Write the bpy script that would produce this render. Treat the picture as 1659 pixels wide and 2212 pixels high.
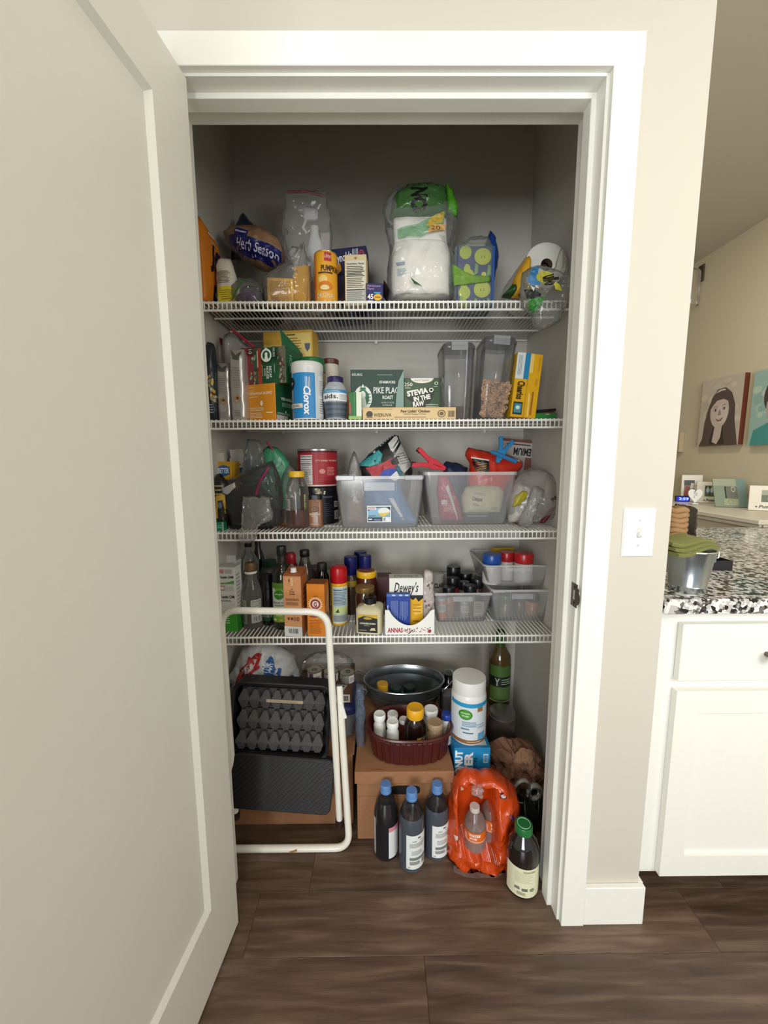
import bpy, bmesh, math, random
from mathutils import Vector, Matrix, noise
from mathutils.bvhtree import BVHTree
random.seed(7)
C = bpy.context.scene.collection
PI = math.pi
sin, cos = math.sin, math.cos
for o in list(bpy.data.objects): bpy.data.objects.remove(o)

# ---------------------------------------------------------------- camera
FPX, YAW, PITCH, ROLL, CZ = 839.0, 0.0053, 0.1278, -0.0053, 1.2492
_F = Vector((sin(YAW)*cos(PITCH), cos(YAW)*cos(PITCH), -sin(PITCH)))
_R0 = Vector((cos(YAW), -sin(YAW), 0)); _U0 = _R0.cross(_F)
_R = _R0*cos(ROLL) + _U0*sin(ROLL); _U = _U0*cos(ROLL) - _R0*sin(ROLL)
EYE = Vector((0, 0, CZ))
cam = bpy.data.cameras.new('camera'); camo = bpy.data.objects.new('camera', cam); C.objects.link(camo)
cam.sensor_fit = 'VERTICAL'; cam.sensor_height = 24; cam.lens = 24*FPX/2212; cam.clip_start = 0.02
camo.matrix_world = Matrix(((_R.x, _U.x, -_F.x, 0), (_R.y, _U.y, -_F.y, 0), (_R.z, _U.z, -_F.z, CZ), (0, 0, 0, 1)))
bpy.context.scene.camera = camo

# ---------------------------------------------------------------- light
def srgb(h):
    if isinstance(h, str):
        h = h.lstrip('#'); h = tuple(int(h[i:i+2], 16)/255 for i in (0, 2, 4))
    return tuple((c/12.92 if c <= .04045 else ((c+.055)/1.055)**2.4) for c in h[:3])
W = bpy.data.worlds.new('World'); bpy.context.scene.world = W; W.use_nodes = True
W.node_tree.nodes['Background'].inputs[0].default_value = (.95, .975, 1.0, 1)
W.node_tree.nodes['Background'].inputs[1].default_value = 0.40
def area(name, loc, target, sx, sy, power, col, shape='RECTANGLE', spread=PI):
    l = bpy.data.lights.new(name, 'AREA'); l.shape = shape; l.size = sx; l.size_y = sy; l.energy = power; l.color = col; l.spread = spread
    o = bpy.data.objects.new(name, l); C.objects.link(o); o.location = loc
    d = Vector(target)-Vector(loc); o.rotation_euler = d.to_track_quat('-Z', 'Y').to_euler(); return o
area('window_daylight', (-.95, -3.0, 1.15), (0.2, 1.2, .8), 1.4, 1.5, 80, (.94, .975, 1.0))
for i, (x, y, p) in enumerate(((-.28, .12, 2.4), (-.10, -.9, 7), (.35, -2.0, 10))):
    area('recessed_downlight', (x, y, 2.71), (x, y, 0), .13, .13, p, (1.0, .92, .78), 'DISK')
area('kitchen_fill', (1.35, -.6, 1.7), (2.2, 2.8, 1.3), .9, 1.0, 22, (1.0, .97, .92))  # added fill that brightens the kitchen wall, stands for no known window
area('kitchen_overhead_fill', (1.35, 2.0, 2.70), (1.5, 2.1, 0), .3, .3, 9, (1.0, .94, .84), 'DISK')  # overhead fill added to lift the kitchen, no known fixture
vs = bpy.context.scene.view_settings
vs.view_transform = 'Standard'; vs.look = 'None'; vs.gamma = 1; vs.exposure = 0.22; vs.use_curve_mapping = False

# ---------------------------------------------------------------- photo pixel -> place in the room
def ray(px, py): return _F + _R*((px-829.5)/FPX) + _U*((1106-py)/FPX)
def onY(px, py, Y): d = ray(px, py); return EYE + d*(Y/d.y)
def onZ(px, py, z): d = ray(px, py); return EYE + d*((z-CZ)/d.z)
def onX(px, py, X): d = ray(px, py); return EYE + d*(X/d.x)
def toP(p):
    d = Vector(p)-EYE; z = d.dot(_F); return (829.5+FPX*d.dot(_R)/z, 1106-FPX*d.dot(_U)/z)
SH = {1: 1.753, 2: 1.389, 3: 1.020, 4: .650, 5: 0.004}

# ---------------------------------------------------------------- materials
_mats = {}
def M(col, rough=.5, metal=0., spec=.5, bump=0., scale=60., var=.04, alpha=1., coat=0., name=None, emit=None, trans=0.):
    key = (str(col), rough, metal, spec, bump, scale, var, alpha, coat, str(emit), trans)
    if key in _mats: return _mats[key]
    m = bpy.data.materials.new(name or 'material'); m.use_nodes = True; nt = m.node_tree; b = nt.nodes['Principled BSDF']
    c = srgb(col)
    b.inputs['Roughness'].default_value = rough; b.inputs['Metallic'].default_value = metal
    b.inputs['Specular IOR Level'].default_value = spec; b.inputs['Coat Weight'].default_value = coat
    b.inputs['Alpha'].default_value = alpha; b.inputs['Transmission Weight'].default_value = trans
    b.inputs['Base Color'].default_value = (*c, 1)
    if emit: b.inputs['Emission Color'].default_value = (*srgb(emit[0]), 1); b.inputs['Emission Strength'].default_value = emit[1]
    if var or bump:
        tc = nt.nodes.new('ShaderNodeTexCoord'); n = nt.nodes.new('ShaderNodeTexNoise'); n.inputs['Scale'].default_value = scale
        nt.links.new(tc.outputs['Object'], n.inputs['Vector'])
        if var:
            mx = nt.nodes.new('ShaderNodeMix'); mx.data_type = 'RGBA'
            mx.inputs[6].default_value = tuple(min(1, v*(1-var*2)) for v in c)+(1,); mx.inputs[7].default_value = tuple(min(1, v*(1+var*2)) for v in c)+(1,)
            nt.links.new(n.outputs['Fac'], mx.inputs[0]); nt.links.new(mx.outputs[2], b.inputs['Base Color'])
        if bump:
            bp = nt.nodes.new('ShaderNodeBump'); bp.inputs['Strength'].default_value = bump; bp.inputs['Distance'].default_value = .004
            nt.links.new(n.outputs['Fac'], bp.inputs['Height']); nt.links.new(bp.outputs[0], b.inputs['Normal'])
    _mats[key] = m; return m
def film(tint='e8e8e8', a=.22, rough=.12, edge=.5, bump=.0, scale=40., name='clear film', ior=1.45):
    """thin see-through plastic: mostly clear, a little milky, denser where seen edge-on, with a mirror-like sheen"""
    key = ('film', str(tint), a, rough, edge, bump, scale)
    if key in _mats: return _mats[key]
    m = bpy.data.materials.new(name); m.use_nodes = True; nt = m.node_tree; nt.nodes.remove(nt.nodes['Principled BSDF']); N = nt.nodes.new; L = nt.links.new
    t = N('ShaderNodeBsdfTransparent'); d = N('ShaderNodeBsdfDiffuse'); d.inputs[0].default_value = (*srgb(tint), 1); g = N('ShaderNodeBsdfGlossy'); g.inputs['Roughness'].default_value = rough
    lw = N('ShaderNodeLayerWeight'); lw.inputs['Blend'].default_value = .3; fr = N('ShaderNodeFresnel'); fr.inputs['IOR'].default_value = ior
    ma = N('ShaderNodeMath'); ma.operation = 'MULTIPLY_ADD'; ma.inputs[1].default_value = edge; ma.inputs[2].default_value = a; ma.use_clamp = True
    m1 = N('ShaderNodeMixShader'); m2 = N('ShaderNodeMixShader'); k = N('ShaderNodeMath'); k.operation = 'MULTIPLY'; k.inputs[1].default_value = .85; k.use_clamp = True
    L(lw.outputs['Facing'], ma.inputs[0]); L(ma.outputs[0], m1.inputs[0]); L(t.outputs[0], m1.inputs[1]); L(d.outputs[0], m1.inputs[2])
    L(fr.outputs[0], k.inputs[0]); L(k.outputs[0], m2.inputs[0]); L(m1.outputs[0], m2.inputs[1]); L(g.outputs[0], m2.inputs[2]); L(m2.outputs[0], nt.nodes['Material Output'].inputs[0])
    if bump:
        tc = N('ShaderNodeTexCoord'); n0 = N('ShaderNodeTexNoise'); n0.inputs['Scale'].default_value = scale*.6
        va = N('ShaderNodeVectorMath'); va.operation = 'MULTIPLY_ADD'; va.inputs[1].default_value = (.05, .05, .05)
        n = N('ShaderNodeTexVoronoi'); n.inputs['Scale'].default_value = scale*.45
        bp = N('ShaderNodeBump'); bp.inputs['Strength'].default_value = min(1, bump)*.75; bp.inputs['Distance'].default_value = .012
        L(tc.outputs['Object'], n0.inputs['Vector']); L(n0.outputs['Color'], va.inputs[0]); L(tc.outputs['Object'], va.inputs[2])
        L(va.outputs[0], n.inputs['Vector']); L(n.outputs['Distance'], bp.inputs['Height']); L(bp.outputs[0], g.inputs['Normal']); L(bp.outputs[0], fr.inputs['Normal']); L(bp.outputs[0], d.inputs['Normal'])
    _mats[key] = m; return m

# ---------------------------------------------------------------- objects
def thing(name, label, cat, loc=(0, 0, 0), rot=(0, 0, 0), group=None):
    o = bpy.data.objects.new(name, None); C.objects.link(o); o.empty_display_size = .02
    o.location = loc; o.rotation_euler = rot; o['label'] = label; o['category'] = cat
    if group: o['group'] = group
    return o
def add(name, bm, mats, parent=None, smooth=False, label=None, kind=None):
    me = bpy.data.meshes.new(name)
    if isinstance(bm, bpy.types.Mesh): me = bm
    else:
        if smooth:
            for f in bm.faces: f.smooth = True
        bm.to_mesh(me); bm.free()
    for m in (mats if isinstance(mats, (list, tuple)) else [mats]): me.materials.append(m)
    if smooth and smooth != 'all': 
        try: me.set_sharp_from_angle(angle=math.radians(38))
        except Exception: pass
    o = bpy.data.objects.new(name, me); C.objects.link(o)
    if parent: o.parent = parent
    if label: o['label'] = label
    if kind: o['kind'] = kind
    return o
def tag(o, label, cat, group=None):
    o['label'] = label; o['category'] = cat
    if group: o['group'] = group
    return o
def copyobj(o, loc=None, rot=None, parent='same'):
    c = o.copy(); C.objects.link(c)
    if loc is not None: c.location = loc
    if rot is not None: c.rotation_euler = rot
    if parent != 'same': c.parent = parent
    return c
def copytree(root, loc, rot=None, label=None, group=None):
    r = copyobj(root, loc, rot)
    if label: r['label'] = label
    if group: r['group'] = group
    def rec(a, b):
        for ch in [k for k in bpy.data.objects if k.parent == a]:
            c = copyobj(ch, parent=b); c.matrix_parent_inverse = ch.matrix_parent_inverse.copy(); rec(ch, c)
    rec(root, r); return r

# ---------------------------------------------------------------- shapes
def box(bm, c, s, bev=0., rot=None, seg=1):
    r = bmesh.ops.create_cube(bm, size=1); vs_ = r['verts']
    bmesh.ops.scale(bm, vec=s, verts=vs_)
    if bev:
        es = list({e for v in vs_ for e in v.link_edges})
        rr = bmesh.ops.bevel(bm, geom=es, offset=bev, segments=seg, affect='EDGES'); 
        vs_ = list({v for f in rr['faces'] for v in f.verts} | {v for v in vs_ if v.is_valid})
    m = Matrix.Translation(c)
    if rot is not None: m = m @ (rot.to_4x4() if isinstance(rot, Matrix) else Matrix.Rotation(rot, 4, 'Z'))
    bmesh.ops.transform(bm, matrix=m, verts=vs_); return vs_
def BX(c, s, bev=0., seg=1, rot=None):
    bm = bmesh.new(); box(bm, c, s, bev, rot, seg); return bm
def ringgrid(bm, rings, cap0=True, cap1=True, closed=True):
    """rings: lists of points, joined one to the next"""
    vr = [[bm.verts.new(p) for p in r] for r in rings]; n = len(vr[0])
    for a, b in zip(vr, vr[1:]):
        for i in range(n if closed else n-1):
            j = (i+1) % n
            try: bm.faces.new((a[i], a[j], b[j], b[i]))
            except ValueError: pass
    if cap0: bm.faces.new(vr[0][::-1])
    if cap1: bm.faces.new(vr[-1])
    return vr
def sq(t, p):
    c, s = cos(t), sin(t)
    k = (abs(c)**p + abs(s)**p)**(-1/p); return c*k, s*k
def lathe(prof, n=40, p=2., ax=1., ay=1., c=(0, 0, 0), cap0=True, cap1=True, bm=None, rot=None):
    bm = bm or bmesh.new(); rings = []
    for r, z in prof:
        rings.append([Vector((sq(2*PI*i/n, p)[0]*r*ax, sq(2*PI*i/n, p)[1]*r*ay, z)) for i in range(n)])
    if rot is not None: rings = [[rot @ v for v in r] for r in rings]
    ringgrid(bm, [[v+Vector(c) for v in r] for r in rings], cap0, cap1); return bm
def shell(prof, t, n=28, p=2., ax=1., ay=1., c=(0, 0, 0)):
    """open vessel: outside up, inside down"""
    inn = [(max(r-t, .0005), z if i else z+t) for i, (r, z) in enumerate(prof)]
    return lathe(prof + inn[::-1], n, p, ax, ay, c)
def tube(pts, r, n=8, bm=None, closed=False, caps=True):
    bm = bm or bmesh.new(); pts = [Vector(p) for p in pts]; rings = []; up = None; N = len(pts)
    for i, p in enumerate(pts):
        a = pts[i-1] if (i or closed) else p; b = pts[(i+1) % N] if (i < N-1 or closed) else p
        t = (b-a).normalized()
        if up is None: up = Vector((0, 0, 1)) if abs(t.z) < .9 else Vector((0, 1, 0))
        s = t.cross(up).normalized(); up = s.cross(t).normalized()
        rr = r[i] if isinstance(r, (list, tuple)) else r
        rings.append([p + s*cos(2*PI*k/n)*rr + up*sin(2*PI*k/n)*rr for k in range(n)])
    if closed:
        ringgrid(bm, rings+[rings[0]], False, False); bmesh.ops.remove_doubles(bm, verts=bm.verts, dist=1e-6)
    else: ringgrid(bm, rings, caps, caps)
    return bm
def arc(pts, rad, seg=5):
    """round the corners of a polyline"""
    pts = [Vector(p) for p in pts]; out = [pts[0]]
    for a, b, c in zip(pts, pts[1:], pts[2:]):
        u = (a-b).normalized(); v = (c-b).normalized(); r = min(rad, (a-b).length*.48, (c-b).length*.48)
        p0, p1 = b+u*r, b+v*r
        for i in range(seg+1):
            t = i/seg; out.append(p0*(1-t)**2 + b*2*t*(1-t) + p1*t*t)
    out.append(pts[-1]); return out
def crum(p, amp, s, seed=0.):
    q = Vector(p)*s + Vector((seed*3.7, seed*1.3, seed*7.1))
    d = noise.voronoi(q*1.1)[0]; k = min(1, (d[1]-d[0])*1.2)
    a = 1-abs(noise.noise(q))*2; b = 1-abs(noise.noise(q*2.3+Vector((5, 1, 9))))*2
    return amp*((a*.65+b*.35-.45)*.8+(.5-k)*1.0)
def crumple(bm, amp, s=18., seed=0., zfree=None):
    bm.normal_update()
    if amp >= .005:
        for v, d in [(v, v.normal*crum(v.co, amp*.8, s, seed)) for v in bm.verts]: v.co += d
        bm.normal_update(); amp *= .55; s *= 2.3; seed += 3
    mv = [(v, v.normal*crum(v.co, amp, s, seed)) for v in bm.verts]
    for v, d in mv:
        if zfree is not None and v.co.z < zfree: d = d*.2; 
        v.co += d
    return bm
def puff(outl, th, rings=9, n=44, flat=2.2, seam=0., mid=None):
    """cushion-like bag: star-shaped outline [(x,z)], thick in the middle; front faces -y"""
    P = [Vector((x, 0, z)) for x, z in outl]
    L = [0]
    for a, b in zip(P, P[1:]+P[:1]): L.append(L[-1]+(b-a).length)
    def at(t):
        t = t % L[-1]
        for i in range(len(P)):
            if t <= L[i+1]: f = (t-L[i])/max(1e-9, L[i+1]-L[i]); return P[i].lerp(P[(i+1) % len(P)], f)
        return P[0]
    rim = [at(L[-1]*k/n) for k in range(n)]
    c = Vector(mid) if mid else sum(rim, Vector())/n
    bm = bmesh.new(); rr = [(i/rings) for i in range(rings+1)]
    def h(r): return th*.5*max(0, 1-r**flat)**.5
    F = []; B = []
    for r in rr[1:]:
        F.append([bm.verts.new(c+(q-c)*r+Vector((0, -h(r), 0))) for q in rim])
        B.append(F[-1] if r == 1 and not seam else [bm.verts.new(c+(q-c)*r+Vector((0, h(r), 0))) for q in rim])
    cf = bm.verts.new(c+Vector((0, -th*.5, 0))); cb = bm.verts.new(c+Vector((0, th*.5, 0)))
    for i in range(n):
        j = (i+1) % n
        bm.faces.new((cf, F[0][j], F[0][i])); bm.faces.new((cb, B[0][i], B[0][j]))
        for a, b in zip(F, F[1:]): bm.faces.new((a[i], a[j], b[j], b[i]))
        for a, b in zip(B, B[1:]): bm.faces.new((a[j], a[i], b[i], b[j]))
        if F[-1][0] is not B[-1][0]: bm.faces.new((F[-1][i], F[-1][j], B[-1][j], B[-1][i]))
    bmesh.ops.recalc_face_normals(bm, faces=bm.faces); return bm
def loft(secs, n=32, p=3., cap=True):
    """secs: (z, half width, half depth, x, y[, power])"""
    rings = []
    for s in secs:
        z, a, b, x, y = s[:5]; pw = s[5] if len(s) > 5 else p
        rings.append([Vector((x+sq(2*PI*i/n, pw)[0]*a, y+sq(2*PI*i/n, pw)[1]*b, z)) for i in range(n)])
    bm = bmesh.new(); ringgrid(bm, rings, cap, cap); return bm
def resec(secs, k):
    out = []
    for a, b in zip(secs, secs[1:]):
        for i in range(k): t = i/k; out.append(tuple(u*(1-t)+v*t for u, v in zip(a, b)))
    out.append(secs[-1]); return out
def smoothstep_secs(secs, k=4): return resec(secs, k)

# ---------------------------------------------------------------- flat print on real surfaces
_txt = {}
def textmesh(s, bold=0., shear=0., res=2):
    key = (s, bold, shear, res)
    if key in _txt: return _txt[key]
    cu = bpy.data.curves.new('t', 'FONT'); cu.body = s; cu.size = 1; cu.resolution_u = res; cu.offset = bold; cu.shear = shear; cu.space_line = .85
    cu.align_x = 'CENTER'
    o = bpy.data.objects.new('t', cu); me = o.to_mesh()
    V = [v.co.xy.copy() for v in me.vertices]; Fc = [tuple(p.vertices) for p in me.polygons]
    o.to_mesh_clear(); bpy.data.objects.remove(o); bpy.data.curves.remove(cu)
    if V:
        x0 = min(v.x for v in V); x1 = max(v.x for v in V); y0 = min(v.y for v in V); y1 = max(v.y for v in V)
        V = [((v.x-x0)/max(1e-6, x1-x0), (v.y-y0)/max(1e-6, y1-y0)) for v in V]
    _txt[key] = (V, Fc); return _txt[key]
FAINT = {'JUICE', 'BAG', 'STRAW PACK', 'whey', 'PROTEIN', 'OIL', 'Vinegar', 'DARK', 'Grip', 'oven bag', 'ROASTED', 'SPICE', 'COFFEE', 'Heart', 'soft', 'chocolate', 'NET WT 2 OZ', 'NET WT 9.5 OZ', 'NEW', 'SQ FT', 'BLEND ROAST', 'ME', 'SWEDISH', 'STUFFING', 'K', 'GOOD', 'CHEERIOS', 'Baking Soda', '6 QT', '58 QT / 55 L'}
class Pr:
    """flat print laid out in u,v from 0 to 1 over a face, later laid on a surface"""
    def __init__(s, w=1., h=1., step=.2): s.it = []; s.lv = 0; s.step = step; s.w = w; s.h = h
    def _a(s, V, F, c): s.lv += 1; s.it.append((V, F, c, s.lv)); return s
    def R(s, u0, v0, u1, v1, c, g=None):
        nx = g or max(1, int(abs(u1-u0)/s.step)); ny = g or max(1, int(abs(v1-v0)/s.step))
        V = [(u0+(u1-u0)*i/nx, v0+(v1-v0)*j/ny) for j in range(ny+1) for i in range(nx+1)]
        F = [(j*(nx+1)+i, j*(nx+1)+i+1, (j+1)*(nx+1)+i+1, (j+1)*(nx+1)+i) for j in range(ny) for i in range(nx)]
        return s._a(V, F, c)
    def D(s, u, v, ru, rv, c, n=20, a0=0):
        V = [(u, v)]; F = []
        for k in (.5, 1): V += [(u+ru*k*cos(a0+2*PI*i/n), v+rv*k*sin(a0+2*PI*i/n)) for i in range(n)]
        for i in range(n): j = (i+1) % n; F += [(0, 1+i, 1+j), (1+i, 1+n+i, 1+n+j, 1+j)]
        return s._a(V, F, c)
    def O(s, u, v, ru, rv, c, t=.2, n=24):
        V = [(u+ru*k*cos(2*PI*i/n), v+rv*k*sin(2*PI*i/n)) for k in (1-t, 1) for i in range(n)]
        return s._a(V, [(i, (i+1) % n, n+(i+1) % n, n+i)[::-1] for i in range(n)], c)
    def P(s, pts, c): return s._a(list(pts), [tuple(range(len(pts)))], c)
    def T(s, txt, u0, v0, u1, v1, c, rot=0, bold=.0, shear=0.):
        if txt in FAINT:      # too faint to read in the photo: a plain line of print
            return s.L(u0, v0, u1, v1, 1, c, .5, 0, abs(rot) == 90)
        V, F = textmesh(txt, bold, shear)
        if rot == 90: V = [(1-y, x) for x, y in V]
        elif rot == -90: V = [(y, 1-x) for x, y in V]
        elif rot == 180: V = [(1-x, 1-y) for x, y in V]
        V = [(u0+(u1-u0)*x, v0+(v1-v0)*y) for x, y in V]
        if rot not in (0, 90, -90, 180):
            uc, vc = (u0+u1)/2, (v0+v1)/2; a = math.radians(rot); k = s.w/s.h
            V = [(uc+(x-uc)*cos(a)-(y-vc)*sin(a)/k, vc+(x-uc)*sin(a)*k+(y-vc)*cos(a)) for x, y in V]
        return s._a(V, F, c)
    def L(s, u0, v0, u1, v1, n, c, d=.45, rag=.25, vert=False, seed=1):
        rnd = random.Random(seed+n); V = []; F = []
        for k in range(n):
            if vert:
                a = u0+(u1-u0)*(k+.5)/n; t = (u1-u0)/n*d/2; e = v0+(v1-v0)*rnd.random()*rag; q = [(a-t, e), (a+t, e), (a+t, v1), (a-t, v1)]
            else:
                a = v0+(v1-v0)*(k+.5)/n; t = (v1-v0)/n*d/2; e = u1-(u1-u0)*rnd.random()*rag; q = [(u0, a-t), (e, a-t), (e, a+t), (u0, a+t)]
            F.append(tuple(len(V)+i for i in range(4))); V += q
        return s._a(V, F, c)
    def B(s, u0, v0, u1, v1, n=14, c='16160f', vert=False, seed=3):
        rnd = random.Random(seed); V = []; F = []
        for k in range(n):
            t = (.2+.6*rnd.random())/n
            if vert: a = v0+(v1-v0)*k/n; q = [(u0, a), (u1, a), (u1, a+(v1-v0)*t), (u0, a+(v1-v0)*t)]
            else: a = u0+(u1-u0)*k/n; q = [(a, v0), (a+(u1-u0)*t, v0), (a+(u1-u0)*t, v1), (a, v1)]
            F.append(tuple(len(V)+i for i in range(4))); V += q
        return s._a(V, F, c)
    def build(s, name, parent, f, rough=.45, lab=None, gap=.00022, base=.0003, coat=0.):
        bm = bmesh.new(); cols = []; 
        for V, F, c, lv in s.it:
            if c not in cols: cols.append(c)
            mi = cols.index(c)
            st = getattr(f, 'st', None)
            if st:
                b2 = bmesh.new(); vv = [b2.verts.new((u, v, 0)) for u, v in V]
                for q in F:
                    try: b2.faces.new([vv[i] for i in q])
                    except ValueError: pass
                for _ in range(5):
                    es = [e for e in b2.edges if abs(e.verts[0].co.x-e.verts[1].co.x) > st[0] or abs(e.verts[0].co.y-e.verts[1].co.y) > st[1]]
                    if not es: break
                    bmesh.ops.triangulate(b2, faces=[q for q in b2.faces if len(q.verts) > 4])
                    es = [e for e in b2.edges if abs(e.verts[0].co.x-e.verts[1].co.x) > st[0] or abs(e.verts[0].co.y-e.verts[1].co.y) > st[1]]
                    bmesh.ops.subdivide_edges(b2, edges=es, cuts=1)
                b2.verts.index_update(); V = [tuple(v.co.xy) for v in b2.verts]; F = [tuple(v.index for v in q.verts) for q in b2.faces]; b2.free()
            vv = [bm.verts.new(f(u, v, base+lv*gap)) for u, v in V]
            for q in F:
                try: fc = bm.faces.new([vv[i] for i in q]); fc.material_index = mi
                except ValueError: pass
        return add(name, bm, [M(c, rough, var=0, coat=coat) if isinstance(c, str) else c for c in cols], parent, label=lab)
def face(w, h, y=0., x=0., z=0., side='front', d=0.):
    """maps u,v onto one side of a box whose base centre is the origin (w wide, d deep, h high)"""
    if side == 'front': return lambda u, v, e: Vector((x-w/2+u*w, y-e, z+v*h))
    if side == 'right': return lambda u, v, e: Vector((w/2+e, -d/2+u*d, z+v*h))
    if side == 'left': return lambda u, v, e: Vector((-w/2-e, d/2-u*d, z+v*h))
    if side == 'top': return lambda u, v, e: Vector((-w/2+u*w, -d/2+v*d, h+e))
def cyl(r, z0, z1, a0, a1, ax=1., ay=1.):
    def f(u, v, e):
        a = math.radians(a0+(a1-a0)*u); z = z0+(z1-z0)*v; rr = (r(z) if callable(r) else r)+e
        return Vector((sin(a)*rr*ax, -cos(a)*rr*ay, z))
    f.st = (9./max(10, abs(a1-a0)), .5 if not callable(r) else .2)
    return f
def onto(ob, x0, z0, x1, z1, roll=0., d=(0, 1, 0), back=.5):
    """lays print on a bumpy mesh by dropping it straight back onto the surface"""
    me = ob.data; bv = BVHTree.FromPolygons([v.co for v in me.vertices], [tuple(p.vertices) for p in me.polygons])
    D = Vector(d).normalized(); cx, cz = (x0+x1)/2, (z0+z1)/2; a = math.radians(roll)
    def f(u, v, e):
        x, z = x0+(x1-x0)*u-cx, z0+(z1-z0)*v-cz
        x, z = cx+x*cos(a)-z*sin(a), cz+x*sin(a)+z*cos(a)
        o = Vector((x, 0, z))-D*back; h = bv.ray_cast(o, D)
        if h[0] is None:
            n = bv.find_nearest(Vector((x, -.01, z))); return n[0]-D*(e+.0006)
        return h[0]-D*(e+.0006)
    f.st = (max(.02, .009/max(.001, abs(x1-x0))), max(.02, .009/max(.001, abs(z1-z0))))
    return f
def place(px, py, z): p = onZ(px, py, z); return p
def fit(pl, pr, pt, Y, z):
    """centre x, width, height of something whose front stands at depth Y on height z, seen from px pl to pr, up to pt"""
    zt = onY((pl+pr)/2, pt, Y).z; zm = (z+zt)/2; py = toP(((onY((pl+pr)/2, 1100, Y)).x, Y, zm))[1]
    a = onY(pl, py, Y).x; b = onY(pr, py, Y).x; return (a+b)/2, b-a, zt-z
# ================================================================ the setting
YW = .9104; YB = 1.027; YC = 1.70; XCL, XCR = -.585, .612; WC = .687; XR = 2.40; YF = 4.3; HC = 2.74
XJ = .4712; XJL = -.442; HJ = 2.040
wallm = M('cac5b8', .92, bump=.05, scale=300, var=.01, name='greige wall paint'); closetm = M('cbc7bd', .92, bump=.05, scale=300, var=.01, name='closet wall paint')
trimm = M('eeeee6', .38, var=.01, name='white trim paint'); ceilm = M('c2bbaa', .95, bump=.08, scale=400, var=.01, name='ceiling paint')
farm = M('cdc3a8', .92, bump=.05, scale=300, var=.01, name='tan wall paint')
def struct(name, bm, m, parent=None, smooth=False, label=None):
    o = add(name, bm, m, parent, smooth)
    if not parent: o['kind'] = 'structure'
    if label: o['label'] = label
    return o
def bx2(bm, x0, x1, y0, y1, z0, z1, bev=0): box(bm, ((x0+x1)/2, (y0+y1)/2, (z0+z1)/2), (x1-x0, y1-y0, z1-z0), bev)
def S(name, *b, m=None, parent=None, bev=0, label=None):
    bm = bmesh.new()
    for q in b: bx2(bm, *q, bev)
    return struct(name, bm, m, parent, label=label)

def woodmat():
    m = bpy.data.materials.new('dark walnut vinyl plank'); m.use_nodes = True; nt = m.node_tree; b = nt.nodes['Principled BSDF']; L = nt.links.new
    tc = nt.nodes.new('ShaderNodeTexCoord'); oi = nt.nodes.new('ShaderNodeObjectInfo'); ad = nt.nodes.new('ShaderNodeVectorMath'); ad.operation = 'ADD'
    sc = nt.nodes.new('ShaderNodeVectorMath'); sc.operation = 'SCALE'; sc.inputs['Scale'].default_value = 7
    cb = nt.nodes.new('ShaderNodeCombineXYZ'); L(oi.outputs['Random'], cb.inputs[0]); L(oi.outputs['Random'], cb.inputs[1]); L(cb.outputs[0], sc.inputs[0])
    L(tc.outputs['Object'], ad.inputs[0]); L(sc.outputs[0], ad.inputs[1])
    mp = nt.nodes.new('ShaderNodeMapping'); mp.inputs['Scale'].default_value = (1.3, 14, 1); L(ad.outputs[0], mp.inputs[0])
    n = nt.nodes.new('ShaderNodeTexNoise'); n.inputs['Scale'].default_value = 3.2; n.inputs['Detail'].default_value = 8; n.inputs['Distortion'].default_value = .6; L(mp.outputs[0], n.inputs['Vector'])
    r = nt.nodes.new('ShaderNodeValToRGB'); L(n.outputs['Fac'], r.inputs[0]); e = r.color_ramp.elements
    e[0].position = .28; e[0].color = (*srgb('4a382b'), 1); e[1].position = .74; e[1].color = (*srgb('7c6858'), 1)
    k = r.color_ramp.elements.new(.5); k.color = (*srgb('604d3f'), 1)
    mp2 = nt.nodes.new('ShaderNodeMapping'); mp2.inputs['Scale'].default_value = (3, 90, 1); L(ad.outputs[0], mp2.inputs[0])
    n2 = nt.nodes.new('ShaderNodeTexNoise'); n2.inputs['Scale'].default_value = 5; n2.inputs['Detail'].default_value = 4; L(mp2.outputs[0], n2.inputs['Vector'])
    mx = nt.nodes.new('ShaderNodeMix'); mx.data_type = 'RGBA'; mx.blend_type = 'MULTIPLY'; mx.inputs[0].default_value = .25
    r2 = nt.nodes.new('ShaderNodeValToRGB'); r2.color_ramp.elements[0].position = .35; r2.color_ramp.elements[0].color = (.45, .42, .4, 1); r2.color_ramp.elements[1].position = .6; L(n2.outputs['Fac'], r2.inputs[0])
    L(r.outputs[0], mx.inputs[6]); L(r2.outputs[0], mx.inputs[7])
    hs = nt.nodes.new('ShaderNodeHueSaturation'); mr = nt.nodes.new('ShaderNodeMapRange'); mr.inputs[3].default_value = .82; mr.inputs[4].default_value = 1.12
    L(oi.outputs['Random'], mr.inputs[0]); L(mr.outputs[0], hs.inputs['Value']); L(mx.outputs[2], hs.inputs['Color']); L(hs.outputs[0], b.inputs['Base Color'])
    b.inputs['Roughness'].default_value = .42
    bp = nt.nodes.new('ShaderNodeBump'); bp.inputs['Strength'].default_value = .12; bp.inputs['Distance'].default_value = .002; L(n2.outputs['Fac'], bp.inputs['Height']); L(bp.outputs[0], b.inputs['Normal'])
    return m
wood = woodmat()
fl = S('floor', (-2.6, XR, -1.6, YF, -.05, 0), m=M('33261c', .8))
PW = .150; y = .985-PW*10; row = 0
pmesh = {}
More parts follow.
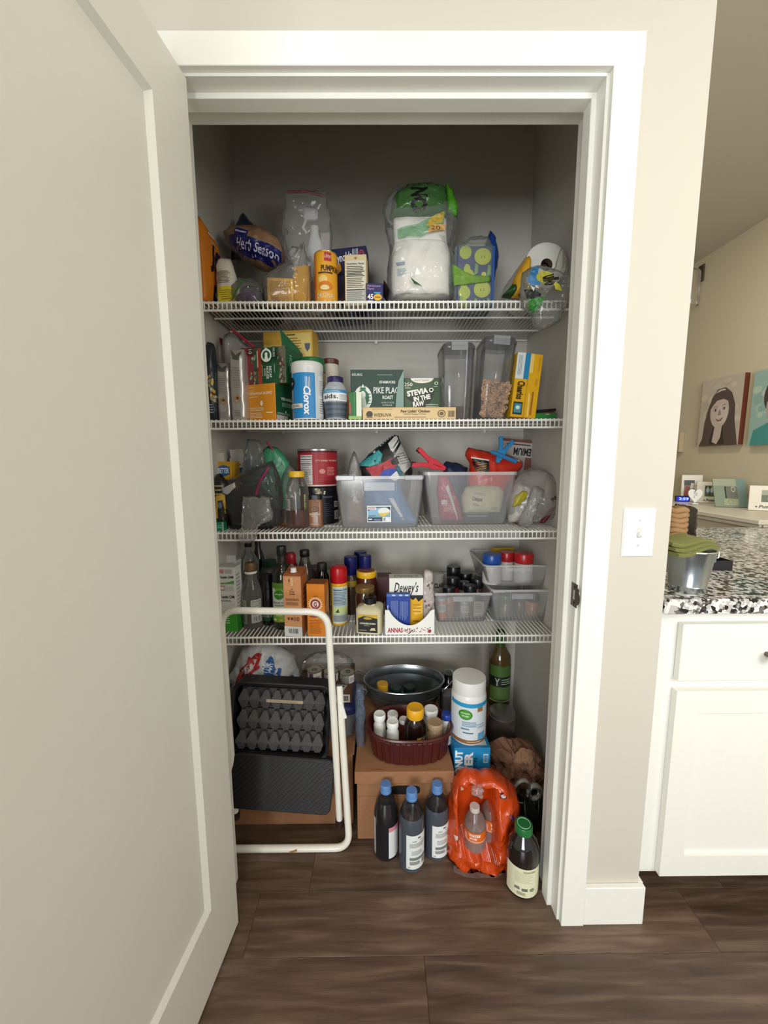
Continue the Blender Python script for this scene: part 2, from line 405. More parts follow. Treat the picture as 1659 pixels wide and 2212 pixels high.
def plank(x0, x1, y0, y1):
    k = (round(x1-x0, 3), round(y1-y0, 3))
    if k not in pmesh:
        bm = BX((0, 0, .002), (k[0]-.0008, k[1]-.0008, .004), .0004); me = bpy.data.meshes.new('plank'); bm.to_mesh(me); bm.free(); me.materials.append(wood); pmesh[k] = me
    o = bpy.data.objects.new('plank', pmesh[k]); C.objects.link(o); o.parent = fl; o.location = ((x0+x1)/2, (y0+y1)/2, 0)
offs = random.Random(4)
while y < YF-.02:
    y1 = min(y+PW, YF)
    off = (row*.47) % 1.22
    if abs(y-.835) < .01: off = (-.36+1.22*4) % 1.22
    if abs(y-.985) < .01: off = (-.22+1.22*4) % 1.22
    xs = [-2.6]; x = -2.6+((off-(-2.6)) % 1.22)
    while x < XR:
        if x-xs[-1] > .05: xs.append(x)
        x += 1.22
    xs.append(XR)
    for a, b in zip(xs, xs[1:]): plank(a, b, y, y1)
    y += PW; row += 1

S('wall_front', (-2.6, XJL-.02, YW, YB, 0, HC), (XJ+.019, WC, YW, YB, 0, HC), (XJL-.02, XJ+.019, YW, YB, HJ+.019, HC), m=wallm)
S('wall_closet_back', (XCL-.1, WC, YC, YC+.1, 0, HC), m=closetm)
S('wall_closet_left', (XCL-.1, XCL, YB, YC, 0, HC), m=closetm)
S('wall_closet_right', (XCR, WC, YB, YC, 0, HC), m=closetm)
S('ceiling', (-2.6, XR+.1, -1.6, YF+.1, HC, HC+.08), m=ceilm)
S('wall_right', (XR, XR+.1, -1.6, YF+.1, 0, HC), m=farm)
S('wall_back', (WC, XR, YF, YF+.1, 0, HC), m=farm)
# closet shell keeps the light of the kitchen side out
S('wall_kitchen_left', (WC-.0005, WC, YC, YF, 0, HC), m=farm)

# casing and jamb
cas = struct('trim_1', BX((0, YW-.0075, HJ+.006+.031), (1.0, .016, .062), .0012), trimm)
cas['label'] = 'white flat casing around the pantry doorway'
cas.location = ((XJ+.0685+XJL-.0685)/2, 0, 0); cas.scale = ((XJ-XJL+.137), 1, 1)
S('side_casing', (.0, .0605, YW-.0155, YW, 0, HJ+.006), m=trimm, parent=cas, bev=.0012).location = (0, 0, 0)
S('side_casing', (-.0605, .0, YW-.0155, YW, 0, HJ+.006), m=trimm, parent=cas, bev=.0012)
for o, x in zip([k for k in bpy.data.objects if k.name.startswith('side_casing')], (XJ+.006, XJL-.006)):
    o.matrix_parent_inverse = Matrix.Translation((-cas.location.x, 0, 0)); o.parent = None; o['kind'] = 'structure'; o.name = 'trim_2' if x > 0 else 'trim_3'; o.location = (x, 0, 0)
jm = S('trim_4', (XJ, XJ+.019, YW, YB, 0, HJ+.019), (XJL-.019, XJL, YW, YB, 0, HJ+.019), (XJL, XJ, YW, YB, HJ, HJ+.019), m=trimm)
jm['label'] = 'white door jamb lining the pantry doorway'
st = add('door_stop', BX(((XJL+XJ)/2, YW+.035+.0175, HJ-.006), (XJ-XJL, .035, .012), .001), trimm, jm)
add('door_stop', BX((XJ-.006, YW+.035+.0175, (HJ-.012)/2), (.012, .035, HJ-.012), .001), trimm, jm)
add('door_stop', BX((XJL+.006, YW+.035+.0175, (HJ-.012)/2), (.012, .035, HJ-.012), .001), trimm, jm)
# strike plate on the right jamb
p0 = onX(1241, 1285, XJ); nick = M('6f675a', .35, metal=.9, var=.05, name='satin nickel')
sp = thing('strike_plate', 'small satin nickel strike plate on the right door jamb', 'strike plate', (XJ, p0.y, p0.z))
bm = bmesh.new(); H = .029
for a, b in (((-.014, -H), (.014, -.012)), ((-.014, .012), (.014, H)), ((-.014, -.012), (-.006, .012)), ((.006, -.012), (.014, .012))):
    bx2(bm, -.0016, 0, a[0], b[0], a[1], b[1])
add('plate', bm, nick, sp)
add('strike_lip', lathe([(.0005, -.0008), (.022, -.0008), (.022, .0008), (.0005, .0008)], 24, rot=Matrix.Rotation(PI/2, 3, 'Y'), ax=.95, ay=.55, c=(-.001, -.015, 0)), nick, sp, True)
for s in (-1, 1): add('screw', lathe([(.003, 0), (.0035, .001), (.0008, .0014)], 10, rot=Matrix.Rotation(-PI/2, 3, 'Y'), c=(-.0016, 0, s*.020)), nick, sp, True)

# baseboards
S('baseboard_front', (XJ+.067, WC+.012, YW-.014, YW, .004, .118), m=trimm, bev=.0015)
S('baseboard_end', (WC, WC+.014, YW, YB+.0, .004, .118), m=trimm, bev=.0015)
S('baseboard_closet', (XCL, XCR, YC-.013, YC, .004, .1), m=trimm, bev=.0015)

# the open door
HX, HY = -.3968, .9069; DA = math.atan(.1014); DT = .035; DWID = .905
door = bpy.data.objects.new('door_1', None); C.objects.link(door); door['kind'] = 'structure'; door['label'] = 'open white single-panel pantry door swung toward the camera'
door.location = (HX, HY, .012); door.rotation_euler = (0, 0, -PI/2-DA)   # local +x runs from the hinge towards the viewer, local +y is the closet face
H = 2.020; bm = bmesh.new(); STL, RT, RB = .115, .115, .19
def q(x0, x1, z0, z1): bx2(bm, x0, x1, -DT, 0, z0, z1)
q(0, STL, 0, H); q(DWID-STL, DWID, 0, H); q(STL, DWID-STL, 0, RB); q(STL, DWID-STL, H-RT, H)
add('door_frame', bm, trimm, door)
bm = bmesh.new(); a, b, z0, z1 = STL, DWID-STL, RB, H-RT; bw, rec = .013, -.009
o_ = [bm.verts.new((x, 0, z)) for x, z in ((a, z0), (b, z0), (b, z1), (a, z1))]; i_ = [bm.verts.new((x, rec, z)) for x, z in ((a+bw, z0+bw), (b-bw, z0+bw), (b-bw, z1-bw), (a+bw, z1-bw))]
for k in range(4): bm.faces.new((o_[k], o_[(k+1) % 4], i_[(k+1) % 4], i_[k]))
bm.faces.new(i_); bmesh.ops.recalc_face_normals(bm, faces=bm.faces)
r_ = bmesh.ops.extrude_face_region(bm, geom=list(bm.faces)); 
for v in [e for e in r_['geom'] if isinstance(e, bmesh.types.BMVert)]: v.co.y = -DT+.006
bmesh.ops.recalc_face_normals(bm, faces=bm.faces)
add('door_panel', bm, trimm, door)
for z in (.18, 1.0, 1.84):
    add('hinge', lathe([(.006, -.045), (.006, .045)], 12, c=(-.002, -DT-.001, z)), nick, door, True)
kz = .92
for s in (0,): 
    add('knob', lathe([(.026, 0), (.026, .004), (.011, .008), (.011, .03), (.024, .038), (.027, .048), (.022, .058), (.006, .062)], 24, rot=Matrix.Rotation(-PI/2, 3, 'X'), c=(DWID-.06, 0, kz)), nick, door, True)

# light switch
p = onY(1380, 1150, YW); sw = thing('light_switch', 'white single toggle light switch plate on the wall right of the pantry doorway', 'light switch', (p.x-.003, YW, p.z))
lsm = M('f0f0ee', .3, var=0, name='white switch plastic')
sx = lambda a, b: (onY(b, 1150, YW).x-onY(a, 1150, YW).x)
w_, h_ = .0755, .117
bm = bmesh.new(); ringgrid(bm, [[Vector((x*w_/2*k, -d, z*h_/2*(1-(1-k)*.65))) for x, z in ((-1, -1), (1, -1), (1, 1), (-1, 1))] for k, d in ((1, 0), (1, .002), (.93, .006))], False, True); bmesh.ops.recalc_face_normals(bm, faces=bm.faces)
add('switch_plate', bm, lsm, sw)
add('toggle_slot', BX((0, -.0062, 0), (.0105, .001, .0245), .0003), M('cfcfc8', .4, var=0), sw)
add('toggle', BX((0, -.0115, -.004), (.0085, .013, .010), .0015, rot=Matrix.Rotation(-.5, 3, 'X')), lsm, sw)
for s in (-1, 1):
    scr = add('screw', lathe([(.0033, 0), (.0030, .0012), (.0005, .0016)], 12, rot=Matrix.Rotation(PI/2, 3, 'X'), c=(0, -.006, s*.030)), M('c8c8c2', .4, var=0), sw, True)

# ---------------------------------------------------------------- wire shelves
YS = 1.292; YE = YC-.012; XL, XRr = XCL+.008, XCR-.008; WR = .0025
wirem = M('f7f7f0', .3, var=0, name='white vinyl coated wire')
nW = int((XRr-XL-.02)/.01414)
bm = tube(arc([(0, YE, 0), (0, YS, 0), (0, YS, -.026)], .004, 3), WR*.86, 6); wm = bpy.data.meshes.new('wire'); [setattr(f, 'smooth', True) for f in bm.faces]; bm.to_mesh(wm); bm.free(); wm.materials.append(wirem)
lab = {1: 'white wire shelf, topmost of the four, holding paper goods', 2: 'white wire shelf second from the top, under the coffee boxes', 3: 'white wire shelf third from the top, under the clear bins', 4: 'white wire shelf, lowest of the four, under the bottles and condiments'}
def rail(y, z, par, r=.0035):
    bm = tube([(XL, y, z), ((XL+XRr)/2, y, z), (XRr, y, z)], r, 8); return add('rail', bm, wirem, par, True)
shelves = {}
for k in (1, 2, 3, 4):
    z = SH[k]-.002
    sh = thing('wire_shelf', lab[k], 'shelf', (0, 0, z), group='white wire shelves in the pantry'); shelves[k] = sh
    for j in range(nW+1):
        o = bpy.data.objects.new('wire', wm); C.objects.link(o); o.parent = sh; o.location = (XL+.01+j*(XRr-XL-.02)/nW, 0, 0)
    rail(YS, -.0045, sh); rail(YS-.001, -.028, sh); rail(YS+.135, -.0045, sh); rail(YS+.27, -.0045, sh); rail(YE-.005, -.0045, sh)
    for s, x in ((1, XL-.001), (-1, XRr+.001)):
        bm = BX((x, YS+.005, -.020), (.012, .022, .040), .002); box(bm, (x-.002*s, YS+.012, -.052), (.005, .016, .03), .001)
        add('end_bracket', bm, wirem, sh)
    for x in (-.02, .44, -.42): add('wall_clip', BX((x, YE, -.008), (.012, .018, .018), .003), wirem, sh)
# ================================================================ builders for the goods
NAVY, DGREEN, CREAM, BLK, WHT = '17203f', '1f4a35', 'e2cda0', '15140f', 'f0efe8'
def carton(name, label, cat, pl, pr, pt, Y, z, d, col, rz=0., tilt=0., group=None, top=True, rough=.5, w=None, h=None, x=None):
    X, w0, h0 = fit(pl, pr, pt, Y, z); w = w or w0; h = h or h0; X = X if x is None else x
    t = thing(name, label, cat, (X, Y+d/2, z+(.0005 if not tilt else w/2*abs(sin(tilt)))), (0, tilt, rz), group)
    b = add('carton', BX((0, 0, h/2), (w, d, h), .0012), M(col, rough, var=.02, name='printed card'), t)
    return t, w, h, d
def vessel(name, label, cat, pl, pr, pt, Yc, z, parts, group=None, rot=(0, 0, 0), n=40, p=2., ay=1., w=None, h=None, x=None):
    X, w0, h0 = fit(pl, pr, pt, Yc, z); R = (w or w0)/2; h = h or h0
    t = thing(name, label, cat, (X if x is None else x, Yc, z+.0005+abs(sin(rot[1]))*R), rot, group)
    for pn, m, prof in parts:
        add(pn, lathe([(r*R, k*h) for r, k in prof], n, p, 1, ay), m, t, True)
    return t, R, h
def capprof(r, z0, z1): return [(r*.97, z0), (r, z0+(z1-z0)*.08), (r, z1-(z1-z0)*.12), (r*.94, z1)]
def jarprof(z1=.85, neck=.8, sh=.08, z0=0.): return [(.90, z0), (1, z0+.03), (1, z1-sh-.02), (.96, z1-sh*.5), (neck, z1-.01), (neck, z1)]
def pouch(name, label, cat, x, y, z, outl, th, mat, rot=(0, 0, 0), group=None, cr=.004, sc=30., seed=1., part='pouch', rings=9, n=44, flat=2.2, zfree=None):
    t = thing(name, label, cat, (x, y, z), rot, group)
    if getattr(mat, 'name', '').startswith('clear film'): cr *= .6
    b = add(part, crumple(puff(outl, th, rings, n, flat), cr, sc, seed), mat, t, 'all')
    zm = min(v.co.z for v in b.data.vertices)
    return t, b
def pxout(pts, Y, x0=None, z0=None):
    """outline given where the photo shows it, for a bag standing at depth Y -> local x,z and the anchor"""
    P = [onY(a, b, Y) for a, b in pts]; x = sum(p.x for p in P)/len(P) if x0 is None else x0; z = min(p.z for p in P) if z0 is None else z0
    return [(p.x-x, p.z-z) for p in P], x, z
def pxbag(name, label, cat, pts, Y, th, mat, z=None, **k):
    o, x, zz = pxout(pts, Y)
    if z is not None:   # rest the lowest point on z
        o = [(a, b) for a, b in o]; zz = z
    return pouch(name, label, cat, x, Y, zz+.002, o, th, mat, **k) + (x, zz)
def bagpart(name, t, pts, Y, th, mat, x, z, dy=0., cr=.003, sc=35., seed=2., **k):
    P = [onY(a, b, Y) for a, b in pts]; bm = crumple(puff([(p.x-x, p.z-z) for p in P], th, **k), cr, sc, seed)
    for v in bm.verts: v.co.y += dy
    return add(name, bm, mat, t, 'all')
def ziptop(t, pts, Y, x, z, col='a24a62', r=.0018, dy=0., name='zip_strip'):
    P = [onY(a, b, Y)-Vector((x, Y-dy, z)) for a, b in pts]; return add(name, tube(P, r, 6), M(col, .35), t, True)
def lay(ob, t, x, z, Y, px, roll=0.):
    """print rectangle given by px box, dropped on ob (which sits at x,Y,z)"""
    a = onY(px[0], px[3], Y); b = onY(px[2], px[1], Y); return onto(ob, a.x-x, a.z-z, b.x-x, b.z-z, roll)
clear = film('dcdcd8', .07, .05, .16, 1.0, 30.); clear2 = film('dededb', .11, .06, .22, 1.0, 36.); frost = film('f6f7f7', .12, .18, .12)
glassm = film('cfd4cf', .05, .04, .6); greyfilm = film('8f8f90', .3, .12, .5, .8, 30.)
whiteplas = M('eeeeea', .35, var=.01, name='white plastic'); blackplas = M('141415', .35, var=.02, name='black plastic')
def starburst(p, u, v, ru, rv, c, n=16, k=.72):
    pts = []
    for i in range(n*2):
        a = PI*i/n; q_ = 1 if i % 2 == 0 else k; pts.append((u+ru*q_*cos(a), v+rv*q_*sin(a)))
    V = [(u, v)]+pts; return p._a(V, [(0, 1+i, 1+(i+1) % (2*n)) for i in range(2*n)], c)

def secpx(rows, Y, x, z, k=4):
    """cross-sections measured off the photo at depth Y: rows of (py, px left, px right, half depth[, y offset])"""
    out = []
    for r in rows:
        a = onY(r[1], r[0], Y); b = onY(r[2], r[0], Y); out.append((a.z-z, (b.x-a.x)/2, r[3], (a.x+b.x)/2-x, r[4] if len(r) > 4 else 0.))
    return resec(out, k)
# ================================================================ shelf 1 (top)
z = SH[1]
# orange pouch against the left wall
t, b = pouch('snack_pouch', 'orange foil pouch with dark script leaning on the left wall, top shelf', 'pouch', -.560, 1.372, z, [(-.060, .004), (.060, .004), (.062, .19), (.05, .225), (-.05, .262), (-.062, .20)], .04, M('cf7a1e', .35, var=.03), (0, 0, 1.42), cr=.003, seed=3)
pr = Pr(.17, .26); pr.T('J', .25, .40, .5, .75, '1d1a30', bold=.05, shear=.3).T('ff', .42, .42, .78, .70, '1d1a30', bold=.05, shear=.3).T('ROASTED', .25, .82, .8, .88, 'f3d9a8', bold=.02).L(.3, .74, .7, .79, 2, 'e8b070').R(.35, .06, .85, .26, '221f3c').D(.48, .16, .06, .045, 'b9c4d6').D(.66, .16, .07, .045, '8f9fbd')
pr.build('print', t, onto(b, -.06, .004, .06, .262))
# pale and yellow bag
t, b, x, zz = pxbag('flour_bag', 'white and yellow paper food bag slumped beside the orange pouch, top shelf', 'bag', [(470, 640), (520, 640), (514, 590), (502, 548), (497, 534), (474, 531), (466, 545), (470, 590)], 1.36, .06, M('d9d3c2', .5, var=.05, bump=.2, scale=30), z=z, cr=.003, seed=5)
pr = Pr(.05, .11); pr.R(.15, .06, .95, .46, 'dccb2c').L(.2, .55, .8, .9, 9, '4a4636', .35).L(.25, .12, .8, .38, 5, '7a6a20', .3)
pr.build('print', t, onto(b, -.035, .005, .038, .115, 4))
# stuffing bag
t, b, x, zz = pxbag('stuffing_bag', 'brown bag of herb seasoned stuffing with a blue band, left on the top shelf', 'bag', [(488, 512), (504, 500), (540, 499), (580, 504), (606, 528), (614, 556), (606, 572), (575, 578), (545, 572), (515, 552), (500, 532)], 1.47, .13, M('9c7a5c', .34, var=.12, scale=25, bump=.5), cr=.011, seed=8, sc=18)
bl = M('20246e', .3, var=0)
pr = Pr(.17, .08); pr.R(.02, .12, .98, .60, bl, g=14).T('Herb Season', .22, .25, .95, .52, 'ece8f2', shear=.25, bold=.01).R(.18, .60, .42, .8, bl).T('STUFFING', .2, .64, .4, .76, 'c9c3de').D(.08, .32, .012, .03, 'c9c3de').D(.14, .30, .012, .03, 'c9c3de').D(.52, .17, .012, .03, 'c9c3de').D(.58, .17, .012, .03, 'c9c3de')
pr.build('brand_band', t, lay(b, t, x, zz, 1.47, (500, 512, 614, 580), -14), base=.0016, gap=.0005)
# something under it keeps it up there: rolled brown sack and black bag
t2, b2, _, _ = pxbag('rice_sack', 'dark crumpled sack under the stuffing bag at the top shelf left', 'bag', [(500, 644), (610, 644), (606, 590), (585, 568), (530, 566), (506, 590)], 1.50, .13, M('2a2620', .6, bump=.4, scale=20), z=z, cr=.006, seed=9)
t3, b3, _, _z3 = pxbag('blue_bag', 'dark blue plastic bag peeking up behind the stuffing bag', 'bag', [(500, 560), (504, 498), (514, 478), (526, 459), (540, 480), (560, 498), (590, 525), (590, 560)], 1.60, .06, M('26334a', .22, var=.1, bump=.4, scale=30), cr=.005, seed=12)
b3.parent['label'] = 'dark blue plastic bag peeking up behind the stuffing bag'; b3.parent.location.z = _z3
# onions in net
t, b, x, zz = pxbag('onion_bag', 'clear bag of purple onions with a green band, top shelf left', 'bag', [(500, 643), (566, 643), (566, 600), (548, 585), (520, 582), (500, 600)], 1.345, .06, clear, z=z, cr=.004, seed=15)
pur = M('4b3458', .35, var=.12)
for i, (a, c, r) in enumerate(((-.021, .020, .019), (.014, .021, .019), (-.003, .044, .017), (.024, .045, .013))):
    add('onion', lathe([(.1*r, -r*.95), (.6*r, -r*.8), (r, -.2*r), (.95*r, .3*r), (.5*r, .85*r), (.1*r, 1.15*r)], 14, c=(a, .0+.006*i, c)), pur, t, True)
pr = Pr(); pr.P([(.02, .05), (.12, .05), (.75, .93), (.60, .97)], '3f7040'); pr.build('green_band', t, onto(b, -.045, .01, .03, .09))
# bag with yellow cartons
t, b, x, zz = pxbag('carton_bag', 'clear plastic bag holding yellow cartons, knotted, top shelf left of the pumpkin can', 'bag', [(572, 644), (671, 644), (673, 590), (668, 545), (655, 505), (645, 520), (628, 545), (600, 562), (575, 574), (565, 592)], 1.35, .075, clear, z=z, cr=.008, seed=21, sc=24)
yc = M('cf9b1c', .42, var=.04)
c1 = add('yellow_carton', BX((-.030, .0, .043), (.084, .022, .084), .0015, rot=.12), yc, t); c2 = add('yellow_carton', BX((.040, .004, .062), (.052, .022, .122), .0015, rot=-.25), yc, t)
pr = Pr(.07, .06); pr.L(.1, .45, .9, .9, 8, '8a6410', .35).L(.1, .1, .5, .35, 4, '8a6410').R(.9, .05, .98, .95, 'e8b83c')
pr.build('print', t, lambda u, v, e: Matrix.Rotation(.12, 3, 'Z') @ Vector((-.041+u*.082, -.0115-e, v*.080+.003))+Vector((-.030, 0, 0)))
add('bag_neck', crumple(lathe([(.010, .105), (.006, .125), (.016, .150), (.022, .172), (.012, .18)], 20, ay=.5, c=(.020, 0, 0)), .004, 60, 3), clear2, t, 'all')
# zip bag with a sprayer
Yz = 1.46; xz = onY(668, 540, Yz).x
t = thing('zip_bag', 'tall clear zip bag with red seal holding a white trigger sprayer, top shelf', 'zip bag', (xz, Yz, z))
bm = loft(secpx([(655, 628, 716, .03), (560, 618, 714, .035), (500, 612, 716, .034), (460, 613, 711, .026), (435, 617, 705, .012), (415, 620, 701, .002)], Yz, xz, z, 5), 48, 3)
for v in bm.verts: v.co.z = max(.001, v.co.z)
add('bag_film', crumple(bm, .006, 20, 31), clear2, t, 'all')
def Z1(py, Y=Yz): return onY(668, py, Y).z-z
ziptop(t, [(620, 415), (662, 414), (702, 424)], Yz, xz, z, 'a8405a', .0045)
def X1(px, py=520): return onY(px, py, Yz).x-xz
bm = lathe([(.020, .02), (.030, .03), (.032, Z1(560)), (.026, Z1(530)), (.014, Z1(505)), (.014, Z1(490))], 20, ay=.7, c=(X1(680), 0, 0)); add('sprayer_body', bm, M('dcdcda', .35), t, True)
bm = BX((X1(672), 0, Z1(462)), (.052, .026, .042), .008); box(bm, (X1(655), 0, Z1(452)), (.03, .018, .018), .004); tube([(X1(664), 0, Z1(470)), (X1(655), 0, Z1(492)), (X1(664), 0, Z1(505))], .005, 8, bm); add('trigger_head', bm, M('e6e6e4', .35), t)
add('paper_item', crumple(BX((X1(703), .006, Z1(570)), (.034, .02, .20), .003), .002, 40, 3), M('b3a6a4', .6, var=.08), t)
# pumpkin can
t, R, h = vessel('food_can', 'orange and yellow can of pumpkin at the front of the top shelf', 'can', 680, 729, 552, 1.345, z, [('can_body', M('e39a22', .3, var=.02), [(.96, 0), (1, .015), (1, .975), (.97, .985)]), ('can_lid', M('c9c4b8', .25, metal=.8), [(.99, .975), (1.0, .99), (.96, 1), (.93, .985)])])
pr = Pr(); pr.R(0, .02, 1, .98, 'e8a726').R(.0, .02, .22, .98, 'd9791a').R(.50, .80, .72, .97, 'b5322a').T('Libbys', .51, .84, .71, .94, 'f0d8c8', shear=.2).T('PUMPKIN', .40, .60, .98, .72, '3b2410', bold=.03).R(.30, .555, .75, .585, '4c3114').D(.45, .44, .14, .08, 'f2cf78').D(.52, .30, .22, .10, 'd97d18').D(.50, .27, .14, .05, 'f4dc9c').T('ORIGINAL', .25, .06, .80, .16, 'f6e6c2').R(.05, .30, .14, .55, 'c44a22')
pr.build('can_label', t, cyl(R, .004, h-.004, -80, 80))
# foil box, nutrition carton, parchment box
t, w, h, d = carton('foil_box', 'navy foil box with red ring badge, top shelf behind the cream carton', 'box', 722, 801, 536, 1.47, z, .06, '1c2148', rz=-.10, tilt=-.05)
pr = Pr(w, h); pr.T('Reynolds', .02, .78, .60, .93, 'e9e9ee', rot=8, shear=.3, bold=.02).O(.86, .88, .09, .07, 'b5474c', .25).T('o', .80, .84, .92, .92, 'b5474c')
for i in range(5): pr.P([(.60+i*.035, .84), (.615+i*.035, .84), (.635+i*.035, .97), (.62+i*.035, .97)], 'cfd2dc')
pr.P([(.13, .62), (.30, .70), (.26, .80), (.16, .76)], 'd9952f').R(.02, .30, .35, .62, '5a4a6c').R(.02, .0, .45, .30, '2c1b14').T('Grip', .05, .20, .3, .34, '7d5a40').T('oven bag', .03, .10, .5, .18, 'c9a27c'); pr.build('print', t, face(w, h, -d/2))
t, w, h, d = carton('nutrition_carton', 'cream carton printed with a nutrition table, front of the top shelf beside the pumpkin can', 'box', 746, 793, 550, 1.335, z, .05, 'dbc79a', rz=-.08)
pr = Pr(w, h); pr.R(.06, .32, .94, .88, 'ded8c4').R(.06, .02, .94, .30, 'c0bfb6').T('*', .45, .90, .58, .96, '3a3222').T('Nutrition Facts', .1, .80, .9, .84, '2a261c', bold=.02).R(.08, .66, .92, .675, '2a261c').R(.08, .57, .92, .585, '2a261c').R(.08, .30, .92, .315, '2a261c').L(.1, .68, .9, .78, 3, '59523e').L(.1, .59, .9, .65, 2, '3a3424').L(.1, .34, .9, .55, 6, '6a6450', .35).L(.1, .05, .9, .28, 6, '8f8c80', .35)
pr.build('print', t, face(w, h, -d/2))
t, w, h, d = carton('parchment_box', 'small open navy parchment paper box with yellow badge, front of the top shelf', 'box', 789, 826, 612, 1.325, z, .11, '20245e', rz=.05)
pr = Pr(w, h); pr.T('Parchment', .08, .82, .85, .92, 'c59ac0', bold=.01).T('Paper', .08, .66, .5, .78, 'c59ac0', bold=.01).T('45', .08, .22, .42, .48, 'f3f1ea', bold=.03).D(.68, .33, .24, .16, 'e8b423').T('SQ FT', .52, .29, .84, .37, '7a3c18').R(.45, .50, .85, .56, '58b4d8').T('SQ FT', .1, .1, .4, .18, 'f3f1ea'); pr.build('print', t, face(w, h, -d/2))
bm = BX((0, d/2-.002, h+.018), (w, .0015, .036)); bm2 = box(bm, (w/2+.012, 0, h-.004), (.034, d, .0015), rot=Matrix.Rotation(1.0, 3, 'Y')); add('open_flap', bm, M('3a2c26', .7), t)
# big bag of paper towels and white napkins
t = thing('napkin_bag', 'large green and clear plastic bag around a white paper pack, top shelf middle', 'bag of paper towels', (onY(908, 560, 1.42).x, 1.42, z))
x = t.location.x
def loc(px, py, Y=1.42): p = onY(px, py, Y); return p.x-x, p.z-z
L0 = lambda pts, Y=1.42: [loc(a, b, Y) for a, b in pts]
pw_ = M('e8e5da', .8, var=.02, bump=.1, scale=80, name='white paper')
bm = loft(secpx([(648, 846, 968, .055), (560, 845, 970, .062), (540, 850, 964, .058), (532, 864, 950, .045)], 1.42, x, z, 6), 48, 4); add('paper_pack', crumple(bm, .0016, 26, 4), pw_, t, 'all')
bm = loft(secpx([(540, 851, 962, .050), (488, 849, 961, .048), (482, 860, 954, .03)], 1.42, x, z, 5), 48, 7); add('paper_pack', crumple(bm, .0015, 25, 6), pw_, t, 'all')
fb = add('bag_film', crumple(loft(secpx([(650, 838, 976, .064), (590, 840, 982, .070), (540, 845, 975, .062), (500, 838, 984, .058), (460, 830, 984, .045), (425, 838, 975, .022), (408, 870, 962, .006)], 1.42, x, z, 7), 64, 3), .008, 20, 7), clear2, t, 'all')
grn = film('4f8a3c', .62, .15, .4, .8, 40); dgr = film('4a7a40', .80, .10, .1, 1., 40); mint = film('6cb27c', .55, .15, .3, .8, 40)
bm = crumple(puff(L0([(842, 478), (850, 430), (880, 412), (930, 408), (962, 415), (968, 470), (905, 478)]), .10), .005, 26, 9); [setattr(v.co, 'y', v.co.y-.012) for v in bm.verts]; add('green_top', bm, dgr, t, 'all')
gb = [o for o in bpy.data.objects if o.parent == t and o.name.startswith('green_top')][0]
pr = Pr(); pr.T('NO', .0, .0, 1, 1, '10180f', rot=-90, bold=.05); pr.build('print', t, onto(gb, *L0([(884, 476)])[0], *L0([(920, 432)])[0]))
bm = crumple(puff(L0([(958, 410), (972, 425), (985, 465), (982, 480), (964, 476), (962, 440)]), .03), .003, 30, 2); 
for v in bm.verts: v.co.y -= .035
add('bright_green_panel', bm, M('4f9a22', .3, var=.06), t, 'all')
pr = Pr(); pr.P([(.05, .0), (.55, .05), (.95, .50), (.98, .95), (.70, .75), (.45, .50), (.05, .36)], mint).P([(.60, .40), (.93, .55), (.97, .98), (.70, .74)], 'c5a845').P([(.64, .15), (.98, .30), (.99, .50), (.68, .45)], 'd9a860').T('20', .70, .25, .88, .42, '6c4a1c')
s_ = L0([(852, 536), (958, 478)]); pr.build('green_band', t, onto(fb, s_[0][0], s_[0][1], s_[1][0], s_[1][1]), gap=.0006)
s_ = L0([(852, 640), (930, 575)]); pr = Pr(); pr.T('soft', .02, .70, .25, .86, '8fa3b4').L(.05, .4, .3, .62, 3, '9fb0bd').P([(.40, .35), (.52, .20), (.72, .02), (.50, .10)], '2f5a33'); pr.build('print', t, onto(fb, s_[0][0], s_[0][1], s_[1][0], s_[1][1]))
bm = crumple(puff(L0([(960, 540), (975, 545), (982, 600), (975, 640), (956, 640), (950, 590)]), .03), .003, 30, 5); add('green_side', bm, grn, t, 'all')
# tissue pack with pears
t, w, h, d = carton('tissue_box', 'tissue box patterned with green pears on purple, in clear wrap, top shelf', 'tissue box', 987, 1063, 532, 1.36, z, .10, '3d4a9c', rz=.0)
bd = [o for o in bpy.data.objects if o.parent == t][0]
pr = Pr(w, h); pr.R(0, 0, 1, 1, '3b3f78'); pg, lg = 'b5bf3e', '7fa866'
def pear(u, v, s=1., c=pg):
    pr.D(u, v, .18*s, .115*s, c); pr.D(u-.02*s, v+.10*s, .095*s, .09*s, c)
for u, v in ((.23, .90), (.22, .25), (.20, .00), ): pear(u, v, .95)
for u, v in ((.72, .83), (.72, .30)): pr.D(u, v, .24, .135, 'c3c948').P([(u-.06, v-.02), (u-.035, v+.03), (u-.03, v-.03)], '6a6a22').P([(u+.06, v-.02), (u+.035, v+.03), (u+.03, v-.03)], '6a6a22')
pear(.30, .52, 1.0); pr.P([(.26, .47), (.30, .52), (.29, .45)], '6a6a22')
for u, v in ((.88, .60), (.52, .62), (.88, .06), (.52, .06), (.10, .10)): pr.P([(u-.05, v-.10), (u+.06, v-.06), (u+.07, v+.07), (u-.01, v+.10)], lg)
pr.D(.75, .53, .07, .05, 'c9cf5a')
V_ = pr.it; pr.it = [([(min(1, max(0, a)), min(1, max(0, b))) for a, b in V], F, c, l) for V, F, c, l in V_]; pr.build('pear_print', t, face(w, h, -d/2))
a_ = t.location.x; fm = film('d4e0cf', .12, .08, .5, .7, 30)
bm = loft(resec([(.0, w/2+.004, d/2+.004, 0, 0, 8), (h, w/2+.005, d/2+.005, 0, 0, 8), (h+.022, w/2-.006, d/2-.02, .01, 0, 4), (h+.050, w/2-.026, .012, .024, 0, 3)], 5), 44, 8); add('wrap_film', crumple(bm, .003, 30, 12), fm, t, 'all')
bb = M('1d3f86', .25, var=.08, bump=.3)
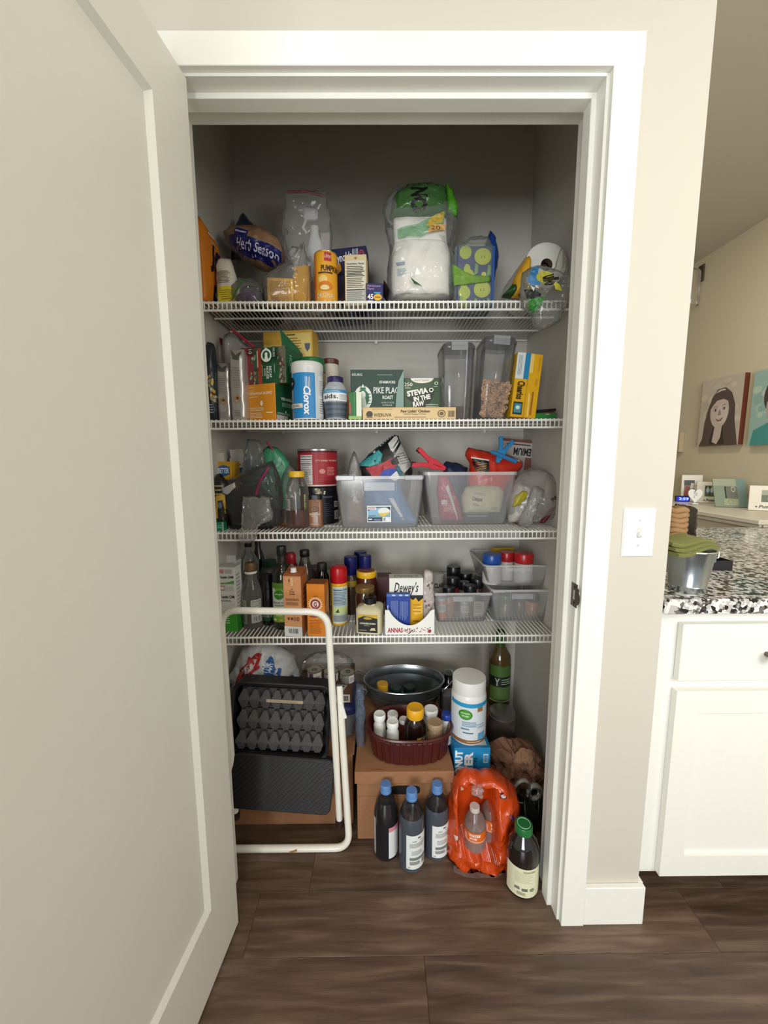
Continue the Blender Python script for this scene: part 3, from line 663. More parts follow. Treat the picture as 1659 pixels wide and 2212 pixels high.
bm = crumple(puff([(w/2-.014, h-.01), (w/2-.006, h+.045), (w/2+.008, h+.084), (w/2+.026, h+.060), (w/2+.036, h), (w/2+.026, h-.07), (w/2+.002, h-.12)], .07), .004, 30, 5); 
for v in bm.verts: v.co.y += .02
add('blue_wrap_corner', bm, bb, t, 'all')
pr = Pr(); pr.R(0, 0, 1, 1, '2a5a9c'); pr.build('blue_edge', t, lambda u, v, e: Vector((w/2-.001+u*.008, -d/2-e-.0005, v*h)))
bm = crumple(puff([(-w/2-.012, h*.35), (w/2*.9, h*.42), (w/2*.9, h*.50), (-w/2*.2, h*.52), (-w/2-.016, h*.70)], .004), .002, 40, 5); 
for v in bm.verts: v.co.y -= d/2+.007
add('green_fold', bm, film('8dbf4a', .5, .1, .4, .5), t, 'all')
bm = crumple(puff([(-w/2-.030, h*.35), (-w/2+.004, h*.55), (-w/2+.004, h*.85), (-w/2-.024, h*.98), (-w/2-.034, h*.7)], .03), .004, 40, 5); 
add('loose_film', bm, film('8fc49a', .35, .1, .5, .7), t, 'all')
# paper towel roll wrapped, end towards the viewer
c0 = onY(1184, 568, 1.33); rr = .066; 
t = thing('paper_towel_roll', 'white paper towel roll lying end-on in torn printed wrap, right end of the top shelf', 'paper towels', (c0.x, 1.34, z))
rc = c0.z-z
bm = bmesh.new(); ringgrid(bm, [[Vector((cos(2*PI*i/40)*r+(.004 if r > .03 else 0)*sin(4*PI*i/40), y, rc+sin(2*PI*i/40)*r*(1.05 if r > .03 else 1))) for i in range(40)] for r, y in ((.019, .02), (.019, .001), (rr*.85, 0), (rr, .006), (rr, .255), (.019, .26))], False, True)
bmesh.ops.recalc_face_normals(bm, faces=bm.faces); add('roll', bm, pw_, t, True)
add('cardboard_core', lathe([(.0185, 0), (.0185, .02), (.016, .02), (.016, .0)], 24, cap0=False, cap1=False, rot=Matrix.Rotation(-PI/2, 3, 'X'), c=(0, .001, rc)), M('6b5748', .8), t, True)
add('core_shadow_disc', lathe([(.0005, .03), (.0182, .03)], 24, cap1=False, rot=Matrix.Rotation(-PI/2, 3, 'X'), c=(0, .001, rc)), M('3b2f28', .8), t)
def L1(pts, Y=1.33): return [(onY(a, b, Y).x-c0.x, onY(a, b, Y).z-z) for a, b in pts]
yp = M('d9a52c', .4, var=.05)
add('printed_wrap', crumple(puff(L1([(1108, 640), (1112, 600), (1132, 560), (1142, 552), (1142, 600), (1150, 640)]), .10), .004, 30, 3), yp, t, 'all')
bm = crumple(puff(L1([(1088, 636), (1106, 616), (1122, 612), (1128, 640)]), .06), .004, 30, 3); add('printed_wrap', bm, M('24481c', .4, var=.1), t, 'all')
fw = add('torn_film', crumple(puff(L1([(1118, 640), (1122, 600), (1150, 585), (1185, 592), (1222, 605), (1226, 650), (1205, 676), (1200, 700), (1170, 718), (1150, 718), (1140, 690), (1118, 668)], 1.285), .05, 12, 60), .006, 26, 11), film('b9bdb5', .12, .08, .35, 1., 36), t, 'all')
for v in fw.data.vertices: v.co.y -= .085
add('torn_film', crumple(puff(L1([(1140, 600), (1226, 600), (1230, 560), (1215, 530), (1195, 600)], 1.33), .02), .004, 30, 2), film('d9d5c6', .12, .08, .35, 1.), t, 'all').location = (0, -.004, 0)
pr = Pr(); pr.P([(.02, .72), (.16, .98), (.30, 1), (.26, .80), (.32, .62), (.14, .60)], '3b7fb0').D(.42, .76, .20, .12, 'c9c04a').P([(.60, .70), (.74, .62), (.84, .50), (.66, .52)], 'd8cf48').T('ullo', .46, .52, .66, .90, '15140f', rot=-75, bold=.04, shear=.2)
pr.P([(-.02, .55), (.20, .52), (.34, .44), (.30, .34), (.04, .36)], '16160f').P([(.10, .60), (.20, .56), (.17, .49)], 'd8d8d0').P([(.06, .35), (.42, .38), (.34, .22), (.16, .06)], '2f7d28')
a_ = L1([(1120, 700)], 1.285)[0]; b_ = L1([(1215, 590)], 1.285)[0]
f0 = onto(fw, a_[0], a_[1], b_[0], b_[1]); pr.build('wrap_print', t, f0, gap=.0005)
# ================================================================ shelf 2
z = SH[2]
silver = M('c4c2bd', .3, metal=.55, var=.05, bump=.35, scale=22, name='silver foil')
t, b, x, zz = pxbag('granola_pouch', 'dark pouch with colourful food picture at the far left of the second shelf', 'pouch', [(446, 906), (470, 906), (470, 820), (462, 740), (446, 735)], 1.34, .05, M('2b3436', .35, var=.1), z=z, seed=2)
pr = Pr(); rnd = random.Random(5)
for i in range(26): pr.D(.2+.6*rnd.random(), .25+.4*rnd.random(), .08, .03, rnd.choice(['a58a5a', 'c9bda0', '6b4a2c', 'd9b04a', '8a9ba5']), 8)
pr.L(.2, .05, .8, .2, 4, '8fa0b8'); pr.build('print', t, onto(b, -.02, .01, .02, .22))
t, R, h = vessel('lidded_canister', 'clear canister with dark red lid behind the silver packs, second shelf left', 'canister', 449, 487, 733, 1.50, z, [('canister_body', film('8b7468', .55, .15, .4), [(.85, 0), (.92, .02), (1, .93)]), ('contents', M('6b5548', .8, var=.2, bump=.5), [(.8, .01), (.9, .6), (.5, .63)]), ('lid', M('6d2024', .35), [(1.02, .93), (1.05, .94), (1.05, .985), (1.0, 1)])])
t, b, x, zz = pxbag('zip_bag', 'large clear zip bag with red seal standing behind silver cracker packs, second shelf', 'zip bag', [(480, 905), (548, 905), (550, 800), (548, 752), (520, 728), (502, 710), (482, 716), (476, 800)], 1.40, .05, clear2, z=z, seed=7, cr=.005)
ziptop(t, [(500, 712), (520, 728), (549, 752)], 1.40, x, z, '9c3048', .005)
for i, (a, b_, top, Y) in enumerate(((467, 496, 783, 1.335), (496, 527, 752, 1.325))):
    X, w, h = fit(a, b_, top, Y, z)
    t = thing('cracker_pack', ('short silver foil cracker sleeve with cookie picture, far left of the second shelf', 'tall silver foil cracker sleeve with cookie picture beside the orange coffee box')[i], 'foil pack', (X, Y+.03, z+.001), group=None)
    bm = loft(resec([(0, w/2*.9, .026, 0, 0), (.012, w/2, .03, 0, 0), (h*.5, w/2, .03, 0, 0), (h*.9, w/2*.98, .026, 0, 0), (h, w/2*.95, .004, 0, -.006)], 8), 36, 5)
    s = add('sleeve', crumple(bm, .0025, 30, i+3), silver, t, 'all')
    pr = Pr(w, h); pr.D(.5, .30 if i else .34, .26, .26*w/h, 'a98a66').D(.52, .31 if i else .35, .10, .10*w/h, '5a4230').D(.44, .27 if i else .31, .05, .05*w/h, 'd9c3a0').L(.2, .45, .8, .75, 9, '9a9792', .3).L(.2, .05, .8, .15, 4, '8d8a85', .3).P([(.1, .99), (.5, .90), (.9, .97), (.75, .84), (.3, .85)], '55544f')
    pr.build('print', t, onto(s, -w/2*.95, 0, w/2*.95, h), gap=.0004)
t, w, h, d = carton('red_box', 'narrow dark red box standing behind the silver packs, second shelf', 'box', 524, 549, 752, 1.37, z, .02, '7c1d22', rz=0)
# orange coffee box
def rotbox(name, label, cat, pl, pm, pr_, pt, Y, zb, col, side, rz, h=None, dd=None):
    """carton turned so that its right side shows between pm and pr_"""
    X0, w0, h0 = fit(pl, pm, pt, Y, zb); h = h or h0; w = w0/cos(rz)
    X1 = onY(pr_, toP((0, Y, zb+h/2))[1], Y+.0).x; d = dd or .12
    t = thing(name, label, cat, (0, 0, zb+.0005), (0, 0, rz))
    c = Matrix.Rotation(rz, 3, 'Z') @ Vector((w/2, -d/2, 0))      # front right edge goes to X of pm, depth Y
    e = onY(pm, toP((X0, Y, zb+h/2))[1], Y); t.location = (e.x-c.x, Y-c.y, zb+.0005)
    bm = BX((0, 0, h/2), (w, d, h), .0012); me = add('carton', bm, [M(col, .45, var=.02), M(side, .45, var=.02)], t)
    for p in me.data.polygons:
        if p.normal.x > .8: p.material_index = 1
    return t, w, h, d
og, dg = 'd98e1e', '1c5234'
t, w, h, d = rotbox('coffee_pod_box', 'orange and green coffee pod box at the bottom of the left stack, second shelf', 'coffee box', 528, 595, 630, 827, 1.33, z, og, dg, -.38)
pr = Pr(w, h); pr.T('VERANDA BLEND', .04, .72, .90, .79, 'f6e6c6', bold=.02).T('DECAF', .04, .81, .25, .85, 'f3d6a2').L(.05, .90, .35, .93, 1, 'f3d6a2').L(.05, .64, .45, .68, 1, 'f0cf92').D(.50, .48, .05, .07, 'f3e6cc').L(.05, .28, .6, .38, 3, 'f3dcae').L(.05, .08, .6, .24, 4, 'f3e0bc').T('COFFEE', .66, .2, .9, .25, 'f6e6c6')
pr.build('print', t, face(w, h, -d/2))
pr = Pr(d, h); pr.T('VERANDA B', .25, .58, .98, .66, 'dfe8dc', bold=.02).L(.3, .4, .95, .52, 4, '8fb39a').R(.02, .02, .55, .16, 'b9b6b0').L(.05, .18, .7, .24, 2, 'a9c3ae').D(.45, .27, .03, .03, 'f0f0e8'); pr.build('side_print', t, face(w, h, side='right', d=d))
t2, w, h, d = rotbox('coffee_pod_box', 'dark green decaf coffee pod box lying on the orange box, second shelf', 'coffee box', 531, 617, 640, 747, 1.335, z+h+.0005, dg, '1f5a38', -.30)
pr = Pr(w, h); pr.R(.0, 0, .22, 1, '3c5a4a').R(.22, 0, .34, 1, 'a5452c').R(.82, 0, 1, 1, '6a6452')
rnd = random.Random(9)
for i in range(22): pr.D(.03+.16*rnd.random(), .03+.75*rnd.random(), .035, .05, rnd.choice(['6d9a7c', '8a5a3c', '2b3c2c', '9ab08a', '4a2f22']), 7)
for i in range(22): pr.D(.84+.14*rnd.random(), .03+.8*rnd.random(), .03, .05, rnd.choice(['8f8a74', '5a3c2c', '3a4236', 'a9a590']), 7)
pr.R(.02, .82, .14, .98, '15140f').T('10', .035, .84, .125, .96, 'f0efe8', rot=-90).T('BLEND ROAST', .25, .45, .31, .90, 'e8b8a4', rot=-90)
pr.D(.53, .76, .145, .18, 'e6ede2').D(.53, .76, .105, .13, '1f5a3c').D(.53, .79, .04, .05, 'e6ede2').P([(.47, .63), (.59, .63), (.56, .76), (.50, .76)], 'e6ede2').P([(.46, .90), (.60, .90), (.53, .97)], 'e6ede2')
pr.T('DECAF', .60, .15, .665, .46, 'e6ede2', rot=-90, bold=.02).T('HOUSE', .52, .12, .585, .46, 'e6ede2', rot=-90, bold=.02).T('BLEND', .46, .2, .50, .40, 'e6ede2', rot=-90).L(.40, .1, .43, .5, 1, '9dbba2', vert=True).L(.74, .2, .77, .5, 1, '9dbba2', vert=True).R(.70, .68, .80, .97, '15281c').T('KEURIG', .72, .70, .78, .94, 'c9d6c4', rot=-90)
pr.build('print', t2, face(w, h, -d/2)); pr = Pr(d, h); pr.T('HOUSE', .2, .3, .35, .8, '9fc4ab', rot=-90); pr.build('side_print', t2, face(w, h, side='right', d=d))
bm = bmesh.new(); P4 = [Vector((w/2-.012, -d/2+.004, h)), Vector((w/2-.030, -d/2+.02, h+.062)), Vector((w/2-.006, d/2-.03, h+.02)), Vector((w/2, d/2, h))]
ringgrid(bm, [P4, [p+Vector((.0012, 0, .0003)) for p in P4]]); bmesh.ops.recalc_face_normals(bm, faces=bm.faces); add('open_flap', bm, M('2d6b48', .4), t2)
# yellow boxes behind
for i, (a, b_, top, Y) in enumerate(((572, 611, 717, 1.50), (618, 681, 713, 1.49))):
    t, w, h, d = carton('yellow_carton', ('smaller yellow food carton behind the green coffee box, second shelf', 'tall yellow carton with heart badge behind the green coffee box, second shelf')[i], 'box', a, b_, top, Y, z, .07, 'dcae3e', rz=(0, -.14)[i], tilt=(0, -.0)[i])
    pr = Pr(w, h)
    if i: pr.R(.02, .70, .95, .97, 'e8cf7a').L(.08, .74, .62, .93, 7, '8a6a20', .3).P([(.72, .86), (.92, .86), (.90, .81), (.82, .77), (.74, .81)], '5a6478').T('Heart', .1, .94, .4, .965, '6a4a14').R(0, .62, 1, .70, '9a7418')  # lowest, darker band paints the carton's shaded underside into the front
    else: pr.R(.02, .5, .98, .86, 'e3c66c').L(.1, .6, .9, .8, 5, '9a7a24', .3)
    pr.build('print', t, face(w, h, -d/2))
# wipes canister and others
t, R, h = vessel('wipes_canister', 'white canister with bright blue label, second shelf right of the coffee boxes', 'canister', 631, 699, 787, 1.345, z, [('canister_body', M('dcdedb', .35), [(.95, 0), (.97, .01), (.97, .84), (1, .86), (1, .97), (.93, 1)])])
pr = Pr(); pr.R(0, 0, 1, 1, '1f86c4').R(.0, 0, .17, 1, 'b9b6b4').R(.72, 0, 1, 1, 'c9d6da').R(.80, .05, 1, .95, 'e2e5e3').L(.82, .5, .98, .85, 9, '77838a', .3).L(.82, .1, .98, .45, 7, '77838a', .3).D(.12, .78, .14, .14, '1b1c22').T('Color', .06, .74, .22, .82, 'd9d9dc', shear=.2).P([(0, 0), (.12, 0), (.15, .3), (.05, .55), (0, .5)], '8a5a50').R(0, .22, .45, .32, 'd9d6cc').L(.15, .24, .4, .30, 2, '5a5a52').T('Clorox', .47, .06, .62, .70, 'eef4f6', rot=-90, bold=.04, shear=.15).L(.50, .62, .62, .90, 4, 'cfe2ec', vert=True)
pr.build('wrap_label', t, cyl(R*.97, .004, h*.80, -85, 85))
t, R, h = vessel('green_lid_jar', 'jar with wide green lid behind the blue labelled canister', 'jar', 650, 703, 777, 1.44, z, [('jar_body', M('8a7a5c', .4, var=.1), [(.9, 0), (.97, .05), (.97, .78)]), ('lid', M('1f6b40', .4), capprof(1, .80, 1.))])
t, R, h = vessel('brown_lid_jar', 'pale jar with brown lid and leaf picture, back of the second shelf', 'jar', 697, 733, 778, 1.50, z, [('jar_body', M('cfc8ba', .4, var=.05), [(.9, 0), (1, .04), (1, .88), (.96, .92)]), ('lid', M('5a2a22', .4), capprof(1, .92, 1.))])
pr = Pr(); pr.P([(.35, .55), (.55, .50), (.72, .65), (.62, .82), (.45, .80)], '6a6a52').P([(.35, .55), (.5, .40), (.72, .45), (.55, .55)], '7d7a5c'); pr.build('leaf_print', t, cyl(R, .0, h*.9, -60, 60))
t, R, h = vessel('supplement_bottle', 'round bottle with purple cap and white label, second shelf', 'bottle', 699, 751, 816, 1.335, z, [('bottle_body', M('a9aeb2', .25, var=.04), [(.72, 0), (.82, .03), (.95, .40), (1, .50), (1, .66), (.85, .78), (.66, .84), (.64, .87)]), ('cap', M('2a2358', .35), [(.62, .86), (.66, .87), (.66, .985), (.62, 1)])])
pr = Pr(); pr.R(0, .0, 1, .72, 'e6e8e8').R(0, .72, 1, 1, '3d86b4').T('aids.', .12, .20, .62, .60, '20232c', bold=.02).L(.66, .1, .95, .6, 5, '9fa8b0').L(.2, .78, .7, .92, 2, 'bcd8e8'); pr.build('bottle_label', t, cyl(R, h*.42, h*.68, -75, 75))
pr = Pr(); pr.R(0, 0, 1, 1, '5b6672').R(0, .15, 1, .30, '46525e').R(0, .5, 1, .62, '46525e').R(0, .8, 1, .92, '46525e').R(0, 0, .02, 1, 'cdd2d4').R(.98, 0, 1, 1, 'cdd2d4').R(0, 0, 1, .03, 'cdd2d4'); pr.build('lower_label', t, cyl(lambda q_: R*(.80+.15*q_/(h*.4)), .003, h*.40, -80, 80))
t, R, h = vessel('orange_tube', 'small bright orange tube cap behind the purple capped bottle', 'tube', 742, 755, 852, 1.40, z, [('tube_body', M('c9a58a', .4), [(.8, 0), (.9, .6)]), ('cap', M('e8561e', .4), capprof(1, .6, 1.))])
t, w, h, d = carton('green_packet', 'small green and white packet box in front of the dark green coffee box', 'box', 753, 781, 847, 1.31, z, .03, '1f6a2e', rz=.0)
pr = Pr(w, h); pr.R(.60, 0, 1, 1, 'dfe8cf').R(.05, .2, .17, .6, 'b04038').R(0, 0, 1, .12, '8fb85a').R(.42, .12, .50, 1, '2f8a44'); pr.build('print', t, face(w, h, -d/2)); 
# pike place box
t, w, h, d = carton('coffee_box', 'wide dark green coffee box with round siren-like badge, middle of the second shelf', 'coffee box', 757, 871, 799, 1.40, z, .10, '1b3f33', rz=.03)
t['label'] = 'wide dark green coffee box with round white badge, middle of the second shelf'
pr = Pr(w, h); pr.R(0, 0, .97, .19, 'a34a30').T('KEURIG', .03, .88, .22, .93, 'e9ede4').T('STARBUCKS', .54, .74, .84, .79, 'e9ede4', bold=.03).T('PIKE PLACE', .43, .55, .96, .67, 'e9ede4', bold=.01).T('ROAST', .60, .44, .80, .51, 'e9ede4', bold=.02).T('NOTES OF COCOA', .58, .36, .82, .39, 'cfd8cc').T('& PRALINE', .60, .31, .78, .34, 'cfd8cc').L(.50, .89, .88, .91, 1, '8fae9a')
pr.D(.23, .46, .17, .235, 'e6ebe2', 32).D(.23, .46, .115, .165, '2a6a4c', 32).D(.23, .52, .05, .075, 'e6ebe2').P([(.16, .30), (.30, .30), (.27, .47), (.19, .47)], 'cfe0d2').P([(.17, .62), (.29, .62), (.26, .70), (.20, .70)], '2a6a4c').P([(.20, .66), (.26, .66), (.23, .73)], 'e6ebe2')
for s in (-1, 1):
    for k in range(4): pr.P([(.23+s*.10, .34+k*.06), (.23+s*.16, .36+k*.06), (.23+s*.10, .365+k*.06)], '2a6a4c')
pr.P([(.84, .20), (1, .20), (1, .99), (.90, .78), (.86, .50)], '7f9a92').R(.72, .02, .97, .12, 'dcdcd2').T('▲', .86, .03, .94, .10, '5a5a52').L(.3, .04, .62, .14, 2, '4a1e14')
pr.build('print', t, face(w, h, -d/2))
# stevia
t, w, h, d = carton('sweetener_box', 'olive green sweetener box with slanted white lettering, second shelf', 'box', 871, 953, 817, 1.42, z, .09, '3f5a38', rz=-.02)
pr = Pr(w, h); pr.D(.50, .995, .30, .11, 'ece9dc'); V_ = pr.it[-1]; pr.it[-1] = ([(a, min(b, .999)) for a, b in V_[0]], *V_[1:]); pr.T('PLANT BASED', .30, .935, .68, .965, '3a4a34').T('250', .03, .82, .25, .90, 'ece9dc', bold=.01).L(.04, .77, .25, .79, 1, 'ece9dc').T('0', .82, .84, .92, .92, 'ece9dc').L(.80, .80, .94, .82, 1, 'ece9dc')
pr.P([(.08, .60), (.76, .80), (.82, .70), (.76, .50), (.58, .32), (.24, .32), (.22, .48), (.10, .56)], '1c2418').T('STEVIA', .10, .62, .66, .75, 'f2f0e6', rot=10, bold=.05).T('IN THE', .28, .50, .72, .61, 'f2f0e6', rot=10, bold=.05).T('RAW', .26, .36, .56, .48, 'f2f0e6', rot=8, bold=.05).O(.74, .73, .06, .05, 'f2f0e6', .4).L(.60, .30, .95, .42, 3, 'a9b89c').D(.45, .12, .22, .09, 'd9cdb0')
pr.build('print', t, face(w, h, -d/2))
# long cream pet food tray
t, w, h, d = carton('pet_food_box', 'long flat cream pet food box at the front edge of the second shelf', 'box', 783, 985, 880, 1.315, z, .06, 'd6ba86', rz=0)
pr = Pr(w, h); pr.T('WERUVA', .12, .22, .31, .50, '3a2c18', bold=.02).D(.075, .42, .035, .28, '3a2c18').R(.035, .1, .115, .22, 'd6ba86').R(.045, .14, .105, .20, '3a2c18').T('BEST BY ALL NAMES', .11, .80, .32, .88, '9a8050').T("Paw Lickin' Chicken", .41, .56, .72, .80, '4a3010', bold=.03).T('Chicken Recipe in Gravy', .44, .36, .68, .48, '4a3010', bold=.01).L(.34, .14, .78, .22, 1, '6a5028').O(.845, .46, .042, .30, '4a3010', .16).D(.845, .46, .022, .15, '6a5028').B(.915, .18, .985, .70, 16, '4a3a20')
pr.build('print', t, face(w, h, -d/2))
# cereal keepers
def keeper(label, pl, pr_, pt, Yc, lvl, mat, tilt=0., w=None):
    X, w0, h = fit(pl, pr_, pt, Yc, z); w = w or w0
    t = thing('cereal_container', label, 'food container', (X, Yc, z+.001+abs(sin(tilt))*w/2), (0, tilt, 0))
    pf = [(w/2*.80, 0), (w/2*.86, .006), (w/2*.93, h*.45), (w/2*.97, h*.80), (w/2, h*.9), (w/2, h*.93)]
    add('container_body', shell(pf, .0015, 44, 5, 1, 1.25), film('b4b6b8', .05, .05, .40), t, True)
    c = [(w/2*.80, .002), (w/2*.84, .008), (w/2*(.86+.07*lvl), h*lvl)]
    add('contents', lathe(c, 36, 5, .97, 1.2), mat, t, True)
    add('lid', lathe([(w/2*1.02, h*.925), (w/2*1.03, h*.935), (w/2*1.03, h*.955), (w/2*.95, h*.975), (w/2*.9, h)], 44, 5, 1, 1.25), film('8d8f91', .30, .15, .4), t, True)
    add('lid_latch', BX((0, -w*.64, h*.945), (w*.48, .006, h*.11), .002), film('c9cdd0', .30, .12, .3), t)
    add('gasket', lathe([(w/2*.93, h*.968), (w/2*.97, h*.975), (w/2*.90, h*.990), (w/2*.6, h*.992)], 44, 5, 1, 1.2), M('3c3a38', .6), t, True)
    return t, w, h
keeper('clear lidded container almost empty, left of the two on the second shelf', 948, 1018, 752, 1.41, .18, M('5a463c', .8, var=.2, bump=.4))
t, w, h = keeper('taller clear lidded container half full of ring cereal, leaning left on the second shelf', 1022, 1092, 742, 1.40, .42, M('7a6350', .9, var=.12, bump=.6, scale=120), tilt=.075)
rg = bmesh.new(); ringgrid(rg, [[Vector(((.0052+.0021*cos(b_))*cos(a_), (.0052+.0021*cos(b_))*sin(a_), .0021*sin(b_))) for b_ in [2*PI*k/6 for k in range(6)]] for a_ in [2*PI*k/12 for k in range(13)]], False, False)
rme = bpy.data.meshes.new('cereal_ring'); [setattr(f, 'smooth', True) for f in rg.faces]; rg.to_mesh(rme); rg.free(); rnd = random.Random(3)
big = bmesh.new()
for k in range(230):
    hh = rnd.random()*.44*h+.006; ww = w/2*(.80+.10*hh/(h*.45))
    p = (rnd.uniform(-ww*.92, ww*.92), -ww*1.17-.0008-rnd.random()*.002, hh) if k < 190 else (rnd.uniform(-ww*.9, ww*.9), rnd.uniform(-ww, ww), h*.425)
    mt = Matrix.Translation(p) @ Matrix.Rotation(PI/2+rnd.uniform(-.7, .7), 4, 'X') @ Matrix.Rotation(rnd.uniform(-.8, .8), 4, 'Y')
    if k >= 190: mt = Matrix.Translation(p) @ Matrix.Rotation(rnd.uniform(-.6, .6), 4, 'X')
    n0 = len(big.verts); big.from_mesh(rme); big.verts.ensure_lookup_table()
    for v in big.verts[n0:]: v.co = mt @ v.co
add('cereal_rings', big, M('b8977a', .7, var=.1), t, 'all', kind='stuff')
# yellow cereal box, leaning
X, w, h = fit(1097, 1160, 765, 1.335, z)
t = thing('cereal_box', 'bright yellow cereal box leaning right beside the clear containers, second shelf', 'cereal box', (X+.001, 1.335+.07, z+.006), (0, .09, .03)); w = .086; d = .15; h -= .004
add('carton', BX((0, 0, h/2), (w, d, h), .0012), M('e0aa14', .4, var=.02), t)
pr = Pr(w, h); pr.R(.0, .60, .32, 1, 'd6dbdc').R(.32, .60, .52, 1, '2583b4').L(.06, .64, .22, .96, 3, '8f989c', vert=True).R(.52, .70, .66, .995, 'e9c870').T('CHEERIOS', .70, .05, .84, .42, 'a5641c', rot=-90).L(.84, .70, .94, .95, 2, 'c28a18', vert=True).L(.80, .50, .9, .62, 2, 'b87f1c', vert=True)
pr.T('Cheerios', .12, .28, .42, .56, '2a1c10', rot=-90, bold=.035).R(.06, .04, .42, .24, '1d3a3c').R(.10, .07, .38, .21, '4a8a9c').D(.24, .15, .08, .03, 'cfe2e2').P([(.62, .02), (.68, .02), (.66, .36), (.60, .40)], 'f0d478').R(.48, .0, .50, .60, 'b5830e')
pr.build('print', t, face(w, h, -d/2))
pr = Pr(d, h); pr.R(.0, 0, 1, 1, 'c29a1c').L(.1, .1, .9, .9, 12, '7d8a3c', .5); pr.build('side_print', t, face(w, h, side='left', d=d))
# flat boxes at the right end
for nm, lb, a, b_, top, Y, col, zz_, rz in (('green_box', 'flat green box at the right end of the second shelf', 1160, 1222, 884, 1.34, '1f7a3a', z, .04), ('red_box', 'flat dark red box lying on the green box, second shelf right end', 1166, 1224, 877, 1.36, '7a3c34', z+.0215, .10)):
    t, w, h, d = carton(nm, lb, 'box', a, b_, top, Y, zz_, .12, col, rz=rz, h=.021 if nm == 'green_box' else .008, w=.085, x=.548)
    if nm == 'green_box': pr = Pr(w, h); pr.T('NEW', .55, .7, .7, .9, 'e0b8b0').R(.42, 0, .44, 1, '2f8f4c'); pr.build('print', t, face(w, h, -d/2))
t = thing('black_tablet', 'thin black and white book tilted on the boxes at the second shelf right end', 'book', (.556, 1.42, z+.0335), (.10, -.10, .06))
add('cover', BX((0, 0, .0042), (.075, .13, .0085), .001), M('17171a', .35), t); add('page_edge', BX((-.038, 0, .004), (.005, .126, .007), .0005), M('dcdbd4', .6), t)
# ================================================================ shelf 3
z = SH[3]
t, w, h, d = carton('yellow_box', 'open yellow box with blue badge, far left of the third shelf', 'box', 470, 506, 997, 1.40, z, .07, 'd9a81e', rz=-.12)
pr = Pr(w, h); pr.D(.52, .86, .40, .085, '2a6aa4').R(.14, .80, .90, .92, '2a6aa4').T('BETTER', .18, .82, .86, .90, 'e6eef4', bold=.03).T('STRAW PACK', .25, .70, .8, .735, '9a6a18').L(.1, .2, .9, .6, 5, 'b98a1c'); pr.build('print', t, face(w, h, -d/2))
bm = BX((-w*.22, -d/2+.004, h+.013), (w*.55, .0012, .034)); add('open_flap', bm, M('d3cec2', .7), t)
t, w, h, d = carton('blue_box', 'open blue and white box beside the yellow box, left of the third shelf', 'box', 501, 532, 990, 1.46, z, .06, '1b5a9c', rz=-.1)
pr = Pr(w, h); pr.R(0, .86, 1, 1, 'c9cbc8').L(.5, .88, .9, .93, 1, '8a6a6c').R(.2, .55, .9, .8, '4a86bc').L(.25, .6, .85, .76, 3, 'cfdbe6'); pr.build('print', t, face(w, h, -d/2))
add('open_flap', BX((0, -d/2+.004, h+.016), (w*.95, .0012, .032), rot=Matrix.Rotation(.2, 3, 'X')), M('d6d6d0', .7), t)
t, b, x, zz = pxbag('dark_snack_bag', 'black and yellow snack bag wedged at the far left of the third shelf', 'bag', [(466, 1148), (492, 1148), (494, 1090), (492, 1050), (478, 1030), (466, 1032)], 1.335, .05, M('26241e', .3, var=.08, bump=.3), z=z, cr=.004, seed=4)
pr = Pr(); pr.L(.1, .62, .9, .98, 4, 'b59a5c', .35).P([(.05, .2), (.25, .2), (.35, .6), (.75, .62), (.8, .3), (.95, .3), (.9, .75), (.2, .72)], 'c9a324').D(.5, .5, .18, .07, '5f7d94'); pr.build('print', t, onto(b, -.02, .01, .02, .16))
t, w, h, d = carton('teal_packet', 'small teal green packet at the front left corner of the third shelf', 'packet', 466, 483, 1128, 1.30, z, .03, '17845c')
pr = Pr(w, h); pr.L(.2, .3, .8, .7, 2, '7fc9a8').R(.8, 0, 1, 1, 'a9bdb0'); pr.build('print', t, face(w, h, -d/2))
# dark zip bag
t, b, x, zz = pxbag('dark_zip_bag', 'large smoky grey zip bag with dark contents, front left of the third shelf', 'zip bag', [(500, 1146), (560, 1152), (606, 1146), (612, 1100), (606, 1050), (590, 1005), (555, 1022), (505, 1045), (480, 1060), (485, 1105)], 1.345, .085, film('5a5a5b', .30, .08, .4, 1., 26), z=z, cr=.009, seed=41, sc=16)
x3 = x
bagpart('dark_contents', t, [(495, 1143), (560, 1150), (596, 1140), (590, 1080), (560, 1050), (510, 1058), (488, 1070)], 1.345, .05, M('232222', .45, var=.2, bump=.4), x, z, .006, .006, 22, 5)
bagpart('pale_patch', t, [(488, 1056), (515, 1042), (517, 1052), (500, 1068), (490, 1066)], 1.345, .008, M('b9b7b4', .35), x, z, -.036, .002)
ziptop(t, [(553, 1070), (562, 1040), (582, 1010)], 1.30, x3, z, '8a2f58', .004, dy=-.045)
bagpart('crinkled_film', t, [(530, 1075), (585, 1075), (592, 1120), (560, 1135), (552, 1168), (522, 1172), (528, 1130)], 1.285, .02, clear2, x, z, -.078, .007, 30, 6)
bagpart('back_film', t, [(520, 1040), (528, 985), (535, 950), (562, 952), (572, 1000), (560, 1040)], 1.38, .03, film('77797b', .35, .07, .6, 1., 30), x, z, .04, .006, 30, 8)
t, b, x, zz = pxbag('green_pouch', 'green foil pouch in a zip bag behind the smoky bag, third shelf left', 'pouch', [(545, 1146), (612, 1146), (626, 1080), (624, 1015), (600, 982), (580, 978), (550, 1012), (535, 1050)], 1.43, .05, M('3f8f6c', .3, var=.1, bump=.3), z=z, cr=.009, seed=11)
pr = Pr(); pr.P([(.35, .45), (.50, .50), (.68, .36), (.60, .34)], 'c98a52').P([(.42, .46), (.5, .44), (.52, .40)], 'e8c49a').P([(.28, .60), (.36, .64), (.5, .92), (.44, .93)], '74b894'); pr.build('print', t, onto(b, -.05, .02, .05, .20))
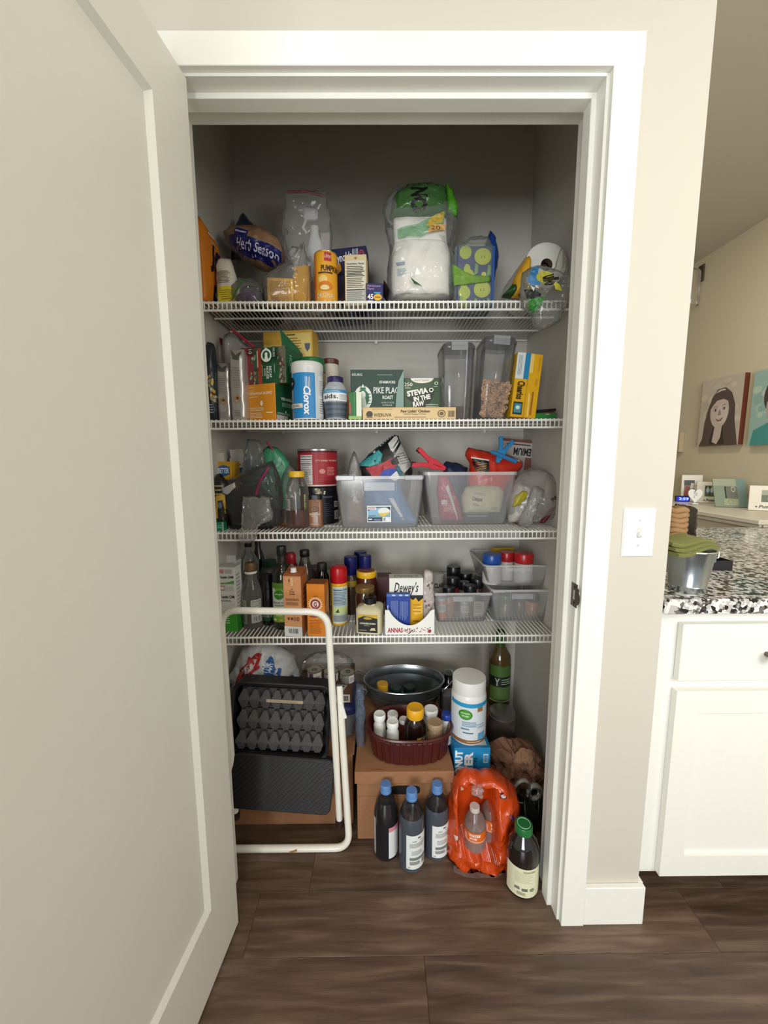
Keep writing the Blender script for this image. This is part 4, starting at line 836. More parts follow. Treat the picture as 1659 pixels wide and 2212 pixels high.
ziptop(t, [(578, 956), (590, 972), (606, 996), (622, 1018)], 1.43, x, z, '96304f', .004, dy=-.01)
t, b, x, zz = pxbag('snack_zip_bag', 'clear zip bag with brown snacks between the smoky bag and the syrup jar', 'zip bag', [(590, 1146), (650, 1146), (648, 1080), (640, 1030), (625, 1016), (612, 1040), (600, 1090)], 1.40, .05, clear2, z=z, cr=.006, seed=13)
bagpart('brown_snacks', t, [(598, 1142), (640, 1142), (634, 1105), (612, 1100)], 1.40, .03, M('7a4f30', .6, var=.3, bump=.6, scale=90), x, z, 0, .004, 60)
# syrup jar
t, R, h = vessel('syrup_bottle', 'glass bottle of amber syrup with yellow lid, front of the third shelf', 'bottle', 617, 668, 1018, 1.375, z, [('glass', film('a9a29a', .04, .03, .5), [(.85, 0), (.97, .02), (1, .06), (1, .58), (.94, .70), (.70, .84), (.60, .88), (.60, .91)]), ('syrup', M('4f1a08', .10, spec=.8, var=.03), [(.82, .008), (.94, .025), (.965, .06), (.965, .32)]), ('lid', M('e6bc2a', .35), [(.64, .895), (.66, .90), (.66, .985), (.62, 1)])])
pr = Pr(); pr.R(0, 0, 1, 1, 'a9a6a0').L(.1, .1, .9, .9, 6, '6c6660'); pr.build('jar_label', t, cyl(R, h*.32, h*.52, -70, -25))
# cinnamon
t, R, h = vessel('spice_jar', 'brown ground spice jar with black lid, front of the third shelf beside the syrup', 'jar', 667, 698, 1068, 1.385, z, [('glass', M('8a5f45', .25, var=.06), [(.9, 0), (1, .02), (1, .78), (.85, .85)]), ('lid', blackplas, [(.82, .84), (.86, .85), (.86, .985), (.8, 1)])], p=4)
pr = Pr(); pr.D(.5, .72, .36, .12, '3d2a1e').D(.5, .72, .30, .09, '8a5f45').T('SPICE', .3, .70, .7, .745, '3d2a1e', bold=.02).T('CINNAMON', .08, .48, .92, .55, 'e3d2bc', bold=.03).L(.2, .40, .8, .46, 1, 'd0bca4').T('NET WT 2 OZ', .15, .08, .85, .12, 'd0bca4'); pr.build('print', t, face(R*1.7, h*.74, -R*1.0, z=h*.03))
t, w, h, d = carton('yellow_packet', 'narrow yellow packet standing between the syrup and the spice jar', 'packet', 657, 668, 1068, 1.425, z, .02, 'd9c92a')
pr = Pr(w, h); pr.B(.2, .1, .8, .9, 9, '3c3a18', True); pr.build('print', t, face(w, h, -d/2))
# black can, red can on it
t, R, h = vessel('black_canister', 'black printed coffee canister standing under the red can, third shelf', 'canister', 648, 731, 1050, 1.49, z, [('can_body', M('17181f', .35), [(.97, 0), (1, .02), (1, .98), (.97, 1)])])
hb = h
pr = Pr(); rnd = random.Random(8)
for i in range(18): pr.D(.50+.16*rnd.random(), .80+.18*rnd.random(), .012+.012*rnd.random(), .03, rnd.choice(['d8cfa8', 'e8e4d4', '9a8a5a']), 6)
pr.T('DARK', .55, .70, .78, .80, '4a5060').R(.82, .45, .92, .62, 'b9b8ae').B(.83, .47, .91, .60, 6).R(.82, .10, .93, .35, 'b9b8ae').B(.83, .12, .92, .33, 8).L(.55, .2, .78, .6, 7, '2f3542'); pr.build('print', t, cyl(R, .004, h*.97, -85, 85))
t, R, h = vessel('red_can', 'large red can with metal rim and nutrition panel stacked on the black canister', 'can', 645, 729, 971, 1.49, z+hb+.001, [('can_body', M('9e1f2c', .3), [(.97, 0), (1, .01), (1, .95)]), ('metal_rim', M('b9babb', .25, metal=.8), [(1.02, .945), (1.04, .955), (1.04, .985), (1.0, 1), (.97, .985)])])
pr = Pr(); pr.R(0, 0, 1, .98, 'a3202e').R(0, 0, 1, .04, 'd8d2c6').R(.04, .955, .96, .985, '2a1416').R(.22, .05, .46, .88, 'd2d0cc').T('Nutrition Facts', .235, .82, .445, .86, '2c2a2a', bold=.03).R(.23, .75, .45, .765, '2c2a2a').L(.235, .1, .445, .72, 12, '77757a', .3).R(.23, .62, .45, .635, '2c2a2a').T('IT\'S HARD TO BEAT', .52, .70, .92, .75, 'e8bfb4', bold=.02).D(.62, .42, .05, .07, 'd68a84').L(.70, .3, .86, .55, 6, 'd68a84').L(.5, .12, .9, .22, 2, 'b5403f')
pr.build('print', t, cyl(R, .002, h*.95, -85, 85))
# clear bins
def bin_(name, label, pl, pr_, pt, pb, Yf, dep, z, taper=.90, rot=0, group='clear plastic bins on the pantry shelves', m=None, lipz=.92, clips=True):
    a = onY(pl, pt, Yf); b = onY(pr_, pt, Yf); w = b.x-a.x; h = (a.z+b.z)/2-z
    t = thing(name, label, 'storage bin', ((a.x+b.x)/2, Yf+dep/2, z+.001), (0, 0, rot), group)
    m = m or frost; k = taper
    def ring(s, zz, r=.018, e=0):
        W2, D2 = w/2*s-e, dep/2*s-e; out = []
        for cx, cy, a0 in ((W2-r, D2-r, 0), (-W2+r, D2-r, PI/2), (-W2+r, -D2+r, PI), (W2-r, -D2+r, 1.5*PI)):
            out += [Vector((cx+r*cos(a0+PI/2*i/5), cy+r*sin(a0+PI/2*i/5), zz)) for i in range(6)]
        return out
    bm = bmesh.new(); th = .0016
    ringgrid(bm, [ring(k*.97, 0, .014), ring(k, .006), ring(k+(1-k)*.75, h*.75), ring(k+(1-k)*.78, h*.76), ring(.975, h*.95), ring(.975, h*.95, .02, th), ring(k+(1-k)*.78, h*.76, .018, th), ring(k, .006+th, .017, th), ring(k*.97, th, .014, th)])
    bmesh.ops.recalc_face_normals(bm, faces=bm.faces)
    add('bin_body', bm, m, t, True)
    bm = bmesh.new(); ringgrid(bm, [ring(.975, h*.945), ring(1.0, h*.94, .022), ring(1.0, h, .022), ring(.97, h, .02), ring(.975, h*.95)], False, False); bmesh.ops.recalc_face_normals(bm, faces=bm.faces)
    add('bin_rim', bm, film('f0f0f0', .40, .2, .3), t, True)
    if clips:
        for s in (-1, 1): add('rim_tab', BX((s*w*.38, -dep/2-.001, h*.965), (w*.20, .006, h*.09), .002), film('e8eaec', .30, .2, .3), t)
        add('front_panel', BX((0, -dep/2*(k+(1-k)*.8)-.0012, h*.80), (w*.34, .0012, h*.16), .0004), film('e8eaec', .22, .2, .2), t)
        for s in (-1, 1): add('rib', BX((s*w*.19, -dep/2*(k+(1-k)*.8)-.001, h*.80), (.0016, .003, h*.22), .0004), film('e8eaec', .3, .2, .3), t)
    return t, w, h, dep
t, w, h, d = bin_('storage_bin', 'clear frosted bin with a blue picture label, left of the two on the third shelf', 722, 917, 1029, 1138, 1.335, .24, z, .88)
bt = t
pr = Pr(.1, .06); pr.R(0, 0, 1, 1, 'e6ebec').R(.03, .06, .97, .94, '7fa9c4').R(.03, .70, .97, .94, '1c2c2e').P([(.03, .62), (.20, .86), (.80, .90), (.97, .72), (.97, .58), (.03, .40)], '86b3cf').R(.05, .76, .38, .90, 'e9e6e2').T('Sterilite', .09, .79, .34, .87, 'c04048', bold=.03).D(.70, .66, .25, .22, 'dfe2dc').P([(.48, .56), (.52, .42), (.70, .34), (.92, .52), (.90, .62), (.70, .55)], 'd9c04a').R(.03, .06, .62, .30, '22384a').T('58 QT / 55 L', .06, .36, .34, .42, '2c5a74').T('6 QT', .06, .12, .2, .26, 'd9e2e8').L(.3, .1, .6, .2, 2, '9fb2bf').R(.64, .06, .97, .32, 'dfe3e2').B(.67, .09, .78, .28, 6)
pr.build('picture_label', t, face(.084, .058, -d/2*.93-.0015, x=-.002, z=.020), gap=.0003)
# bags inside / above bin 1
def inbag(name, label, cat, pts, Y, th, mat, zb, **k):
    t, b, x, zz = pxbag(name, label, cat, pts, Y, th, mat, **k); return t, b, x, zz
t, b, x, zz = pxbag('blue_bag', 'soft blue bag pressed inside the left clear bin, third shelf', 'bag', [(800, 1132), (905, 1132), (880, 1090), (862, 1046), (840, 1036), (790, 1038), (785, 1085)], 1.41, .08, M('3f6f9e', .45, var=.1, bump=.4, scale=30), z=z+.002, cr=.006, seed=3)
pr = Pr(); pr.P([(.52, .98), (.66, .99), (1.0, .10), (.96, .05)], 'c9cac4'); pr.build('white_band', t, onto(b, -.06, .01, .06, .10))
t, b, x, zz = pxbag('nut_bag', 'clear bag of brown nuts inside the left clear bin, third shelf', 'bag', [(745, 1132), (796, 1132), (790, 1080), (782, 1030), (772, 985), (764, 975), (758, 990), (748, 1035)], 1.42, .06, clear2, z=z+.002, cr=.005, seed=8)
bagpart('nuts', t, [(748, 1130), (790, 1130), (784, 1080), (752, 1075)], 1.42, .045, M('8f6a58', .6, var=.3, bump=.7, scale=80), x, z+.002, 0, .004, 60)
t, b, x, zz = pxbag('snack_bag', 'black and teal snack bag with barcode standing tilted out of the left clear bin', 'bag', [(795, 1120), (872, 1110), (890, 1015), (886, 990), (872, 965), (858, 931), (846, 937), (800, 972), (771, 1003), (775, 1014), (790, 1060)], 1.455, .07, M('1b1b1c', .3, var=.05, bump=.2), z=z+.004, cr=.005, seed=14, sc=16)
sx0 = onY(771, 1112, 1.455).x-x; sx1 = onY(890, 1112, 1.455).x-x; sz1 = onY(830, 931, 1.455).z-z
def S3(px, py): p = onY(px, py, 1.455); return ((p.x-x-sx0)/(sx1-sx0), (p.z-z)/sz1)
Q = lambda *p: [S3(a, b_) for a, b_ in p]
pr = Pr(sx1-sx0, sz1)
pr.P(Q((773, 1008), (818, 975), (826, 985), (822, 1003), (800, 1011), (782, 1010)), '3f9a9c').P(Q((775, 1001), (838, 945), (843, 950), (790, 992)), '2a6a68').P(Q((790, 1014), (818, 1008), (846, 993), (858, 1010), (846, 1030), (805, 1035), (798, 1022)), 'a9242c').P(Q((838, 962), (856, 942), (862, 958), (858, 966), (848, 981), (843, 976)), 'c9c9c4').P(Q((850, 990), (866, 962), (880, 990), (888, 1010), (872, 1025), (862, 1015)), 'a9a9a6').P(Q((818, 1035), (828, 1018), (850, 1014), (862, 1030), (858, 1042), (824, 1042)), '2240a0').P(Q((840, 1034), (856, 1020), (864, 1036), (850, 1042)), 'd8dcdc').P(Q((852, 1010), (862, 1010), (872, 1035), (866, 1040)), '1f5a68').P(Q((842, 998), (856, 990), (862, 1005), (848, 1008)), '1a1414').R(*S3(806, 982), *S3(811, 976), 'dcdcd8')
for k in range(6): u, v = S3(822+5*k, 966-5*k); pr.D(u, v, .012, .01, 'dcdcd8', 6)
for k in range(5): a_ = S3(848+2.2*k, 973-3*k); b_ = S3(854+2.2*k, 968-3*k); pr.P([(a_[0], a_[1]), (a_[0]+.008, a_[1]), (b_[0]+.008, b_[1]+.03), (b_[0], b_[1]+.03)], '1a1a18')
for k in range(5): pr.P(Q((856+2*k, 985+5*k), (876+2*k, 980+5*k), (876+2*k, 981.5+5*k), (856+2*k, 986.5+5*k)), '6c6c6a')
pr.T('BAG', *S3(855, 993), *S3(862, 987), '1a1a1a', bold=.03)
pr.build('print', t, onto(b, sx0, 0, sx1, sz1), gap=.0004)
# bin 2
t, w, h, d = bin_('storage_bin', 'clear frosted bin full of food bags, right of the two on the third shelf', 915, 1121, 1020, 1128, 1.385, .24, z, .83, clips=False)
t, b, x, zz = pxbag('rice_bag', 'cream food bag lettered in dark print inside the right clear bin', 'bag', [(1000, 1092), (1080, 1092), (1090, 1045), (1078, 1034), (1040, 1030), (1005, 1036), (996, 1060)], 1.47, .09, M('cfc9a4', .6, var=.05, bump=.2), cr=.004, seed=5); t.location.z = z+.035
pr = Pr(); pr.T('Unique', .08, .42, .38, .70, '4a4a48', bold=.05, shear=.1).L(.1, .78, .5, .90, 2, '9a9880').L(.12, .22, .32, .36, 2, '6a6a64').L(.72, .12, .95, .3, 3, '8a8a74'); pr.build('print', t, onto(b, -.055, .01, .06, .085, -6))
t, w2, h2, d2 = carton('dark_tin', 'dark flat tin at the bottom of the right clear bin', 'tin', 1003, 1062, 1092, 1.47, z+.003, .09, '2b3238'); t.location.z = z+.0045
pr = Pr(w2, h2); pr.L(.1, .2, .9, .8, 3, '8a8f8c'); pr.build('print', t, face(w2, h2, -d2/2))
t, b, x, zz = pxbag('pretzel_bag', 'pink and clear pretzel bag inside the right clear bin, left side', 'bag', [(950, 1122), (1000, 1124), (990, 1080), (972, 1040), (966, 1022), (948, 1020), (945, 1060)], 1.46, .05, M('a52a4c', .3, var=.12, bump=.3), z=z+.003, cr=.005, seed=6)
rnd = random.Random(4); pr = Pr()
for i in range(26): pr.O(.2+.6*rnd.random(), .28+.45*rnd.random(), .085, .045, 'c9968a', .3, 12)
pr.R(.1, .48, .38, .60, 'c9c3c4').P([(.3, .95), (.9, .15), (1, .0), (1, .1), (.45, 1)], 'c9c0be'); pr.build('print', t, onto(b, -.035, 0, .035, .14))
t, b, x, zz = pxbag('navy_bag', 'small navy blue bag top peeking over the right clear bin', 'bag', [(955, 1100), (1005, 1100), (1008, 1012), (990, 1002), (965, 997), (958, 1004)], 1.52, .06, M('1d2c4c', .4, var=.15, bump=.4), cr=.005, seed=9); t.location.z = z+.003
for v in b.data.vertices: v.co.z = v.co.z +(zz-z-.003)*min(1, max(0, v.co.z)/.06)
t, b, x, zz = pxbag('red_bag', 'folded red food bag clipped shut, rising from the right clear bin', 'bag', [(1010, 1085), (1080, 1085), (1098, 1040), (1127, 1010), (1129, 997), (1100, 985), (1050, 975), (1012, 967), (1004, 980), (1016, 1000), (1012, 1030)], 1.50, .08, M('c4301c', .3, var=.06, bump=.3), cr=.005, seed=15, sc=18); t.location.z = z+.04; 
for v in b.data.vertices: v.co.z += (zz-z-.04)
sx0 = onY(1000, 1100, 1.5).x-x; sx1 = onY(1130, 1100, 1.5).x-x; sz0 = onY(1060, 1090, 1.5).z-z-.04; sz1 = onY(1060, 965, 1.5).z-z-.04
def S4(px, py): p = onY(px, py, 1.5); return ((p.x-x-sx0)/(sx1-sx0), (p.z-z-.04-sz0)/(sz1-sz0))
Q = lambda *p: [S4(a, b_) for a, b_ in p]; pr = Pr()
pr.P(Q((1015, 989), (1051, 995), (1050, 1020), (1024, 1017), (1018, 1003)), '1a1512').P(Q((1014, 987), (1051, 993), (1051, 996), (1014, 990)), 'e6dccf')
for k in range(6): pr.P(Q((1026, 999+3.4*k), (1046-k, 1001+3.4*k), (1046-k, 1002+3.4*k), (1026, 1000+3.4*k)), 'd9a050')
pr.P(Q((1108, 986), (1120, 992), (1122, 998), (1112, 996)), 'e0c9a8'); pr.build('print', t, onto(b, sx0, sz0, sx1, sz1))
# clips
def clip(name, label, col, c, rot, s=1., tip='2a0f12'):
    t = thing(name, label, 'clip', c, rot); m = M(col, .25)
    for sg, nm in ((1, 'upper_jaw'), (-1, 'lower_jaw')):
        pts = [(-.062, sg*.030, .007), (-.050, sg*.027, .009), (-.028, sg*.016, .008), (-.006, sg*.009, .010), (.012, sg*.010, .009), (.050, sg*.004, .0045), (.056, sg*.002, .004)]
        bm = bmesh.new(); ringgrid(bm, [[Vector((x_*s, y_*s, (z_+dz*hh_)*s)) for y_, dz in ((-.012, -1), (.012, -1), (.012, 1), (-.012, 1))] for x_, z_, hh_ in pts]); bmesh.ops.recalc_face_normals(bm, faces=bm.faces); bmesh.ops.bevel(bm, geom=[e_ for e_ in bm.edges], offset=.0012, segments=1, affect='EDGES'); add(nm, bm, m, t)
        add('grip', tube([(-.066*s, 0, sg*.028*s), (-.050*s, 0, sg*.023*s)], .0075*s, 12), M(tip, .5), t, True)
    add('spring', lathe([(.007*s, -.013*s), (.007*s, .013*s)], 16, rot=Matrix.Rotation(PI/2, 3, 'X')), m, t, True)
    return t
rim2 = onY(930, 1020, 1.385).z
p = onY(930, 1003, 1.42); clip('chip_clip', 'red spring clip lying on the left rim of the right clear bin', 'c01c2c', (p.x, 1.41, p.z+.004), (0, .38, .0), 1.0)
p = onY(1090, 972, 1.452); t = clip('chip_clip', 'bright blue spring clip holding the red bag shut, third shelf', '2f86bc', (p.x-.012, 1.448, p.z-.006), (0, 1.95, 0), .78, '2f86bc')
add('clamp_bar', BX((.016, -.012, .012), (.014, .012, .105), .003), M('2a7ab0', .3), t)
# cracker box upside down
X, w, h = fit(1068, 1152, 952, 1.60, z); t = thing('cracker_box', 'tattered cracker box standing upside down behind the right clear bin', 'box', (X, 1.625, z+.001), (0, .10, 0)); t.location.z += .006
add('carton', BX((0, 0, h/2), (w, .05, h-.004), .001), M('7a4a3c', .6, var=.1), t)
pr = Pr(w, h); pr.R(.0, .78, .95, .97, 'b9b2ac').T('PREMIUM', .30, .80, .92, .90, '26221f', rot=180, bold=.04).R(.0, .30, .62, .78, 'a8a09a').L(.1, .92, .9, .96, 1, '6a3a34').R(.62, .0, 1, .50, '6a2a24').P([(.66, .5), (.95, .6), (.85, .72)], '8a4a40'); pr.build('print', t, face(w, h-.004, -.025))
# crumpled bags on the right
t, b, x, zz = pxbag('crumpled_bag', 'crumpled clear and white plastic bag at the right end of the third shelf', 'bag', [(1100, 1130), (1130, 1136), (1150, 1132), (1205, 1120), (1210, 1080), (1208, 1040), (1170, 1018), (1130, 1022), (1108, 1050), (1096, 1085)], 1.40, .11, film('d0cbc4', .22, .08, .3, 1., 30), z=z, cr=.016, seed=22, sc=15)
bagpart('white_film', t, [(1098, 1128), (1140, 1120), (1160, 1085), (1140, 1055), (1115, 1045), (1104, 1070)], 1.40, .06, M('b5b0a8', .45, var=.06, bump=.5, scale=30), x, z, -.01, .008, 20)
bagpart('twisted_neck', t, [(1150, 1050), (1170, 1060), (1152, 1100), (1140, 1137), (1118, 1135), (1134, 1095)], 1.345, .035, clear2, x, z, -.07, .006, 40)
bagpart('yellow_patch', t, [(1098, 1092), (1112, 1090), (1128, 1072), (1130, 1062), (1118, 1060), (1104, 1072)], 1.40, .02, M('a59a2a', .35), x, z, -.048, .003)
bagpart('red_patch', t, [(1158, 1128), (1178, 1100), (1190, 1092), (1180, 1112), (1166, 1128)], 1.40, .02, M('6a1620', .4), x, z, -.035, .002)
pr = Pr(); pr.T('qdf', .72, .60, .86, .70, '3c3a38', bold=.04, rot=10).T('5', .88, .50, .94, .58, '3c3a38', rot=-60, bold=.04); pr.build('print', t, onto(b, -.09, 0, .09, .15))

# ================================================================ shelf 4
z = SH[4]
for i, (pl, pm, pr_, pt, Y, lb) in enumerate(((476, 516, 524, 1212, 1.43, 'taller white medicine carton behind, far left of the fourth shelf'), (474, 512, 522, 1226, 1.33, 'white and green medicine carton in front, far left of the fourth shelf'))):
    t, w, h, d = carton('medicine_box', lb, 'medicine box', pl, pm, pt, Y, z, .05 if i else .04, 'dedfd9', rz=-.10)
    pr = Pr(w, h); pr.R(0, 0, 1, .30, '3aa02c').T('Tussin DM', .05, .52, .92, .57, '2a2c2c', bold=.03).T('Tussin DM', .05, .83, .92, .87, '2a2c2c', bold=.03).R(.05, .64, .40, .72, 'c08a8c').R(.10, .66, .35, .70, 'dedfd9').R(.5, .64, .9, .71, 'c9c9c4').P([(.05, .76), (.45, .765), (.95, .80), (.95, .75), (.10, .74)], '5aa64c').L(.05, .47, .8, .50, 2, '7c7f7c').L(.08, .12, .7, .26, 4, 'b9e0ae').R(.05, .91, .38, .97, 'c08a8c').R(.5, .91, .85, .97, 'b5b5b2'); pr.build('print', t, face(w, h, -d/2))
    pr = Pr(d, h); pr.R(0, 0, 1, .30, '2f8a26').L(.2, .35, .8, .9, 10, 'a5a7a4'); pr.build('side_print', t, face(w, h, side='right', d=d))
    if not i: add('open_flap', BX((0, -d/2+.003, h+.010), (w*.9, .001, .022)), M('e0e0da', .7), t)
def B(name, label, pl, pr_, pt, Yc, body, cap, capc, bodym=None, cat='bottle', liquid=None, n=40, extra=None, z=z, w=None):
    parts = [('glass' if liquid else 'bottle_body', bodym or blackplas, body)]
    if liquid: parts.append(('liquid', liquid[0], liquid[1]))
    parts.append(('cap', capc, cap)); return vessel(name, label, cat, pl, pr_, pt, Yc, z, parts, n=n, w=w)
tall = lambda neck=.34: [(.92, 0), (1, .02), (1, .58), (.93, .66), (.55, .76), (neck, .82), (neck, .93)]
dkg = M('1d1f14', .1, spec=.8, var=.03, name='dark green glass'); dk = M('121210', .12, spec=.8, var=.02, name='dark glass')
B('sauce_bottle', 'brown necked bottle with black cap behind the medicine cartons, fourth shelf', 494, 530, 1181, 1.60, [(.9, 0), (1, .02), (1, .55), (.6, .66), (.30, .74), (.28, .90)], [(.31, .88), (.32, .885), (.32, .99), (.29, 1)], M('1a1614', .4), M('4a3418', .12, spec=.8))
B('glass_bottle', 'tall clear bottle with black cap behind the vinegar bottle, fourth shelf', 519, 560, 1168, 1.50, [(.92, 0), (1, .02), (1, .60), (.95, .72), (.60, .82), (.34, .88), (.32, .93)], [(.36, .92), (.38, .925), (.38, .995), (.36, 1)], blackplas, glassm, liquid=(M('5a5648', .2, var=.1), [(.88, .01), (.95, .03), (.95, .40)]))
B('wine_bottle', 'slim black bottle rising behind the clear bottle, fourth shelf left', 545, 574, 1152, 1.58, [(.92, 0), (1, .02), (1, .60), (.7, .72), (.42, .80), (.40, .95)], [(.44, .90), (.44, .99), (.4, 1)], blackplas, dk)
t, R, h = B('vinegar_bottle', 'clear vinegar bottle with brown and white cap, front left of the fourth shelf', 522, 566, 1215, 1.38, [(.90, 0), (1, .02), (1, .38), (1.0, .44), (.94, .56), (.70, .68), (.50, .77), (.48, .84)], [(.56, .84), (.58, .845), (.58, .875), (.50, .88), (.52, .90), (.52, .98), (.48, 1)], M('6e5636', .4), film('a9aca4', .12, .04, .5), liquid=(M('4c4626', .15, spec=.7, var=.04), [(.86, .01), (.95, .03), (.95, .33)]))
add('cap_ring', lathe([(.56*R, .835*h), (.59*R, .84*h), (.59*R, .87*h), (.5*R, .875*h)], 30), whiteplas, t, True)
pr = Pr(); pr.R(0, 0, .42, 1, '8f9488').R(.58, .05, .98, .98, 'dcded8').R(.60, .07, .96, .96, '9a9d98').R(.62, .10, .94, .35, 'c9ccc8').B(.64, .12, .92, .32, 10).L(.62, .4, .94, .9, 6, 'c6c8c2').T('Vinegar', .05, .60, .36, .75, '3c4440', shear=.2).L(.05, .1, .36, .5, 6, '5c625a'); pr.build('bottle_label', t, cyl(R*1.0, h*.08, h*.46, -75, 75))
B('lidded_jar', 'clear jar with dark green lid behind the vinegar bottle, fourth shelf', 562, 606, 1210, 1.52, [(.95, 0), (1, .03), (1, .72), (.85, .84), (.62, .89), (.62, .91)], [(.66, .88), (.68, .885), (.68, .99), (.62, 1)], M('1f4434', .4), film('5c6058', .5, .08, .4), cat='jar')
t, R, h = B('small_dark_bottle', 'small dark bottle with green label between the vinegar and olive oil bottles', 566, 592, 1240, 1.395, [(.92, 0), (1, .02), (1, .75), (.8, .82), (.75, .88)], [(.78, .87), (.78, .99), (.7, 1)], blackplas, dk)
pr = Pr(); pr.R(0, .0, 1, .42, '1c4a34').T('OIL', .3, .32, .7, .38, 'a9c9a8').R(.1, .12, .9, .22, '9aa59c').B(.2, .12, .8, .22, 9); pr.build('bottle_label', t, cyl(R, h*.1, h*.7, -60, 60))
t, R, h = B('olive_oil_bottle', 'tall square dark olive oil bottle with green and white label, fourth shelf', 588, 634, 1180, 1.375, [(.93, 0), (1, .02), (1, .60), (.96, .68), (.60, .77), (.40, .80), (.38, .92)], [(.42, .89), (.44, .895), (.44, .99), (.42, 1)], M('1c1c1a', .35), dkg)
pr = Pr(); pr.R(0, 0, 1, 1, 'd9dcd0').R(0, .86, 1, 1, '5c8a2c').P([(.2, .86), (.8, .86), (.75, .80), (.25, .80)], '7fae3c').D(.42, .70, .26, .12, '3f8a2c').T('simple', .22, .69, .62, .74, 'e6efd8', bold=.02).T('OLIVE OIL', .1, .47, .75, .52, '3c4434', bold=.01).R(.2, .41, .7, .44, '7a8a74').R(0, 0, 1, .26, '7fa53c').D(.4, .24, .25, .08, 'c4d67a').D(.2, .06, .08, .03, 'e8e4c0').D(.5, .06, .08, .03, 'd9b04a'); pr.build('bottle_label', t, cyl(R, h*.10, h*.58, -55, 55))
B('red_cap_bottle', 'bottle with tall red cap right behind the olive oil bottle', 616, 644, 1194, 1.50, [(.9, 0), (1, .03), (1, .8), (.8, .84)], [(.74, .83), (.80, .84), (.80, .96), (.6, 1)], M('a8202a', .3), M('4a1a1a', .3))
# broth carton
t, w, h, d = carton('broth_carton', 'salmon orange broth carton with white screw cap at the front of the fourth shelf', 'carton', 615, 655, 1245, 1.285, z, .065, 'd99a66', rz=-.14)
pr = Pr(w, h); pr.R(0, 0, 1, .165, 'dfdfd8').B(.22, .05, .78, .13, 14).P([(.0, .985), (.5, .82), (1, .985)], 'c98a58').P([(.03, .98), (.5, .84), (.97, .98)], 'd9a06c').R(.44, .84, .56, .98, 'e8bc8c').D(.36, .93, .04, .03, '7a5030').T('Zoup', .34, .73, .64, .76, '5a3a22', bold=.02).T('GOOD', .34, .695, .66, .72, '5a3a22', bold=.02).D(.5, .785, .03, .01, '3a2a18').T('CHICKEN BROTH', .14, .60, .86, .635, '6a4428', bold=.01).L(.14, .52, .86, .58, 3, '9a6a44').R(.0, .46, 1, .475, '8a5a3c').R(.22, .28, .32, .32, '5a3c28').R(.40, .28, .50, .32, '5a3c28').O(.62, .30, .06, .03, '5a3c28', .3).O(.80, .30, .07, .033, '5a3c28', .4)
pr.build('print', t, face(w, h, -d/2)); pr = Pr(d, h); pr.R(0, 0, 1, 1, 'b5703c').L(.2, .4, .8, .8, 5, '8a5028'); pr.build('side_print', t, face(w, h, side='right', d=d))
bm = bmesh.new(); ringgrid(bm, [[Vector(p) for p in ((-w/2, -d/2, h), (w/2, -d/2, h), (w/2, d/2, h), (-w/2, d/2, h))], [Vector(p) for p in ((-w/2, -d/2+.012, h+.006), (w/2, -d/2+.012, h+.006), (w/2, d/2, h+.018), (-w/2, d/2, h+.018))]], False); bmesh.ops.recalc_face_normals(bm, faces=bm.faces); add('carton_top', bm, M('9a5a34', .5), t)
add('screw_cap', lathe([(.0105, 0), (.0115, .001), (.0115, .003), (.0100, .004), (.0100, .014), (.009, .015)], 24, c=(-.001, -d/2+.022, h+.008)), whiteplas, t, True)
B('soy_bottle', 'small dark sauce bottle with black cap behind the broth carton', 640, 680, 1188, 1.50, [(.92, 0), (1, .03), (1, .6), (.85, .70), (.50, .84), (.46, .90)], [(.50, .90), (.52, .905), (.52, .99), (.48, 1)], blackplas, film('5c564e', .35, .05, .6), liquid=(dk, [(.88, .01), (.96, .03), (.96, .60), (.80, .70), (.52, .80)]))
B('purple_lid_jar', 'jar with dark purple lid behind the orange cartons, fourth shelf', 664, 700, 1224, 1.56, [(.95, 0), (1, .03), (1, .8)], [(1.0, .8), (1.04, .81), (1.04, .98), (.98, 1)], M('4c1a34', .35), M('3a1c28', .3), cat='jar')
B('black_cap_bottle', 'dark bottle with ribbed black cap directly behind the baking soda box', 682, 712, 1216, 1.46, [(.95, 0), (1, .03), (1, .74), (.7, .84), (.66, .87)], [(.68, .86), (.70, .87), (.70, .98), (.66, 1)], M('201a18', .5), dk)
# baking soda box
t, w, h, d = carton('baking_soda_box', 'bright orange baking soda box with round sunburst logo, fourth shelf', 'box', 665, 704, 1262, 1.285, z, .058, 'e0861a', rz=-.10)
pr = Pr(w, h); pr.R(0, 0, 1, 1, 'df8418'); starburst(pr, .48, .62, .44, .44*w/h, 'f3dc9a', 18, .74); pr.D(.48, .62, .31, .31*w/h, 'f3ead8').D(.48, .62, .29, .29*w/h, 'a9282c').D(.48, .62, .19, .19*w/h, 'f3ead8').T('ARM', .36, .755, .60, .785, 'a9282c').T('G', .38, .565, .56, .66, '6a2a2c', bold=.03).R(.45, .35, .80, .40, 'f0a43c').T('Baking Soda', .15, .36, .8, .395, '7a2c10').L(.12, .05, .85, .32, 9, 'a85a10', .3)
pr.build('print', t, face(w, h, -d/2)); pr = Pr(d, h); pr.R(0, 0, 1, 1, 'c46a14').D(.55, .30, .35, .12, '5a3a2c').P([(.3, .5), (.9, .9), (.95, .75), (.4, .45)], 'e8a04c'); pr.build('side_print', t, face(w, h, side='right', d=d)); pr = Pr(w, d); pr.R(0, 0, 1, 1, '8a5228').D(.4, .5, .2, .1, '7a4420'); pr.build('top_print', t, face(w, h, side='top', d=d))
